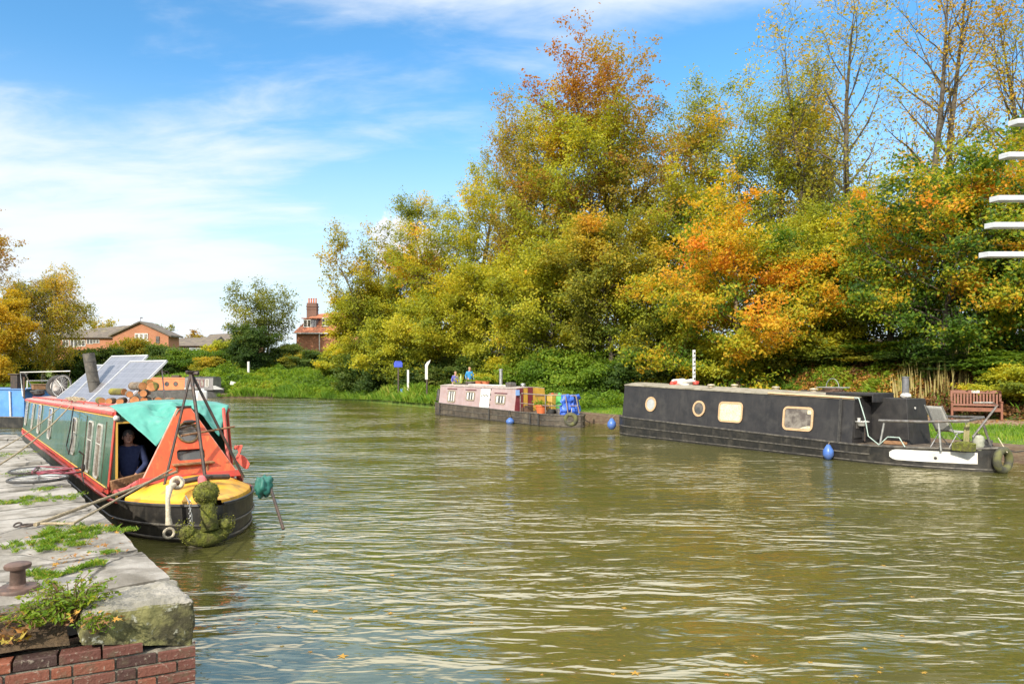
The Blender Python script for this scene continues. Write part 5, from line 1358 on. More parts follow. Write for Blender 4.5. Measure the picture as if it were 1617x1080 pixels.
def fender():
    R = empty('bow_fender', (BO.x, BO.y, -.07), FG.rz, 'moss-covered rope fender hanging from the very tip of the yellow bow', 'fender')
    t = MB(); t.blob((2.92, .80, .80), (.125, .16, .145), 2, .08, 3, 18); t.build('button', m_moss, R, smooth=180)
    t = MB(); t.tube([(2.90, .82, .74), (2.93, .83, .5), (2.97, .84, .30)], [.085, .095, .115], 14); t.build('column', m_moss, R, smooth=180)
    t = MB(); t.tube([(2.92, .80 + .27 * sin(a) * 1.0, .36 - .17 * cos(a)) for a in [lerp(-1.45, 1.45, k / 16) for k in range(17)]], [.075 + .045 * sin(pi * k / 16) for k in range(17)], 12)
    t.blob((2.93, .56, .31), (.10, .09, .08), 5, .2, 3, 12); t.blob((2.93, 1.04, .33), (.11, .10, .09), 6, .2, 3, 12)
    t.build('swag', m_moss, R, smooth=180)
    # moss tufts so that the silhouette is not clean
    rng = np.random.default_rng(3); P = []; 
    for k in range(2600):
        u = rng.normal(size=3); u /= np.linalg.norm(u); q = rng.uniform()
        if q < .3: c = np.array((2.92, .80, .80)) + u * (.135, .17, .155)
        elif q < .5: c = np.array((2.93, .83, rng.uniform(.3, .75))) + u * (.11, .11, 0)
        else:
            a = rng.uniform(-1.75, 1.75); c = np.array((2.92, .80 + .27 * sin(a), .36 - .17 * cos(a))) + u * .115
        P.append(c)
    P = np.array(P); LV, LF = leaves_np(rng, P, .022, .2, None, .2)
    np_mesh('moss_tufts', LV, LF, leaf_mat('moss_tuft', [(0, (0.05, 0.055, 0.01)), (.5, (0.15, 0.16, 0.02)), (1, (0.26, 0.25, 0.03))], transl=.1), np.repeat(rng.uniform(0, 1, len(P)), 4), R)
    t = MB(); t.tube([(2.62, .62, .74), (2.78, .62, .68), (2.86, .64, .50), (2.80, .66, .22)], .009, 6)
    for k in range(14): 
        z = .70 - k * .034; t.torus((2.84, .62, z), .016, .0045, Matrix.Rotation((k % 2) * 1.57, 3, 'Z') @ Matrix.Rotation(1.57, 3, 'X'), 10, 5)
    t.build('chain', m_galv, R)
    # bow stud and pink collar
    t = MB(); t.lathe([(.05, 0), (.05, .12), (.075, .15), (.075, .18), (0, .18)], (1.80, 1.0, .68), 14); t.build('bollard', m_darkmetal, GB)
    t = MB(); t.tube([(1.75, .55, .78), (1.8, 1.0, .84), (1.7, 1.35, .80)], .04, 8); t.build('bow_bar', m_darkmetal, GB)
    t = MB(); t.tube([(2.66, .83, .80), (2.6, .84, .92), (2.5, .86, .93)], [.05, .06, .05], 10); t.build('pink_buoy', MATS['pink_paint'], None, smooth=60, loc=(BO.x, BO.y, -.06), rz=FG.rz, label='small pink buoy squeezed behind the mossy bow fender', cat='buoy')
    t = MB(); t.tube([(2.45, .52, .86), (2.52, .44, .84), (2.60, .40, .70), (2.62, .40, .48), (2.62, .41, .36)], [.035, .05, .03, .032, .045], 9)
    t.torus((2.62, .41, .24), .065, .018, Matrix.Rotation(1.57, 3, 'Y') @ Matrix.Scale(1.0, 3), 16, 6)
    t.torus((2.42, .56, .88), .07, .03, Matrix.Rotation(.6, 3, 'X') @ Matrix.Rotation(1.2, 3, 'Y'), 16, 8)
    t.build('rope_hank', m_ropepale, None, smooth=60, loc=(BO.x, BO.y, -.05), rz=FG.rz, label='pale knotted rope hank with a loop, hanging over the yellow bow', cat='rope')
fender()
# fore mooring rope, ring, stern lines
e = onz(42, 829, .925)
rope('mooring_rope', [gw(2.02, .55, .98), (e.x + .08, e.y, .93)], .018, m_rope, 'brown mooring rope running from the yellow bow down to the iron ring on the quay', sag=.0)
rope('mooring_rope', [gw(2.0, .50, 1.02), (e.x + .45, e.y - .02, .945), (e.x + .12, e.y + .02, .935)], .013, m_rope, 'second thinner line lying just above the brown bow rope', sag=.0)
t = MB(); t.torus((0, 0, 0), .055, .009, Matrix.Scale(1, 3), 20, 6); t.torus((-.085, 0, .004), .03, .009, Matrix.Rotation(.5, 3, 'X'), 14, 6)
t.build('mooring_ring', m_darkmetal, None, loc=(e.x, e.y, .925), label='dark iron ring on the quay holding the bow rope', cat='ring')
q0, q1 = onz(-30, 748, .95), onz(-30, 722, .95)
rope('mooring_rope', [gw(-5.0, .17, 1.68), (q0.x, q0.y, .93)], .014, m_rope, 'thick mooring line from the green roof edge to the quay, lower of two', sag=.12)
rope('mooring_rope', [gw(-6.2, .17, 1.66), (q1.x, q1.y, .93)], .011, m_rope, 'thin mooring line from the green roof edge to the quay, upper of two', sag=.10)
rope('hanging_hose', [gw(-4.05, .09, 1.66), gw(-4.1, .03, 1.2), gw(-4.35, .0, .85), gw(-4.0, .0, .72), gw(-3.75, .02, 1.0), gw(-3.8, .06, 1.45)], .012, m_rubber, 'black loop of cable hanging down the green cabin side', cat='cable')
# plank, pole, bags, driftwood
t = MB(); t.box((0, 0, 0), (.07, .62, .24), rx=radians(9)); t.lathe([(.035, -.01), (.035, .01), (.0, .01)], (.037, -.12, 0), 12, Matrix.Rotation(1.57, 3, 'Y'))
t.build('wooden_plank', m_wood, None, bevel=.02, loc=gw(.18, .36, .62), rz=FG.rz + .15, label='brown weathered plank with a dark hole propped below the open doorway', cat='plank')
t = MB(); t.tube([(0, 0, 0), (.05, .02, .35), (.02, -.02, .7), (.09, .03, 1.02)], [.10, .085, .075, .09], 12)
t.build('driftwood_trunk', mat('pale_driftwood', (0.42, 0.25, 0.11), (0.14, 0.085, 0.045), scale=6, rough=.8, bump=.02, lo=.42, hi=.58), None, smooth=60, loc=gw(.22, .86, .38), rz=FG.rz, label='pale gnarled tree trunk standing in the well between the man and the orange board', cat='driftwood')
t = MB(); t.rod(gw(1.9, 1.90, .62), gw(2.38, 1.92, .05), .024, 8); t.build('boat_pole', m_darkmetal, None, label='dark pole slanting off the right side of the yellow bow into the water', cat='pole')
t = MB(); t.blob((0, 0, 0), (.13, .13, .16), 4, .25, 2.2, 14); t.build('green_bag', mat('teal_bag', (0.015, 0.10, 0.08), (0.02, 0.14, 0.11), scale=6, rough=.5), None, smooth=180, loc=gw(1.85, 1.82, .62), label='dark teal bag hanging off the right side of the yellow bow', cat='bag')
t = MB(); t.grid(lambda u, v: Vector((.5 * u - .1, .05 * sin(9 * u) + .06 * v, .16 - .30 * u + .10 * v + .03 * sin(14 * u + 5 * v))), 22, 8)
t.build('red_cloth', mat('red_cloth_fabric', (0.55, 0.10, 0.06), (0.42, 0.06, 0.04), scale=5, rough=.8), None, smooth=180, loc=gw(.8, 1.74, .93), rz=FG.rz, label='crumpled red cloth on the water side of the orange bow board', cat='cloth', solid=.008)
t = MB(); t.rod((0, -.13, .02), (0.02, .13, .07), .013, 6); t.rod((-.01, -.10, -.01), (.03, .16, .01), .010, 6); t.blob((0, .02, .11), (.035, .10, .03), 1, .1, 2, 8)
t.build('bundle_of_tools', m_darkmetal, None, smooth=60, loc=gw(.86, 1.0, 1.48), rz=FG.rz, label='small bundle of dark tools hooked above the round porthole', cat='tools')
# ------------------------------------------------------------------ black boat
def onz2(px, py, z=0.0): v = onz(px, py, z); return (v.x, v.y)
_o = Vector(onz2(976, 687)); _e = Vector(onz2(1400, 735))
FB = Frame(_o, _e - _o)
m_blackcab = mat('black_cabin', (0.015, 0.014, 0.015), (0.026, 0.024, 0.024), scale=2.5, rough=.5, bump=.003, dirt=(0.06, 0.056, 0.05), dirt_amt=.4, dscale=2.2, streak=((0.05, 0.045, 0.04), .45))
m_roofgrey = mat('gritty_roof', (0.30, 0.27, 0.21), (0.20, 0.175, 0.13), scale=4, rough=.9, bump=.006, dirt=(0.11, 0.10, 0.06), dirt_amt=.7, dscale=2)
m_palewood = mat('pale_wood', (0.56, 0.38, 0.22), (0.46, 0.29, 0.15), scale=9, rough=.5, stretch=(1, 1, 4), bump=.002)
m_blind = mat('cream_blind', (0.70, 0.66, 0.44), (0.62, 0.57, 0.36), scale=6, rough=.8, dirt=(.12, .11, .08), dirt_amt=.7, dscale=24)
def black_boat():
    F = FB; L = 12.15; yc = 1.05
    R = empty('black_narrowboat', (F.o.x, F.o.y, 0), F.rz, 'long matt black narrowboat with pale wooden window frames moored by the bench', 'boat')
    xr = F.xpx(1342)
    zr0, zr1 = F.z(0, 0, 608), F.z(xr, 0, 631); zg0, zg1 = F.z(0, 0, 657.5), F.z(xr, 0, 701)
    zr = lambda x: lerp(zr0, zr1, x / xr)
    def zg(x): return lerp(zg0, zg1, x / xr) if x < xr else zg1 + .012 * (x - xr) ** 2
    def wf(x):
        if x < .5: return 1.05 * sqrt(max(.02, 1 - ((.5 - x) / 1.1) ** 2))
        if x < 9.0: return 1.05
        t = (x - 9.0) / (L - 9.0); return 1.05 * max(.015, (1 - t ** 1.9)) ** .75
    xs = [-.45, -.3, 0, .5] + [lerp(1, 9, i / 9) for i in range(10)] + [lerp(9.2, L - .25, i / 14) for i in range(15)] + [L - .12, L - .04, L]
    arch_hull(xs, wf, zg, yc, flare=.95).build('hull', m_black, R, smooth=35)
    for f, r_ in ((1.0, .03), (.52, .022), (.10, .02)):
        for sd in (-1, 1):
            t = MB(); t.tube(strake([q for q in xs if q < 9.6 or f != .52], (lambda x, f=f: wf(x) * (1 if f > .4 else .97)), (lambda x, f=f: zg(x) * f), yc, side=sd, out=.006), r_, 7); t.build('rubbing_strake', MATS['strake_grey'], R)
    deck_strip(xs, wf, lambda x: zg(x) - .004, yc).build('deck', mat('deck_grime', (0.07, 0.055, 0.04), (0.15, 0.11, 0.075), scale=6, rough=.9, bump=.006), R, smooth=0)
    side, roof = cabin_shell(.12, xr, zg, zr, .10, 2.0, lean=.13, camber=.08, seg=10)
    side.build('cabin_wall', m_blackcab, R, smooth=0); roof.build('roof', m_roofgrey, R, smooth=40)
    lean = .13 / (zr0 - zg0)
    def yw(x, z): return .10 + (z - zg(x)) * .13 / (zr(x) - zg(x)) - .012
    def sxz(px, py):
        x, z = F.xz(px, py, .14); return x, z
    for (px, py, w_, h_, nm) in ((1027.5, 638, .40, .40, 'porthole'), (1103.5, 645, .40, .40, 'porthole')):
        x, z = sxz(px, py); window(R, x, z, w_, h_, yw(x, z), lean, m_palewood, glass_mat('pale_glass', (.42, .43, .42), (.30, .31, .30), 2) if px < 1050 else m_glass, fw=.065, corner=.21, name=nm)
    for (x0, y0, x1, y1, gm) in ((1137, 637, 1170, 664, m_blind), (1239, 645, 1281, 677, None)):
        xa, za = sxz(x0, (y0 + y0) / 2); xb, zb_ = sxz(x1, y1)
        xc = (xa + xb) / 2; zc = F.z(xc, .14, (y0 + y1) / 2)
        h = (y1 - y0) / FP * (F.w(xc, .14).y) * .97
        wn = window(R, xc, zc, xb - xa, h, yw(xc, zc), lean, m_palewood, gm or glass_mat('brown_glass', (.08, .06, .045), (.22, .19, .15), 5), fw=.06, corner=.09)
        if gm is None:
            t = MB(); t.add([(xc + .08, yw(xc, zc - h * .38) - .016, zc - h * .48), (xc + .42, yw(xc, zc - .38 * h) - .016, zc - h * .48), (xc + .40, yw(xc, zc - .38 * h) - .013, zc - h * .34), (xc + .12, yw(xc, zc) - .013, zc - h * .36)], [(0, 1, 2, 3)])
            t.add([(xc + .30, yw(xc, zc + .3 * h) - .012, zc + h * .26), (xc + .42, yw(xc, zc + .3 * h) - .012, zc + h * .26), (xc + .42, yw(xc, zc + .4 * h) - .012, zc + h * .46), (xc + .30, yw(xc, zc + .4 * h) - .012, zc + h * .46)], [(0, 1, 2, 3)]); t.build('notice', m_blind, wn, smooth=0)
    # pale timber along the roof edge, black strip
    xa = F.xpx(1213, .2)
    t = MB(); t.tube([(lerp(xa, xr, i / 8), .20, zr(lerp(xa, xr, i / 8)) + .03) for i in range(9)], .035, 4); t.build('roof_edge_board', m_palewood, R, smooth=0)
    xs_ = F.xpx(1321); t = MB(); t.tube([(xs_, .085, zg(xs_) + .01), (xs_, .205, zr(xs_) + .01)], .045, 6); t.build('drain_strip', m_rubber, R)
    # recessed doors
    z0 = zg1
    t = MB(); t.box((xr + .02, .62, (z0 + 1.5) / 2 + .1), (.03, .92, 1.5 - z0 - .1)); t.build('door_panel', m_blackcab, R, smooth=0)
    t = MB(); t.box((xr + .045, .56, (z0 + 1.5) / 2), (.02, .015, .9)); t.build('door_seam', m_rubber, R, smooth=0)
    t = MB(); t.box((xr + .045, .30, .95), (.02, .14, .17)); t.box((xr + .045, .70, .98), (.02, .14, .20)); t.build('vent', m_steel, R, smooth=0)
    # porch section on the bank side
    xe = F.xpx(1464, 1.95)
    zt = F.z(xe, 1.95, 629)
    t = MB(); t.hexa([(xr + .005, 1.02, z0), (xe, 1.02, z0), (xe + .1, 1.97, z0), (xr + .005, 1.97, z0), (xr + .005, 1.0, zt + .02), (xe - .05, 1.0, zt + .01), (xe, 1.87, zt), (xr + .005, 1.87, zt)])
    t.build('porch', m_blackcab, R, smooth=0, bevel=.015)
    t = MB(); t.lathe([(.03, 0), (.03, .015), (0, .015)], (xe - .02, 1.35, 1.42), 14, Matrix.Rotation(1.57, 3, 'Y')); t.build('porch_lamp', m_white, R)
    # hatch
    xh0, xh1 = F.xpx(1378, 1.1), F.xpx(1418, 1.1)
    xh0 = xr - 1.0; xh1 = xr + .35
    t = MB(); t.box(((xh0 + xh1) / 2, 1.02, zr1 + .13), (xh1 - xh0, 1.05, .07)); t.box((xh1 - .02, 1.02, zr1 + .02), (.03, 1.05, .20)); t.build('sliding_hatch', m_blackcab, R, bevel=.01)
    t = MB(); t.tube([(xr - 2.6, 1.75, zr(xr - 2.6) + .09), (xr - .2, 1.75, zr1 + .09)], .02, 6); t.build('grab_rail', m_darkmetal, R)
    t = MB(); xv = F.xpx(1430, 1.55); zc_ = F.z(xv, 1.55, 622)
    t.tube([(xv, 1.55, zt - .02), (xv, 1.55, F.z(xv, 1.55, 596))], .085, 14); t.lathe([(.10, 0), (.10, .02), (0, .03)], (xv, 1.55, F.z(xv, 1.55, 596)), 14)
    t.build('chimney', mat('chimney_grey', (0.16, 0.16, 0.17), (0.10, 0.10, 0.10), scale=5, rough=.6), R)
    t = MB(); t.blob((xv + .02, 1.52, zt + .07), (.13, .13, .08), 2, .1, 2, 12); t.build('chimney_collar', m_white, R)
    for px, y in ((1123, .6), (1160, 1.5), (1225, 1.4), (1285, 1.5)):
        x = F.xpx(px, y); t = MB(); t.lathe([(.10, 0), (.10, .03), (.07, .06), (.13, .07), (.11, .11), (0, .12)], (x, y, zr(x) + .08), 14); t.build('roof_vent', mat('vent_brass', (0.48, 0.40, 0.28), (0.35, 0.28, 0.18), scale=8, rough=.5, metal=.4), R)
    # white flash on the bow with rounded end
    def hp(x, z, off=.012): return (x, yc - (wf(x) + off), z)
    x0, x1 = F.xpx(1402, .02), L - .35
    t = MB(); rows = []
    N = 26
    zc0 = lambda x: zg(x) * .52 + .0
    for i in range(N + 1):
        x = lerp(x0, x1, i / N); hh = .135
        if i < 3: hh *= sqrt(1 - (1 - (i + .3) / 3.3) ** 2)
        cz = lerp(.29, .315, i / N); rows.append([hp(x, cz - hh), hp(x, cz + hh)])
    vs = [p for r in rows for p in r]; t.add(vs, [(i * 2, i * 2 + 2, i * 2 + 3, i * 2 + 1) for i in range(N)])
    t.build('white_flash', m_white, R, smooth=0, solid=.006)
    xd = F.xpx(1469, .1); t = MB(); t.lathe([(.035, -.012), (.035, .012), (0, .012)], hp(xd, .27, .016), 12, Matrix.Rotation(1.57, 3, 'X')); t.build('outlet', m_rubber, R)
    # bow rails
    def f(px, py, y): x = F.xpx(px, y); return (x, y, F.z(x, y, py))
    def fx(px, y, z): return (F.xpx(px, y), y, z)
    t = MB(); a = f(1388, 664, .15); b = f(1530, 664, .45); c = f(1553, 659, 1.0); d = f(1470, 657, 1.75)
    t.tube([a, f(1460, 666, .2), b, c, d], .034, 8); t.build('bow_rail', m_steel, R)
    t = MB(); t.rod(f(1396, 668, .17), fx(1389, .15, zg1), .026); t.build('rail_post', m_galv, R)
    t = MB(); t.rod(f(1482, 668, .28), fx(1486, .3, zg1), .026); t.build('rail_post', m_galv, R)
    t = MB(); t.tube([f(1537, 636, .8), f(1568, 636, .95), f(1575, 640, .95), f(1536, 690, .62)], .026, 8); t.rod(f(1552, 668, .8), fx(1566, 1.05, zg1 + .08), .028); t.build('towing_frame', m_steel, R)
    t = MB(); t.lathe([(.05, 0), (.05, .14), (.09, .15), (.09, .19), (0, .19)], (L - .75, 1.05, zg(L - .75)), 12); t.build('stud', m_darkmetal, R)
    return R, xr, zr, zg, wf, L
BB, b_xr, b_zr, b_zg, b_wf, b_L = black_boat()
def bw(x, y, z): return FB.w(x, y, z)
def bpx(px, y, z): return FB.w(FB.xpx(px, y), y, z)
# things on the black boat
x = FB.xpx(1080, 1.1)
c = bw(x, 1.1, b_zr(x) + .14)
R = empty('sail_bag', c, FB.rz + .5, 'rumpled white and red sack lying on the black boat roof by the striped post', 'bag')
t = MB(); t.blob((0, 0, .02), (.42, .20, .15), 7, .28, 1.8, 16); t.build('white_cloth', m_white, R, smooth=180)
t = MB(); t.blob((-.30, -.03, -.01), (.20, .17, .10), 9, .25, 2, 12); t.blob((.40, .02, .02), (.14, .12, .08), 3, .25, 2, 12); t.build('red_lining', m_redtrim, R, smooth=180)
# wire basket with ties
c = bw(FB.xpx(1372, 1.5), 1.5, 0); zz = b_zr(8.6) + .10
R = empty('wire_basket', (c.x - .6, c.y + .9, zz), FB.rz, 'wire basket of odds and ends on the black boat roof beside the hatch', 'basket')
t = MB()
for k in range(9): t.rod((-.4 + k * .1, -.18, .16), (-.4 + k * .1, .18, .16), .008, 5)
for yy in (-.18, 0, .18): t.rod((-.42, yy, .17), (.42, yy, .17), .010, 5)
t.tube([(-.20 + .2 * (1 - cos(a * pi / 10)), 0, .17 + .26 * sin(a * pi / 10)) for a in range(11)], .010, 5)
t.build('wires', m_galv, R)
t = MB(); t.blob((0, 0, .07), (.33, .14, .09), 5, .3, 2.5, 12); t.build('contents', m_wooddark, R, smooth=60)
def folding_chair():
    c = bpx(1500, .9, b_zg(10.6)); 
    R = empty('folding_chair', (c.x, c.y, b_zg(10.6)), FB.rz + radians(70), 'grey reclining folding chair standing on the bow of the black boat', 'chair')
    # local x = facing direction away from back, y = width
    t = MB(); t.grid(lambda u, v: Vector((-.18 - .30 * v, -.24 + .48 * u, .42 + .62 * v - .03 * sin(pi * v))), 6, 10); t.build('backrest', mat('grey_sling', (0.42, 0.41, 0.38), (0.33, 0.32, 0.29), scale=30, rough=.8), R, smooth=60, solid=.012)
    t = MB(); t.grid(lambda u, v: Vector((-.16 + .46 * v, -.24 + .48 * u, .42 - .02 * sin(pi * v))), 6, 8); t.build('seat', MATS['grey_sling'], R, smooth=60, solid=.012)
    for s in (-1, 1):
        y = s * .26
        t = MB(); t.tube([(-.50, y, 1.06), (-.16, y, .42), (.28, y, .0)], .013, 6); t.build('leg', m_galv, R)
        t = MB(); t.tube([(.32, y, .43), (-.05, y, .38), (-.32, y, .0)], .013, 6); t.build('leg', m_galv, R)
        t = MB(); t.box((.02, s * .28, .66), (.46, .04, .02)); t.rod((.20, y, .65), (.22, y, .42), .010, 6); t.build('armrest', m_galv, R)
folding_chair()
c = bpx(1522, .40, 0); t = MB(); t.box((0, 0, .09), (.42, .26, .18)); t.blob((.0, 0, .17), (.22, .14, .05), 3, .3, 3, 10)
t.build('mossy_block', m_moss, None, smooth=50, bevel=.03, loc=(c.x, c.y, b_zg(11)), rz=FB.rz, label='bright green moss-covered block on the bow of the black boat', cat='block')
c = bpx(1545, .85, 0); R = empty('plastic_drum', (c.x, c.y, b_zg(11)), FB.rz, 'dirty white ribbed drum on the bow behind the mossy block', 'drum')
t = MB(); t.lathe([(.12, 0), (.13, .02), (.12, .1), (.13, .12), (.12, .2), (.13, .22), (.12, .32), (.05, .36), (0, .36)], (0, 0, 0), 16); t.build('body', mat('dirty_plastic', (.42, .42, .34), (.25, .26, .18), scale=6, rough=.6), R)
t = MB(); t.lathe([(.04, .35), (.04, .39), (0, .39)], (0, 0, 0), 12); t.build('cap', m_darkmetal, R)
c = bpx(1522, .75, 0); t = MB()
for k in range(3): t.rod((k * .06, .02 * k, 0), (k * .06 + .02, .03 * k - .02, .55 + .04 * k), .028, 7)
t.build('cut_stakes', mat('greenish_wood', (.22, .22, .08), (.32, .27, .14), scale=6, rough=.9), None, loc=(c.x, c.y, b_zg(11)), label='three short greenish stakes propped up on the bow beside the chair', cat='stakes')
c = bpx(1412, .75, 0); t = MB(); t.box((0, 0, .05), (.5, .09, .09), rz=.2); t.box((.05, .14, .04), (.44, .10, .07), rz=-.3); t.build('timber_offcuts', m_wood, None, bevel=.01, loc=(c.x, c.y, b_zg(10)), rz=FB.rz, label='short brown timber offcuts on the deck in front of the black cabin doors', cat='timber')
c = bpx(1361, .35, 0); R = empty('white_basin', (c.x, c.y, FB.z(FB.xpx(1361, .35), .35, 672)), 0, 'white plastic basin with a pump hung beside the black cabin doors', 'basin')
t = MB(); t.lathe([(.10, 0), (.17, .10), (.19, .11), (.17, .12), (.10, .03), (0, .02)], (0, 0, 0), 18); t.build('bowl', m_white, R)
t = MB(); t.lathe([(.04, .04), (.04, .18), (.05, .2), (0, .21)], (-.08, 0, 0), 10); t.build('pump', m_white, R)
t = MB(); t.rod((.08, .0, .02), (.08, .0, -.42), .02, 7); t.build('stem', m_darkmetal, R)
pale_rope = mat('mint_rope', (.45, .55, .48), (.33, .42, .38), scale=30, rough=.8)
rope('mint_rope_line', [bpx(1326, .2, 1.70), bpx(1356, .2, 1.68), bpx(1366, .12, 1.15), bpx(1371, .12, .70), bpx(1388, .08, .50), bpx(1402, .1, .72), bpx(1420, .15, .72), bpx(1429, .12, .50)], .013, pale_rope, 'pale mint rope drooping from the black roof corner to the rail foot')
def small_fender(name, c, label, m_, sx=.13, sz=.20, top=None, cat='fender'):
    R = empty(name, c, 0, label, cat)
    t = MB(); t.lathe([(0, -sz), (sx * .55, -sz * .9), (sx, -sz * .35), (sx * .95, sz * .25), (sx * .5, sz * .75), (sx * .25, sz), (0, sz * 1.02)], (0, 0, 0), 16); t.build('float', m_, R, smooth=60)
    t = MB(); t.rod((0, 0, sz * .95), tuple(Vector(top) - Vector(c)) if top else (0, .05, sz + .3), .008, 6); t.build('line', m_rope, R)
p = bpx(1308, -.12, .20); small_fender('boat_fender', p, 'blue fender hanging on the side of the black boat below its roof end', m_bluefender, .14, .21, bpx(1310, .0, b_zg(8.5)))
p = bpx(966, .15, .38); small_fender('boat_fender', p, 'blue fender hanging at the far left end of the black boat', m_bluefender, .17, .22, bpx(972, .3, .75))
# bow tyre of the black boat
def tyre(c, rz, label, R_=.22, r_=.085, m_=None, tilt=0, group=None):
    R = empty('tyre_fender', c, rz, label, 'tyre', group)
    M = Matrix.Rotation(radians(90), 3, 'Y')
    t = MB(); t.torus((0, 0, 0), R_, r_, M, 36, 12, sq=1.05); t.build('tyre', m_ or m_rubber, R)
    t = MB(); 
    for k in range(3): t.tube([(-.10, .02, R_ * .8 + .02 * k), (.0, .03, R_ * 1.35), (.10, -.01, R_ * .8)], .010, 6)
    t.rod((0, .03, R_ * 1.3), (-.12, .02, R_ * 2.2), .010, 6); t.build('tie', m_ropepale, R)
m_tyremoss = mat('mossy_tyre', (0.05, 0.048, 0.035), (0.12, 0.12, 0.04), scale=5, rough=.8, bump=.006)
p = bw(b_L + .06, 1.02, .30); tyre(p, FB.rz - .15, 'old greenish car tyre hung on the bow tip of the black boat', .235, .085, m_tyremoss)
rope('mooring_rope', [bw(b_L - .7, 1.05, b_zg(11.4) + .14), bw(b_L + .1, 1.6, .5), (14.2, 17.6, .55)], .014, m_rubber, 'dark line from the bow of the black boat to the grass bank', sag=.05)
t = MB(); t.blob((0, 0, 0), (.20, .16, .12), 11, .35, 2.5, 12); t.build('rope_heap', m_rubber, None, smooth=60, loc=bw(b_L - .35, 1.05, b_zg(12) + .07), label='dark heap of rope on the bow tip of the black boat', cat='rope')
# stern end: small platform with dark box
t = MB(); t.box((0, 0, 0), (.5, .6, .07)); t.box((.1, .1, .10), (.22, .3, .14)); t.build('stern_box', m_wooddark, None, bevel=.02, loc=bw(-.15, .9, b_zg(0) + .04), rz=FB.rz, label='small dark box on the far left end of the black boat', cat='box')

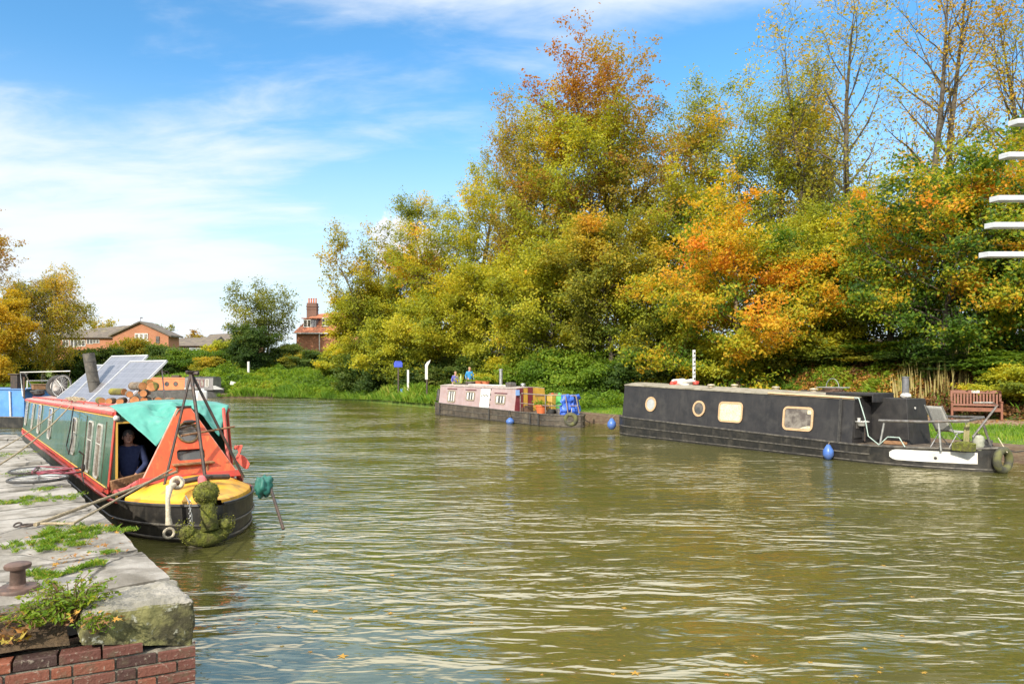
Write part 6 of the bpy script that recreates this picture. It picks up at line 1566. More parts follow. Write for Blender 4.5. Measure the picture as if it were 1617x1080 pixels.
# ------------------------------------------------------------------ pink boat
_o = Vector(onz2(690, 655.3)); _e = Vector(onz2(870, 675))
FP_ = Frame(_o, _e - _o)
m_pink = mat('faded_pink', (0.40, 0.31, 0.305), (0.34, 0.25, 0.245), scale=2, rough=.6, bump=.002, dirt=(0.36, 0.20, 0.15), dirt_amt=.4, dscale=5, streak=((0.36, 0.20, 0.16), .4))
m_maroon = mat('maroon_paint', (0.13, 0.018, 0.028), (0.17, 0.03, 0.035), scale=4, rough=.5)
m_mustard = mat('mustard_paint', (0.52, 0.30, 0.04), (0.42, 0.24, 0.04), scale=4, rough=.6)
def pink_boat():
    F = FP_; yc = 1.0; L = 11.2
    R = empty('pink_narrowboat', (F.o.x, F.o.y, 0), F.rz, 'faded pink narrowboat with brown hull and plant pots on its roof', 'boat')
    xr = F.xpx(810)
    zr0, zr1 = F.z(0, 0, 608.8), F.z(xr, 0, 614); zg0, zg1 = F.z(0, 0, 636), F.z(xr, 0, 649.5)
    zr = lambda x: lerp(zr0, zr1, x / xr)
    zg = lambda x: lerp(zg0, zg1, x / xr) if x < xr else zg1 - .01 * (x - xr)
    def wf(x):
        if x < 0: return 1.0
        if x < 9.0: return 1.0
        t = (x - 9.0) / (L - 9.0); return max(.02, 1 - t ** 2.6) ** .7
    xs = [-.25, 0] + [lerp(.5, 9, i / 9) for i in range(10)] + [lerp(9.2, L - .1, i / 10) for i in range(11)] + [L - .03, L]
    arch_hull(xs, wf, zg, yc).build('hull', m_hull_old, R, smooth=35)
    for f_, r_ in ((1.0, .028), (.55, .02), (.12, .02)):
        for sd in (-1, 1):
            t = MB(); t.tube(strake(xs, wf, (lambda x, f_=f_: zg(x) * f_), yc, side=sd, out=.006), r_, 6); t.build('rubbing_strake', MATS['strake_grey'], R)
    deck_strip(xs, wf, lambda x: zg(x) - .004, yc).build('deck', MATS['deck_grime'], R, smooth=0)
    side, roof = cabin_shell(0.05, xr, zg, zr, .08, 1.92, lean=.12, camber=.06, seg=8, caps=(True, False))
    side.build('cabin_wall', m_pink, R, smooth=0); roof.build('roof', mat('pinkish_roof', (.46, .38, .35), (.33, .28, .25), scale=4, rough=.8, dirt=(.16, .13, .09), dirt_amt=.6), R, smooth=40)
    ys = lambda x, z: .08 + (z - zg(x)) * .12 / (zr(x) - zg(x)) - .012
    ln = .12 / (zr0 - zg0)
    for zx0, zx1, zy0, zy1, ct, sp in ((163, 182, 298, 385, 0, None), (255, 316, 310, 398, 1, None), (410, 480, 320, 383, 1, None), (660, 742, 350, 412, 1, None)):
        px0, px1 = 660 + zx0 / 5.39, 660 + zx1 / 5.39; py = 560 + (zy0 + zy1) / 2 / 5.39
        xa, xb = F.xpx(px0, .12), F.xpx(px1, .12); xc = (xa + xb) / 2; zc = F.z(xc, .12, py)
        h = (zy1 - zy0) / 5.39 / FP * F.w(xc, .12).y
        window(R, xc, zc, xb - xa - .06, h, ys(xc, zc), ln, MATS['vent_brass'] if ct else m_rubber, m_glass, fw=.045, corner=.05, curtain=m_white if ct else None)
        if ct:
            t = MB(); t.box((xc, ys(xc, zc + h / 2 + .14) - .02, zc + h / 2 + .13), (xb - xa + .25, .03, .03)); t.build('drip_rail', m_maroon, R, smooth=0)
    # white side door
    xa, xb = F.xpx(660 + 532 / 5.39, .12), F.xpx(660 + 612 / 5.39, .12); xc = (xa + xb) / 2
    za, zb_ = zg(xc) + .02, zr(xc) - .06; zc = (za + zb_) / 2
    t = MB(); t.box((xc, ys(xc, zc) - .015, zc), (xb - xa, .03, zb_ - za), rx=-ln); d = t.build('side_door', m_white, R, bevel=.006)
    t = MB()
    for k in range(5): t.box((xc - .28 + .14 * k, ys(xc, zc) - .036, zc + .12 + .05 * (k % 2)), (.05, .01, .05), rx=-ln)
    for k in range(4): t.box((xb + .03, ys(xc, za + .2 + .25 * k) - .006, za + .16 + .25 * k), (.05, .02, .07)); t.box((xa - .02, ys(xc, za + .2 + .25 * k) - .006, za + .10 + .28 * k), (.03, .02, .05))
    t.build('door_fittings', m_darkmetal, d, smooth=0)
    # coloured bulkhead, arched top
    def panel(y0, y1, m_, nm, dx=0.0):
        t = MB(); cam_ = lambda y: zr1 + .06 * (1 - ((y - 1) / .8) ** 2)
        ya = lambda y, z: y
        t.prism([(xr + dx, y0, zg1), (xr + dx, y1, zg1), (xr + dx, min(y1, 1.80), cam_(min(y1, 1.8))), (xr + dx, max(y0, .20), cam_(max(y0, .2)))], (.03, 0, 0)); t.build(nm, m_, R, smooth=0)
    panel(.08, .55, m_maroon, 'bulkhead_panel'); panel(.55, .85, m_mustard, 'door_leaf', -.04); panel(.85, 1.10, m_maroon, 'bulkhead_panel', .02); panel(1.10, 1.92, m_mustard, 'bulkhead_panel')
    t = MB(); t.box((xr + .04, 1.5, 1.25), (.02, .5, .035)); t.box((xr + .04, 1.5, .95), (.02, .5, .035)); t.build('panel_beading', m_wood, R, smooth=0)
    # chimney and vent
    x = F.xpx(791, .9); t = MB(); t.rod((x, .9, zr(x)), (x, .9, F.z(x, .9, 584.5)), .085, 14); t.lathe([(.11, 0), (.11, .05), (.06, .08), (0, .08)], (x, .9, F.z(x, .9, 585)), 14); t.build('chimney', m_galv, R)
    x = F.xpx(826, 1.1); t = MB(); t.lathe([(.09, 0), (.09, .12), (.13, .13), (.11, .2), (0, .22)], (x, 1.1, zr1 + .03), 14); t.build('roof_vent', m_galv, R)
    xa, xb = F.xpx(742, .5), F.xpx(800, .5); t = MB()
    for y in (.42, .75): t.rod((xa, y, zr(xa) + .11), (xb, y, zr(xb) + .11), .022, 6)
    for k in range(7): x = lerp(xa, xb, k / 6); t.rod((x, .42, zr(x) + .11), (x, .75, zr(x) + .11), .018, 6); t.rod((x, .42, zr(x)), (x, .42, zr(x) + .11), .016, 6)
    t.build('roof_rack', m_white, R)
    # rails around the bow
    def f(zx, zy, y): px, py = 660 + zx / 5.39, 560 + zy / 5.39; x = F.xpx(px, y); return (x, y, F.z(x, y, py))
    t = MB(); t.tube([(f(872, 500, .1)[0], .1, zg1), f(872, 345, .1), f(882, 330, .1), f(1100, 345, .25), f(1345, 350, 1.0)], .026, 7); t.tube([f(875, 412, .1), f(1100, 435, .25), f(1365, 435, 1.0)], .022, 7)
    t.tube([f(1345, 350, 1.0), f(1372, 500, 1.0)], .03, 7); t.tube([f(1085, 343, .24), (f(1085, 500, .24)[0], .24, zg1)], .024, 7); t.tube([f(1255, 348, .6), f(1278, 510, .55)], .026, 7)
    t.tube([f(1345, 350, 1.0), f(1215, 335, 1.8), f(1120, 330, 1.85)], .024, 7)
    t.build('bow_rail', mat('rusty_rail', (0.16, 0.11, 0.09), (0.25, 0.22, 0.20), scale=9, rough=.6, metal=.3), R)
    t = MB(); t.box((-.16, .18, .34), (.16, .26, .62)); t.build('white_fender_board', m_white, R, bevel=.02)
    for px in (695, 773, 806, 838, 851):
        x = F.xpx(px, 0); t = MB(); t.tube([(x, -.03, zg(x) + .03), (x + .02, -.05, zg(x) * .5), (x, -.03, .05)], .035, 6); t.build('rubber_strip', m_rubber, R)
    return R, xr, zr, zg, f
PBT, p_xr, p_zr, p_zg, pf_ = pink_boat()
def pw(x, y, z): return FP_.w(x, y, z)
def ppx(zx, y, z): return FP_.w(FP_.xpx(660 + zx / 5.39, y), y, z)
def plant_pot(c, r, h, label, m_, plant=True, seed=1, ph=.25, group=None, leafm=None):
    R = empty('plant_pot', c, 0, label, 'plant pot', group)
    t = MB(); t.lathe([(r * .7, 0), (r * .95, h * .82), (r * 1.06, h * .83), (r * 1.06, h), (r * .9, h), (r * .88, h * .9), (0, h * .88)], (0, 0, 0), 18); t.build('pot', m_, R)
    if plant:
        rng = np.random.default_rng(seed); P = rng.normal(size=(160, 3)) * (r * .6, r * .6, ph * .3) + (0, 0, h + ph * .4)
        LV, LF = leaves_np(rng, P, .09, .3); np_mesh('plant', LV, LF, leafm or L_IVY, np.repeat(rng.uniform(.2, .9, len(P)), 4), R)
    return R
gp = 'pots and tubs on the roof of the pink boat'
zR = p_zr(4) + .06
plant_pot(ppx(525, 1.2, zR), .26, .24, 'terracotta pot with low leaves on the pink roof, left of a pair', m_terra, seed=2, group=gp)
plant_pot(ppx(577, 1.2, zR), .20, .22, 'smaller terracotta pot right beside the larger one on the pink roof', m_terra, seed=3, group=gp)
plant_pot(ppx(455, 1.1, zR), .36, .20, 'wide grey basin on the pink roof left of the terracotta pots', m_steel, seed=4, group=gp, ph=.1)
plant_pot(ppx(350, 1.0, zR - .04), .34, .16, 'long green trough of yellow-green plants on the pink roof', L_HEDGE if False else mat('green_trough', (.10, .16, .04), (.16, .2, .05), scale=6, rough=.7), seed=5, ph=.5, group=gp, leafm=L_YG)
t = MB(); t.lathe([(.09, 0), (.09, .32), (.035, .42), (.035, .52), (0, .52)], (0, 0, 0), 12); t.build('green_bottle', mat('bottle_green', (.20, .26, .05), rough=.3), None, loc=ppx(366, .9, zR + .10), label='tall yellow-green bottle standing on the pink roof', cat='bottle')
t = MB(); t.box((0, 0, .11), (.42, .34, .20)); t.box((0, 0, .22), (.36, .28, .03)); t.build('roof_crate', m_steel, None, bevel=.01, loc=ppx(790, .6, p_zr(7) + .05), rz=FP_.rz, label='small grey crate at the near corner of the pink roof', cat='crate')
dz = p_zg(9)
plant_pot(ppx(1050, .35, dz), .27, .38, 'large orange planter on the front deck of the pink boat', mat('orange_planter', (.62, .16, .05), (.55, .13, .04), scale=5, rough=.6), seed=6, ph=.2)
plant_pot(ppx(1205, .50, dz), .16, .26, 'small grey bucket on the front deck right of the orange planter', m_steel, plant=False)
R = empty('yellow_container', ppx(1145, .95, dz), FP_.rz, 'yellow plastic container on the front deck of the pink boat', 'container')
t = MB(); t.box((0, 0, .42), (.36, .42, .84)); t.build('body', mat('yellow_plastic', (.50, .31, .06), (.42, .25, .05), scale=4, rough=.5), R, bevel=.05)
t = MB(); t.lathe([(.06, .84), (.06, .90), (0, .90)], (0, 0, 0), 12); t.build('cap', m_redtrim, R)
t = MB(); t.blob((0, 0, .42), (.20, .24, .46), 3, .15, 2, 12); t.build('green_sack', mat('green_sack_cloth', (.05, .26, .06), (.08, .33, .08), scale=6, rough=.6), None, smooth=180, loc=ppx(1210, 1.1, dz), label='green sack between the yellow container and the blue tarpaulin', cat='sack')
t = MB()
def bt(u, v):
    a = (u - .5) * 1.5; w_ = .36 + .06 * (1 - v)
    q = noise.noise(Vector((u * 7, v * 4, 1))); q2_ = noise.noise(Vector((u * 16, v * 9, 5)))
    return Vector((.22 * cos(a * 2) + .16 * q + .06 * q2_ - .1, (u - .5) * (1.2 - .25 * v) + .10 * q2_, .98 * v - .10 * (1 - v) * q * 2 - .05 * abs(q2_) + .05 * q * v))
t.grid(bt, 40, 14); t.build('blue_tarpaulin', m_bluetarp, None, smooth=180, loc=ppx(1305, .95, dz - .12), rz=FP_.rz, label='crumpled bright blue tarpaulin hung over the front rail of the pink boat', cat='tarpaulin', solid=.01)
t = MB(); t.box((0, 0, 0), (.02, .22, .26)); t.build('blue_cloth', mat('pale_blue_cloth', (.22, .36, .66), rough=.8), None, bevel=.004, loc=ppx(848, .18, 1.42), rz=FP_.rz, label='small pale blue cloth hung beside the maroon panel of the pink boat', cat='cloth')
t = MB()
for k in range(4): t.torus((.02 * k, 0, .03 + .05 * k), .17 - .01 * k, .022, I3, 20, 6)
t.blob((.35, .1, .08), (.16, .12, .12), 3, .3, 2, 10); t.build('hose_coil', m_rubber, None, loc=ppx(1125, .55, dz), label='dark coiled hose on the deck beside the orange planter', cat='hose')
t = MB(); t.box((0, 0, .1), (.5, .34, .2)); t.box((.1, 0, .24), (.3, .26, .1)); t.build('grow_box', m_wooddark, None, bevel=.01, loc=ppx(930, .55, dz), rz=FP_.rz, label='dark wooden box in front of the mustard doors of the pink boat', cat='box')
p = ppx(785, -.12, .10); small_fender('boat_fender', p, 'blue half-sunk fender floating against the pink boat hull', m_bluefender, .20, .16, ppx(783, 0, .5))
p = ppx(1300, .62, .36); tyre(p, FP_.rz - .9, 'mossy old tyre hung on the bow of the pink boat', .22, .09, m_tyremoss)

# ------------------------------------------------------------------ orange boat at the bend and blue boat at the left edge
def far_boat():
    A = onz(215, 628.5, 0); Bp = onz(346, 628.5, 0)
    o = Vector((A.x - 4.5, A.y + .3)); e_ = Vector((Bp.x, Bp.y)); F = Frame(o, e_ - o); L = (e_ - o).length
    R = empty('orange_narrowboat', (F.o.x, F.o.y, 0), F.rz, 'orange narrowboat with a grey windowed front moored at the bend', 'boat'); yc = 1.0
    zg = lambda x: .72 + max(0, x - (L - 4)) * .045
    def wf(x): t = max(0, (x - (L - 3)) / 3); return max(.02, 1 - t ** 2.2) ** .8
    xs = [0] + [lerp(1, L - 3, i / 5) for i in range(6)] + [lerp(L - 2.7, L, i / 9) for i in range(10)]
    arch_hull(xs, wf, zg, yc).build('hull', mat('grey_black_hull', (.05, .048, .045), (.09, .085, .08), scale=3, rough=.6), R, smooth=35)
    for sd in (-1, 1):
        t = MB(); t.tube(strake(xs, wf, zg, yc, side=sd), .035, 6); t.build('rubbing_strake', MATS['strake_grey'], R)
    deck_strip(xs, wf, lambda x: zg(x) - .004, yc).build('deck', MATS['deck_grime'], R, smooth=0)
    xo = F.xpx(290)
    s, r = cabin_shell(.5, xo, lambda x: .72, lambda x: 1.80, .1, 1.9, seg=4); s.build('cabin_wall', mat('bright_orange', (.66, .17, .04), (.58, .13, .03), scale=2, rough=.5), R, smooth=0); r.build('roof', mat('orange_roof', (.56, .17, .07), rough=.7), R, smooth=0)
    for px in (262, 276):
        x = F.xpx(px); window(R, x, 1.30, .32, .32, .15, .1, m_rubber, m_glass, fw=.05, corner=.16, name='porthole')
    xf = F.xpx(335)
    s, r = cabin_shell(xo, xf, lambda x: .74, lambda x: 1.88, .12, 1.88, seg=4); s.build('wheelhouse_wall', mat('grey_panel', (.13, .12, .12), (.2, .19, .18), scale=2, rough=.5), R, smooth=0); r.build('wheelhouse_roof', m_rubber, R, smooth=0)
    for k in range(4):
        x = lerp(xo, xf, .28 + k * .17); window(R, x, 1.38, .26, .62, .17, .1, m_white if k > 2 else m_maroon, m_glass2, fw=.04, corner=.03)
    t = MB(); t.prism([(xo - .3, .10, .72), (xf + 1.0, .20, .80), (xf + .2, .16, 1.15), (xo - .1, .13, .95)], (0, .02, 0)); t.build('pale_dodger', mat('pale_grey_sheet', (.42, .42, .40), rough=.7), R, smooth=0)
    t = MB(); x = F.xpx(270); t.box((x, 1.0, 2.0), (.7, .5, .2)); t.build('roof_box', m_darkmetal, R, smooth=0)
    t = MB(); x = F.xpx(246)
    for k in range(2): t.torus((x + .9 * k - .4, .8, 2.18), .3, .02, Matrix.Rotation(1.57, 3, 'X'), 20, 5)
    t.rod((x - .4, .8, 2.18), (x + .1, .8, 2.5), .02); t.rod((x + .1, .8, 2.5), (x + .5, .8, 2.18), .02); t.build('folded_bicycle', m_darkmetal, None, loc=(F.o.x, F.o.y, 0), rz=F.rz, label='dark bicycle lying on the roof of the orange boat', cat='bicycle')
far_boat()
def blue_boat():
    c = onz(34, 676, 0)
    F = Frame((c.x, c.y), (-.97, .24))      # x runs left from the visible corner
    R = empty('blue_narrowboat', (c.x, c.y, 0), atan2(.24, -.97), 'bright blue boat at the left edge behind the quay', 'boat')
    # local x = away to the left, local y = towards -perp -> away from camera is negative y
    m_b = mat('bright_blue', (.06, .20, .52), (.09, .26, .60), scale=2, rough=.45, dirt=(.2, .25, .3), dirt_amt=.3, coat=.3)
    t = MB(); t.hexa([(-.12, 0, -.4), (9, 0, -.4), (9, -2, -.4), (-.12, -2, -.4), (-.12, 0, .46), (9, 0, .46), (9, -2, .46), (-.12, -2, .46)]); t.build('hull', m_black, R, smooth=0, bevel=.02)
    t = MB(); t.hexa([(.02, -.12, .462), (8, -.12, .462), (8, -1.9, .462), (.02, -1.9, .462), (.10, -.20, 1.62), (8, -.20, 1.62), (8, -1.8, 1.62), (.10, -1.8, 1.62)]); t.build('cabin_wall', m_b, R, smooth=0, bevel=.015)
    t = MB(); t.box((4, -1.0, 1.645), (8.1, 1.7, .05)); t.build('roof', mat('blue_roof', (.10, .20, .40), rough=.6), R, smooth=0)
    t = MB(); t.tube([(-.10, .02, .46), (9, .02, .46)], .03, 6); t.build('rubbing_strake', m_steel, R)
    t = MB(); t.rod((.62, -.05, .05), (.80, -.14, 1.55), .035, 8); t.build('white_pole', m_white, R)
    t = MB(); t.box((.78, -.5, 1.95), (.36, .4, .62)); t.box((.78, -.5, 2.28), (.55, .5, .05)); t.build('wheel_pillar', m_darkmetal, R, bevel=.02)
    t = MB(); t.tube([(.05, -.3, 1.66), (.05, -.3, 2.0), (.05, -1.5, 2.0), (.05, -1.5, 1.66)], .025, 6); t.build('hand_rail', m_white, R)
blue_boat()
# ================================================================== people
def skin_body(name, verts, edges, radii, m, parent, sub=2, root=0):
    me = bpy.data.meshes.new(name); me.from_pydata(verts, edges, []); me.update()
    o = bpy.data.objects.new(name, me); COL.objects.link(o)
    md = o.modifiers.new('skin', 'SKIN'); md.use_smooth_shade = True
    for i, r in enumerate(radii):
        v = me.skin_vertices[0].data[i]; v.radius = (r, r) if not hasattr(r, '__len__') else r; v.use_root = (i == root)
    s = o.modifiers.new('sub', 'SUBSURF'); s.levels = sub; s.render_levels = sub
    dg = bpy.context.evaluated_depsgraph_get(); dg.update()
    nm = bpy.data.meshes.new_from_object(o.evaluated_get(dg))
    bpy.data.objects.remove(o)
    nm.materials.clear(); nm.materials.append(m)
    nm.polygons.foreach_set('use_smooth', [True] * len(nm.polygons))
    o2 = bpy.data.objects.new(name, nm); COL.objects.link(o2); o2.parent = parent
    return o2
def person(loc, rz, H, label, skin_c, top_c, leg_c, hair_c, arms, stride=.12, lean=.0, head_turn=0.0, head_drop=0.0):
    """local +x is the way the person faces; arms = [(elbow, wrist)] right then left, in body units of H"""
    R = empty('person', loc, rz, label, 'person')
    k = H / 1.75
    def S(p): return tuple(q * k for q in p)
    pel, sp, ch, nk, hd0, hd1 = (0, 0, .93), (.01 + lean * .4, 0, 1.12), (.0 + lean * .8, 0, 1.34), (lean * 1.05, 0, 1.48), (.025 + lean * 1.2, 0, 1.57 - head_drop), (.015 + lean * 1.25, 0, 1.66 - head_drop)
    V = [pel, sp, ch, nk, hd0, hd1]; r = [(.135, .12), (.125, .105), (.15, .11), .055, (.078, .07), (.088, .08)]
    E = [(0, 1), (1, 2), (2, 3), (3, 4), (4, 5)]
    def add(p, rad, par): V.append(p); r.append(rad); E.append((par, len(V) - 1)); return len(V) - 1
    top_i = []; 
    hands = []
    for sd, (el, wr) in zip((-1, 1), arms):
        a = add((lean * .8, sd * .17, 1.40), .055, 2); b = add(el, .042, a); c = add(wr, .030, b)
        d = Vector(wr) - Vector(el); d.normalize()
        h = Vector(wr) + d * .07; hh = add(tuple(h), (.032, .020), c)
        side = Vector((0, 0, 1)).cross(d); side = side.normalized() if side.length > .1 else Vector((0, 1, 0)); nrm = d.cross(side)
        for q, ln in enumerate((.062, .075, .070, .055)):
            o_ = side * (-.027 + .018 * q); f1 = h + d * .025 + o_; f2 = f1 + d * ln * .5 + nrm * .008; f3 = f2 + d * ln * .5 + nrm * .022
            x1 = add(tuple(f1), .0095, hh); x2 = add(tuple(f2), .0085, x1); add(tuple(f3), .007, x2)
        th = Vector(wr) + d * .035 - side * .035; x1 = add(tuple(th), .010, c); add(tuple(th + d * .035 - side * .018), .008, x1)
    for sd in (-1, 1):
        hp = add((0, sd * .09, .86), .085, 0); kn = add((sd * stride * .5 + .03, sd * .10, .49), .058, hp); an = add((sd * stride, sd * .10, .09), .040, kn)
        add((sd * stride + .14, sd * .115, .035), .035, an)
    skin_body('body', [S(p) for p in V], E, [tuple(x * k for x in q) if hasattr(q, '__len__') else q * k for q in r], skin_c, R)
    # jumper / jacket
    V2 = [(0, 0, .88), sp, ch, (lean * 1.0, 0, 1.46)]; r2 = [(.158, .14), (.150, .128), (.170, .130), .075]; E2 = [(0, 1), (1, 2), (2, 3)]
    for sd, (el, wr) in zip((-1, 1), arms):
        V2 += [(lean * .8, sd * .175, 1.405), el, tuple(Vector(el).lerp(Vector(wr), .93))]; n = len(V2); r2 += [.070, .056, .044]; E2 += [(2, n - 3), (n - 3, n - 2), (n - 2, n - 1)]
    skin_body('jacket', [S(p) for p in V2], E2, [tuple(x * k for x in q) if hasattr(q, '__len__') else q * k for q in r2], top_c, R)
    V3 = [(0, 0, .97), (0, 0, .90)]; r3 = [(.140, .125), (.145, .128)]; E3 = [(0, 1)]
    for sd in (-1, 1):
        V3 += [(0, sd * .092, .84), (sd * stride * .5 + .03, sd * .10, .49), (sd * stride, sd * .10, .10)]; n = len(V3); r3 += [.098, .074, .062]; E3 += [(1, n - 3), (n - 3, n - 2), (n - 2, n - 1)]
    skin_body('trousers', [S(p) for p in V3], E3, [tuple(x * k for x in q) if hasattr(q, '__len__') else q * k for q in r3], leg_c, R)
    for sd in (-1, 1):
        t = MB(); t.blob(S((sd * stride + .06, sd * .105, .045)), (.13 * k, .048 * k, .048 * k), n=10); t.build('shoe', m_rubber, R, smooth=180)
    # head details
    hc = Vector(S((.02 + lean * 1.25, 0, 1.625 - head_drop))); Rz = Matrix.Rotation(head_turn, 3, 'Z')
    t = MB(); t.blob(hc + Vector((-.020, 0, .030)) * k, (.098 * k, .086 * k, .092 * k), 4, .05, 4, 12)
    hair = t.build('hair', hair_c, R, smooth=180)
    t = MB()
    P = lambda x, y, z: hc + (Rz @ Vector((x, y, z))) * k
    t.blob(P(.030, 0, -.012), (.070 * k, .064 * k, .090 * k), n=12)
    t.tube([P(.088, 0, .025), P(.108, 0, -.008), P(.112, 0, -.020), P(.090, 0, -.028)], [.009 * k, .012 * k, .014 * k, .008 * k], 8)
    for sd in (-1, 1): t.blob(P(-.005, sd * .080, -.005), (.020 * k, .010 * k, .030 * k), n=6)
    t.blob(P(.070, 0, -.075), (.030 * k, .030 * k, .022 * k), n=8)
    face = t.build('face', skin_c, R, smooth=180)
    t = MB()
    for sd in (-1, 1): t.blob(P(.090, sd * .030, .018), (.008 * k, .012 * k, .007 * k), n=6)
    t.box(P(.096, 0, -.050), (.006 * k, .040 * k, .006 * k)); t.build('features', mat('feature_dark', (.10, .04, .03), rough=.5), face)
    return R
m_skin = mat('skin', (0.55, 0.30, 0.21), (0.48, 0.24, 0.16), scale=9, rough=.55)
m_navy = mat('navy_wool', (0.02, 0.03, 0.085), (0.03, 0.042, 0.11), scale=22, rough=.9, bump=.003)
m_jeans = mat('dark_denim', (0.03, 0.035, 0.055), (0.05, 0.055, 0.08), scale=20, rough=.9)
m_hairg = mat('grey_hair', (0.16, 0.13, 0.11), (0.08, 0.065, 0.055), scale=40, rough=.8)
c = gw(-.30, .40, -.28)
person((c.x, c.y, -.28), FG.rz - .35, 1.74, 'man in a navy jumper standing in the doorway of the green boat', m_skin, m_navy, m_jeans, m_hairg,
       [((.02, -.27, 1.14), (.14, -.20, .93)), ((.05, .26, 1.15), (.20, .12, .98))], stride=.05, lean=.06, head_turn=.2, head_drop=.02)
def walker(px, d, H, rz, label, top):
    p = on_ground(px, d)
    return person((p.x, p.y, p.z), rz, H, label, m_skin, top, m_jeans, mat('fair_hair', (.30, .20, .11), rough=.8), [((-.05, -.24, 1.15), (.08, -.25, .93)), ((.05, .24, 1.15), (.12, .25, .94))], stride=.20)
walker(719, 45.0, 1.68, radians(-60), 'walker in a purple jacket behind the pink boat, left of the pair', mat('purple_jacket', (0.09, 0.09, 0.42), (.12, .11, .48), scale=10, rough=.8))
walker(741.5, 45.5, 1.86, radians(-65), 'walker in a bright blue jacket behind the pink boat, right of the pair', mat('azure_jacket', (0.03, 0.22, 0.50), (.05, .27, .56), scale=10, rough=.8))

# ================================================================== quay things
c = onz(28, 931, QZ + .01)
R = empty('mooring_bollard', (c.x, c.y, QZ), 0, 'small rusty iron bollard with round base and cap on the quay', 'bollard')
m_iron = mat('rusty_iron', (0.10, 0.065, 0.05), (0.17, 0.10, 0.075), scale=10, rough=.6, metal=.3, bump=.004, dirt=(.05, .04, .035), dirt_amt=.6, dscale=6)
t = MB(); t.lathe([(.125, 0), (.125, .022), (.118, .032), (.06, .036), (.046, .05), (.043, .14), (.05, .152)], (0, 0, 0), 32); t.build('base_and_stem', m_iron, R)
t = MB(); t.lathe([(.05, .15), (.072, .155), (.078, .168), (.076, .182), (.06, .190), (0, .192)], (0, 0, 0), 32); t.build('cap', m_iron, R)
def tuft(px, py, rx, ry, n, h, label, seed, wid=.006, m=None, weeds=False, name='grass_tuft', cat='grass', hue=.6):
    c = onz(px, py, QZ); rng = np.random.default_rng(seed); k = (EYE - QZ) / FP
    R = empty(name, (c.x, c.y, QZ), 0, label, cat)
    d = c.y; wx = rx * d / FP; wy = ry * d * d / (FP * (EYE - QZ))
    nb = int(n * 1.5); a = rng.uniform(0, 6.28, nb); rr = np.sqrt(rng.uniform(0, 1, nb)) * (1 + .35 * np.sin(a * 3 + seed)) * 1.25
    P = np.stack([np.cos(a) * rr * wx, np.sin(a) * rr * wy, np.full(nb, .0)], 1)
    ok = nz(P + [c.x, c.y, 0], 7, seed + 4) + .55 * nz(P + [c.x, c.y, 0], 19, seed) > -.05 + .32 * (rr - .6); P = P[ok]; nb = len(P)
    lum = np.clip(nz(P + [c.x, c.y, 0], 9, seed) + .7, .2, 1.3) * .85
    hh = h * lum * rng.uniform(.4, 1.15, nb)
    b = rng.uniform(0, 6.28, nb); W = np.stack([np.cos(b), np.sin(b), 0 * b], 1) * wid; q = rng.uniform(0, 6.28, nb)
    L = np.stack([np.cos(q), np.sin(q), 0 * q], 1) * (hh * rng.uniform(.3, 1.2, nb))[:, None]
    U = np.array([0, 0, 1.0]) * hh[:, None]
    V = np.stack([P - W / 2, P + W / 2, P + U * .65 + L * .45 + W * .35, P + U + L], 1).reshape(-1, 3)
    np_mesh('blades', V, np.arange(nb * 4).reshape(nb, 4), m or L_GRASS, np.repeat(np.clip(hue + rng.normal(size=nb) * .2 + .3 * nz(P + [c.x, c.y, 0], 14, seed), 0, 1), 4), R)
    return R, c, wx, wy
tuft(100, 845, 44, 14, 5200, .055, 'largest patch of green grass in the quay joints, under the bow rope', 1)
tuft(88, 862, 34, 9, 3000, .05, 'grass patch directly in front of the largest patch', 2)
tuft(38, 791, 30, 6, 2200, .045, 'grass patch on the quay between the bicycle and the bow rope', 3)
tuft(100, 786, 22, 5, 900, .04, 'thin grass in the joint right of the bicycle wheel', 4)
tuft(80, 908, 25, 11, 2200, .05, 'round grass clump beyond the bollard', 5)
tuft(182, 838, 28, 4, 1400, .035, 'narrow grass line in the slab joint near the quay edge, under the rope', 6)
tuft(160, 873, 26, 4, 900, .03, 'narrow grass line in the joint in front of the quay edge stones', 7)
tuft(142, 893, 14, 6, 700, .045, 'small grass clump behind the tall weed', 8)
tuft(55, 748, 40, 4, 1400, .04, 'faint grass strip beyond the bicycle', 9)
tuft(15, 718, 28, 5, 1000, .04, 'grass strip by the mooring lines at the far left of the quay', 10)
tuft(72, 772, 14, 4, 500, .04, 'grass poking through the near bicycle wheel', 11)
def weed(px, py, n, size, label, seed, rad=.2, h=.28):
    c = onz(px, py, QZ - .05); rng = np.random.default_rng(seed)
    R = empty('weed_plant', (c.x, c.y, QZ - .10), 0, label, 'plant')
    groups = []; P = []; O = []
    for k in range(n):
        a = rng.uniform(0, 6.28); r = rng.uniform(.3, 1) * rad; hh = h * rng.uniform(.3, 1) * (1.25 - .6 * r / rad)
        p0 = np.array([cos(a) * r * .25, sin(a) * r * .25, 0]); p2 = np.array([cos(a) * r * 1.25, sin(a) * r * .9, hh]); p1 = (p0 + p2) / 2 + [0, 0, .04 + hh * .2]
        groups.append((np.array([p0, p1, p2]), np.array([.004, .003, .002])))
        for j in range(9):
            t_ = rng.uniform(.3, 1.05); q = (1 - t_) ** 2 * p0 + 2 * t_ * (1 - t_) * p1 + t_ ** 2 * p2
            P.append(q + rng.normal(size=3) * .013); O.append(q - p0)
    V, F = tubes_np(groups, 4); np_mesh('stem', V, F, mat('weed_stem', (.10, .10, .03), (.20, .10, .05), scale=9), parent=R, smooth=True)
    P = np.array(P); LV, LF = leaves_np(rng, P, size, .7, unit(np.array(O)) * .6, .1, .45)
    np_mesh('leaves', LV, LF, L_IVY, np.repeat(np.clip(.62 + rng.normal(size=len(P)) * .17, 0, 1), 4), R)
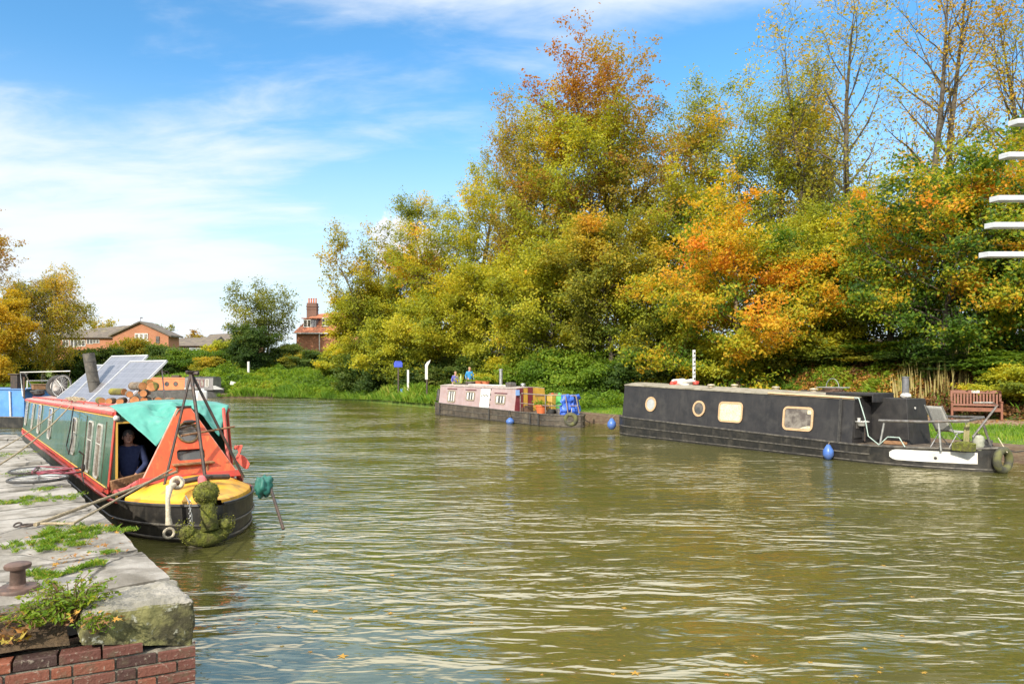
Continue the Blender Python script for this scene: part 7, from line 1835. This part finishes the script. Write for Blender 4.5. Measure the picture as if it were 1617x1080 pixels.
weed(108, 968, 110, .038, 'big leafy weed growing where the coping stones are missing, left of the corner stone', 21, .26, .30)
weed(58, 975, 45, .034, 'low sprawling weed left of the big leafy one', 22, .18, .16)
weed(150, 985, 22, .03, 'small weed curling onto the lichened corner stone', 23, .10, .13)
# fallen leaves
def maple_leaf_mesh(pts, sizes, name, m, hues, label, flat=.25, lobes=5, seed=1):
    rng = np.random.default_rng(seed); V = []; F = []; A = []
    prof = []
    for k in range(lobes * 2):
        a = 2 * pi * k / (lobes * 2) + pi / 2; r = (1.0 if k % 2 == 0 else .42)
        if k == lobes: r = .15 
        prof.append((cos(a) * r, sin(a) * r))
    for p, s, h in zip(pts, sizes, hues):
        b = len(V); a = rng.uniform(0, 6.28); n = Vector((rng.normal() * flat, rng.normal() * flat, 1)).normalized(); x = n.orthogonal().normalized(); x.rotate(Matrix.Rotation(a, 3, n)) if False else None
        u = Vector((cos(a), sin(a), 0)); u = (u - n * u.dot(n)).normalized(); v = n.cross(u)
        V.append(tuple(p)); A.append(h)
        for q in prof:
            c_ = rng.uniform(-.12, .16); V.append(tuple(Vector(p) + (u * q[0] + v * q[1]) * s + n * s * (c_ if flat > .05 else 0))); A.append(h)
        m_ = len(prof)
        for k in range(m_): F.append((b, b + 1 + k, b + 1 + (k + 1) % m_))
    o = np_mesh(name, V, F, m, A); tag(o, label, None, None, 'stuff'); return o
rng = np.random.default_rng(12); pts = []; sz = []; hu = []
for k in range(700):
    b = rng.uniform(.85, 3.2); a0 = front_a(b); a = a0 + rng.uniform(.03, .55)
    p = q2(a, b, QZ - .17 + rng.uniform(0, .10) + .1 * (a - a0)); pts.append(p); sz.append(rng.uniform(.025, .06)); hu.append(np.clip(rng.normal(.45, .25), 0, .82))
for k in range(120):
    pxx, pyy = ((150, 838), (110, 880), (155, 975), (60, 850), (150, 860))[k % 5]
    c = onz(pxx + rng.normal() * 26, pyy + rng.normal() * 9, QZ + .012)
    pts.append((c.x, c.y, QZ + .012)); sz.append(rng.uniform(.012, .03)); hu.append(rng.uniform(.3, .8))
maple_leaf_mesh(pts, sz, 'quay_leaves', L_LITTER, hu, 'orange and brown maple leaves lying on the quay and behind the brick edge', flat=.45)
pts = []; sz = []; hu = []
for (px, py, s) in ((540, 1036, .06), (1003, 1063, .05), (617, 968, .04), (497, 965, .045), (620, 908, .04), (985, 960, .04), (1395, 893, .04), (440, 990, .03)):
    c = onz(px, py, 0); pts.append((c.x, c.y, .004)); sz.append(s); hu.append(.72)
for k in range(90):
    px = rng.uniform(330, 1600); py = rng.uniform(760, 1075); c = onz(px, py, 0); pts.append((c.x, c.y, .003)); sz.append(rng.uniform(.012, .03)); hu.append(rng.uniform(.55, .85))
maple_leaf_mesh(pts, sz, 'floating_leaves', L_LITTER, hu, 'yellow leaves floating on the water', flat=.0, seed=5)

# ================================================================== bank furniture
def bench():
    A = on_ground(1501, 25.2); B_ = on_ground(1583, 24.4)
    d = Vector((B_.x - A.x, B_.y - A.y)); W = d.length; c = (A + B_) / 2
    R = empty('park_bench', (c.x, c.y, gz(c.x, c.y)), atan2(d.y, d.x), 'reddish-brown slatted wooden bench on the grass bank', 'bench')
    mw = mat('bench_timber', (0.23, 0.085, 0.045), (0.15, 0.055, 0.03), scale=6, rough=.6, stretch=(1, 6, 6), bump=.002)
    hw = W / 2 - .04
    for s in (-1, 1):
        t = MB(); t.box((s * hw, -.26, .32), (.07, .07, .64)); t.build('leg', mw, R, bevel=.006)
        t = MB(); t.box((s * hw, .27, .52), (.07, .07, 1.06), rx=-.10); t.build('leg', mw, R, bevel=.006)
        t = MB(); t.box((s * hw, -.02, .655), (.08, .62, .04)); t.build('armrest', mw, R, bevel=.006)
        t = MB(); t.box((s * hw, 0, .36), (.05, .5, .08)); t.build('side_rail', mw, R, smooth=0)
    t = MB()
    for k in range(5): t.box((0, -.26 + k * .115, .42), (W - .12, .09, .03))
    t.box((0, -.29, .36), (W - .14, .035, .09)); t.build('seat', mw, R, bevel=.004)
    t = MB(); t.box((0, .315, 1.0), (W - .1, .05, .12), rx=-.10); t.box((0, .275, .52), (W - .1, .045, .07), rx=-.10)
    n = 14
    for k in range(n): x = lerp(-hw + .10, hw - .10, k / (n - 1)); t.box((x, .295, .76), (.062, .025, .42), rx=-.10)
    t.build('backrest', mw, R, bevel=.003)
    t = MB(); t.box((0, .282, 1.01), (.24, .008, .09), rx=-.10); t.build('plaque', m_white, R, smooth=0)
bench()
def post(name, px, d, ytop, r, m_, label, cat='post', sq=True, extra=None):
    p = on_ground(px, d); h = EYE + (588 - ytop) / FP * d - p.z
    R = empty(name, p, 0, label, cat); t = MB()
    if sq: t.box((0, 0, h / 2 - .1), (r * 2, r * 2, h + .2))
    else: t.tube([(0, 0, -.2), (0, 0, h)], r, 10)
    t.build('post', m_, R, bevel=.008)
    if extra: extra(R, h)
    return R
def gauge(R, h):
    # black marks on a white board
    t = MB(); t.box((0, -.10, h * .5 + .12), (.13, .02, h * .98 - .10)); b = t.build('board', m_white, R, smooth=0)
    t = MB()
    for k in range(9):
        z = h - .12 - k * .20
        if z < .15: break
        if k % 2 == 0: t.box((.02, -.113, z), (.07, .006, .10)); 
        else: t.box((-.01, -.113, z), (.10, .006, .045)); t.box((.035, -.113, z + .05), (.03, .006, .06))
    t.build('black_marks', m_rubber, b, smooth=0)
post('gauge_post', 1095, 32.3, 554, .05, m_darkmetal, 'tall black and white striped marker board standing behind the black boat', 'marker', extra=gauge)
def sign_boards(R, h):
    t = MB(); t.box((0, 0, h - .28), (.62, .12, .36)); t.box((0, 0, h - .06), (.50, .14, .10)); t.build('panel', mat('royal_blue', (.03, .06, .42), (.04, .08, .5), scale=5, rough=.5), R, bevel=.02)
    t = MB(); t.box((.28, -.05, .45), (.22, .1, .4)); t.build('lower_panel', mat('mid_blue', (.06, .22, .55), rough=.5), R, bevel=.02)
post('blue_sign', 629, 49.5, 570, .05, MATS['royal_blue'] if 'royal_blue' in MATS else m_darkmetal, 'blue notice board on a post among the dark trees', 'sign', extra=sign_boards)
post('white_post', 644.5, 48.5, 584, .07, m_white, 'short white post right beside the blue notice board')
def wp(R, h):
    t = MB(); t.box((-.02, -.06, h * .76), (.18, .03, h * .42)); t.build('white_face', m_white, R, smooth=0)
    t = MB(); t.prism([(-.05, -.06, h), (.26, -.06, h + .22), (.20, -.06, h + .02), (.08, -.06, h - .2)], (0, .03, 0)); t.build('pointer', m_white, R, smooth=0)
post('finger_post', 674, 46.5, 573, .05, m_darkmetal, 'white-faced signpost with a slanting pointer left of the walkers', 'signpost', extra=wp)
post('white_post', 392.5, 71.5, 571, .10, m_white, 'white post standing alone in the ivy of the far bank')
p = on_ground(368, 66.2); t = MB(); t.box((0, 0, .38), (.55, .04, .34), ry=.25); t.rod((-.1, .02, -.2), (-.1, .02, .4), .03); t.build('white_plate', m_white, None, loc=p, label='small tilted white plate on the lawn edge behind the far landing', cat='sign')
post('white_stake', 1010, 31.2, 622, .04, m_white, 'thin white stake on the bank')if False else None
p = Vector((*onz2(963, 640, .6), 0)); 
# ================================================================== houses
def brick_tex(name, c1, c2, mort, sc=1.0):
    m, nt, p, o = new_mat(name)
    tc = nt.nodes.new('ShaderNodeTexCoord'); sp = nt.nodes.new('ShaderNodeSeparateXYZ'); nt.links.new(tc.outputs['Object'], sp.inputs[0])
    v = vec(nt, mth(nt, 'ADD', sp.outputs[0], sp.outputs[1]), sp.outputs[2], 0)
    b = nt.nodes.new('ShaderNodeTexBrick'); nt.links.new(v, b.inputs[0]); b.inputs['Scale'].default_value = sc
    b.inputs['Brick Width'].default_value = .23; b.inputs['Row Height'].default_value = .075; b.inputs['Mortar Size'].default_value = .008
    b.inputs['Color1'].default_value = (*c1, 1); b.inputs['Color2'].default_value = (*c2, 1); b.inputs['Mortar'].default_value = (*mort, 1)
    c = mixc(nt, rng_map(nt, noi(nt, tc.outputs['Object'], .9, 5, .6), .35, .65, 0, .4), b.outputs[0], (c1[0] * .6, c1[1] * .7, c1[2] * .8))
    nt.links.new(c, p.inputs['Base Color']); p.inputs['Roughness'].default_value = .9
    return m
m_brickh = brick_tex('orange_brick', (.44, .155, .065), (.36, .11, .05), (.36, .26, .18))
m_slate = mat('slate_roof', (.15, .12, .095), (.095, .08, .065), scale=1.6, rough=.85, bump=.02, bscale=7, dirt=(.22, .19, .10), dirt_amt=.4, dscale=1)
m_tiles = mat('clay_tiles', (.42, .155, .075), (.28, .095, .05), scale=1.8, rough=.85, bump=.05, bscale=6, stretch=(1, 1, 2.5), dirt=(.18, .13, .07), dirt_amt=.5)
def hwindow(parent, c, w, h, m_=None, name='window', depth=.06):
    t = MB(); cx, cy, cz = c
    t.box((cx, cy - depth / 2, cz), (w, depth, h)); o = t.build(name, m_white, parent, smooth=0)
    t = MB()
    for sx in (-1, 1): t.box((cx + sx * w * .235, cy - depth - .004, cz), (w * .38, .01, h * .84))
    t.build('pane', m_ or m_glass, o, smooth=0); return o
def gable_house():
    d = 100.0; A = at(178, 530, d); B_ = at(266, 530, d); cx = (A.x + B_.x) / 2; W = B_.x - A.x; g0 = gz(cx, d) - .5
    ze = A.z; za = at(222, 510, d).z
    R = empty('brick_gable_house', (cx, d, 0), 0, 'orange brick house with a wide gable facing the canal and white boards in it', 'house')
    t = MB(); h = W / 2
    t.prism([(-h, 0, g0), (h, 0, g0), (h, 0, ze), (0, 0, za), (-h, 0, ze)], (0, 3.2, 0)); t.build('wall', m_brickh, R, smooth=0)
    t = MB()
    for s in (-1, 1):
        e = (za - ze) / h; x1 = s * (h + .5); z1 = ze - .5 * e
        t.prism([(0, -.35, za + .04), (x1, -.35, z1 + .04), (x1, -.35, z1 + .26), (0, -.35, za + .26)], (0, 3.8, 0))
    r = t.build('roof', m_slate, R, smooth=0)
    t = MB(); t.box((0.15, -.05, za - 2.0), (1.9, .09, .95)); t.box((.15, -.06, za - 2.62), (2.1, .1, .12)); w_ = t.build('white_boards', m_white, R, smooth=0)
    t = MB()
    for k in range(3): t.box((-.5 + k * .65, -.105, za - 2.0), (.42, .02, .7))
    t.build('pane', m_glass2, w_, smooth=0)
    t = MB(); t.box((h * .62, -.05, ze - .6), (.5, .1, 1.0)); t.build('window', m_glass, R, smooth=0)
    t = MB(); t.rod((0, 0, za + .2), (0, 0, za + .75), .03); t.box((.12, 0, za + .75), (.35, .03, .14)); t.build('weather_vane', m_darkmetal, R)
gable_house()
def pv_roof_house():
    d = 108.0; A = at(160, 529, d); B_ = at(212, 512, d)
    R = empty('glare_roofed_house', (A.x, d, 0), 0, 'house whose sloping roof is coloured white for glare, wedged behind the brick gable', 'house')
    w_ = B_.x - A.x; g0 = 2.0
    t = MB(); t.prism([(0, 0, g0), (w_, 0, g0), (w_, 0, B_.z - .1), (0, 0, A.z - .1)], (0, 8, 0)); t.build('wall', m_brickh, R, smooth=0)
    t = MB(); t.prism([(-.3, -.3, A.z - .1), (w_, -.3, B_.z), (w_, -.3, B_.z + .15), (-.3, -.3, A.z + .08)], (0, 8.5, 0)); r_ = t.build('roof', mat('glare_white_roof', (.80, .82, .84), (.72, .74, .77), scale=.6, rough=.35), R, smooth=0)  # white base colour stands in for glare on this roof slope
    t = MB(); t.prism([(w_ * .45, -.34, lerp(A.z, B_.z, .45) - .25), (w_ * .75, -.34, lerp(A.z, B_.z, .75) - .45), (w_ * .75, -.34, lerp(A.z, B_.z, .75) + .0), (w_ * .6, -.34, lerp(A.z, B_.z, .6) + .05)], (0, .03, 0)); t.build('roof_light', m_slate, r_, smooth=0)
pv_roof_house()
def terrace(px0, px1, y_ridge0, y_ridge1, y_eave, d, label, wins, depth=5.0, g=2.5, name='terrace_house', hip=0):
    A = at(px0, y_eave, d); B_ = at(px1, y_eave, d); W = B_.x - A.x; ze = A.z
    z0 = at(px0, y_ridge0, d + depth / 2).z; z1 = at(px1, y_ridge1, d + depth / 2).z
    R = empty(name, (A.x, d, 0), 0, label, 'house')
    t = MB(); t.box((W / 2, depth / 2, (g + ze) / 2), (W, depth, ze - g)); 
    t.build('wall', m_brickh, R, smooth=0)
    t = MB(); D = depth / 2
    t.add([(-.3, -.35, ze), (W + .3, -.35, ze), (W + .3 - hip, D, z1), (-.3 + hip, D, z0), (-.3, depth + .35, ze), (W + .3, depth + .35, ze)], [(0, 1, 2, 3), (3, 2, 5, 4), (0, 3, 4), (1, 5, 2), (0, 4, 5, 1)])
    t.build('roof', m_slate if name != 'tiled_house' else m_tiles, R, smooth=0)
    t = MB(); t.box((W / 2, -.40, ze - .04), (W + .6, .12, .12)); t.build('gutter', m_white if name == 'tiled_house' else m_darkmetal, R, smooth=0)
    for px, y0, y1, w_ in wins:
        c = at(px, (y0 + y1) / 2, d); hwindow(R, (c.x - A.x, -.01, c.z), w_, (y1 - y0) / FP * d)
    return R, A, W, ze, z0, z1
terrace(86, 200, 523, 511, 533, 104, 'brick terrace with a dark slate roof left of the house with the glare-white roof', [(104, 537, 548, 1.0), (117, 537, 548, 1.2), (129, 537, 547, 1.2), (142, 536, 543, 1.0), (152, 536, 542, 1.0)], depth=8)
terrace(268, 330, 534, 531, 546, 112, 'long low slate-roofed house right of the brick gable, left half', [(283, 548, 553, 1.5), (300, 548, 553, 1.5)], depth=8)
terrace(318, 392, 528, 524, 545, 118, 'long low slate-roofed house behind the grey shed, right half', [(330, 547, 552, 1.5), (352, 547, 552, 2.0)], depth=8)
R, A, W, ze, z0, z1 = terrace(468, 566, 497, 490, 526, 84, 'brick cottage with a clay tile roof, dormer and tall chimney', [], depth=7, name='tiled_house', hip=1.2)
def L_(px, py, dd): v = at(px, py, dd); return (v.x - A.x, dd - 84, v.z)
t = MB(); c = L_(493.5, 490, 87.5); t.box((c[0], c[1], c[2] - .3), (1.25, .9, 2.4)); t.box((c[0], c[1], c[2] + .45), (1.4, 1.05, .12)); t.box((c[0], c[1], c[2] + .1), (1.36, 1.0, .08)); ch = t.build('chimney', brick_tex('dark_brick', (.17, .07, .045), (.11, .05, .035), (.22, .18, .14)), R, smooth=0)
t = MB()
for k in range(4): t.lathe([(.11, 0), (.09, .55), (.12, .58), (.12, .64), (0, .64)], (c[0] - .45 + .3 * k, c[1], c[2] + .9), 10)
t.build('chimney_pot', m_terra, ch)
# dormers
c = L_(486, 511, 84.9); t = MB(); t.hexa([(c[0] - .45, c[1] - .3, c[2] - .7), (c[0] + 1.1, c[1] - .3, c[2] - .7), (c[0] + 1.1, c[1] + 2.2, c[2] - .7), (c[0] - .45, c[1] + 2.2, c[2] - .7), (c[0] - .45, c[1] - .3, c[2] + .55), (c[0] + 1.1, c[1] - .3, c[2] + .55), (c[0] + 1.1, c[1] + 2.2, c[2] + .55), (c[0] - .45, c[1] + 2.2, c[2] + .55)])
t.build('dormer', mat('lead_grey', (.14, .14, .15), (.2, .2, .21), scale=3, rough=.7), R, smooth=0)
t = MB(); t.hexa([(c[0] - .65, c[1] - .5, c[2] + .55), (c[0] + 1.3, c[1] - .5, c[2] + .55), (c[0] + 1.3, c[1] + 2.4, c[2] + .75), (c[0] - .65, c[1] + 2.4, c[2] + .75), (c[0] - .65, c[1] - .5, c[2] + .68), (c[0] + 1.3, c[1] - .5, c[2] + .68), (c[0] + 1.3, c[1] + 2.4, c[2] + .88), (c[0] - .65, c[1] + 2.4, c[2] + .88)]); t.build('dormer_roof', m_tiles, R, smooth=0)
hwindow(R, (c[0] + .05, c[1] - .31, c[2]), .95, .95)
c = L_(514.5, 509, 84.9); t = MB(); t.box((c[0], c[1] + .6, c[2]), (.8, 1.8, 1.2)); t.build('dormer', MATS['lead_grey'], R, smooth=0); hwindow(R, (c[0], c[1] - .31, c[2]), .75, 1.05)
t = MB(); c = L_(504, 533, 83.6); t.rod((c[0], -.3, ze), (c[0], -.3, ze - 2.2), .06); t.build('downpipe', m_white, R)
t = MB(); p = at(321, 551, 92); t.box((0, 0, 0), (2.3, 2.5, 2.4)); t.box((0, -.05, 1.25), (2.5, 2.7, .1)); R = t.build('grey_shed', mat('pale_shed', (.42, .44, .46), (.34, .36, .38), scale=2, rough=.7), None, smooth=0, loc=(p.x, p.y, 4.3), label='pale grey shed half hidden by the hedge below the long low roofs', cat='shed')
# ================================================================== louvre slats at the right edge
def slats():
    R = empty('louvre_screen', (4.3, 4.4, QZ), 0, 'stack of five pale metal louvre slats jutting in from the right edge above the water', 'louvre')
    for px, py, dd in ((1603, 190, 4.0), (1588, 243, 4.0), (1573, 311.5, 4.0), (1565, 354, 4.0), (1556, 400.5, 4.0)):
        c = at(px, py, dd); x0 = c.x - 4.3; z = c.z - QZ
        t = MB()
        y0 = dd - 4.4
        t.hexa([(x0 + .02, y0, z - .018), (1.2, y0, z - .018), (1.2, y0 + .06, z - .018), (x0, y0 + .06, z - .018), (x0 + .02, y0, z + .012), (1.2, y0, z + .012), (1.2, y0 + .06, z + .014), (x0, y0 + .06, z + .014)])
        t.build('slat', mat('anodised_slat', (.55, .56, .57), (.45, .46, .47), scale=20, rough=.4, metal=.2, stretch=(1, 1, 6)), R, smooth=0, bevel=.003)
    t = MB(); t.box((1.0, -.25, 1.1), (.08, .10, 3.6)); t.build('upright', MATS['anodised_slat'], R, smooth=0)
slats()
for o in list(SC.objects):
    if o.name.startswith('bush') and o.parent is None and o.location.z < -20:
        for c_ in list(o.children): bpy.data.objects.remove(c_)
        bpy.data.objects.remove(o)
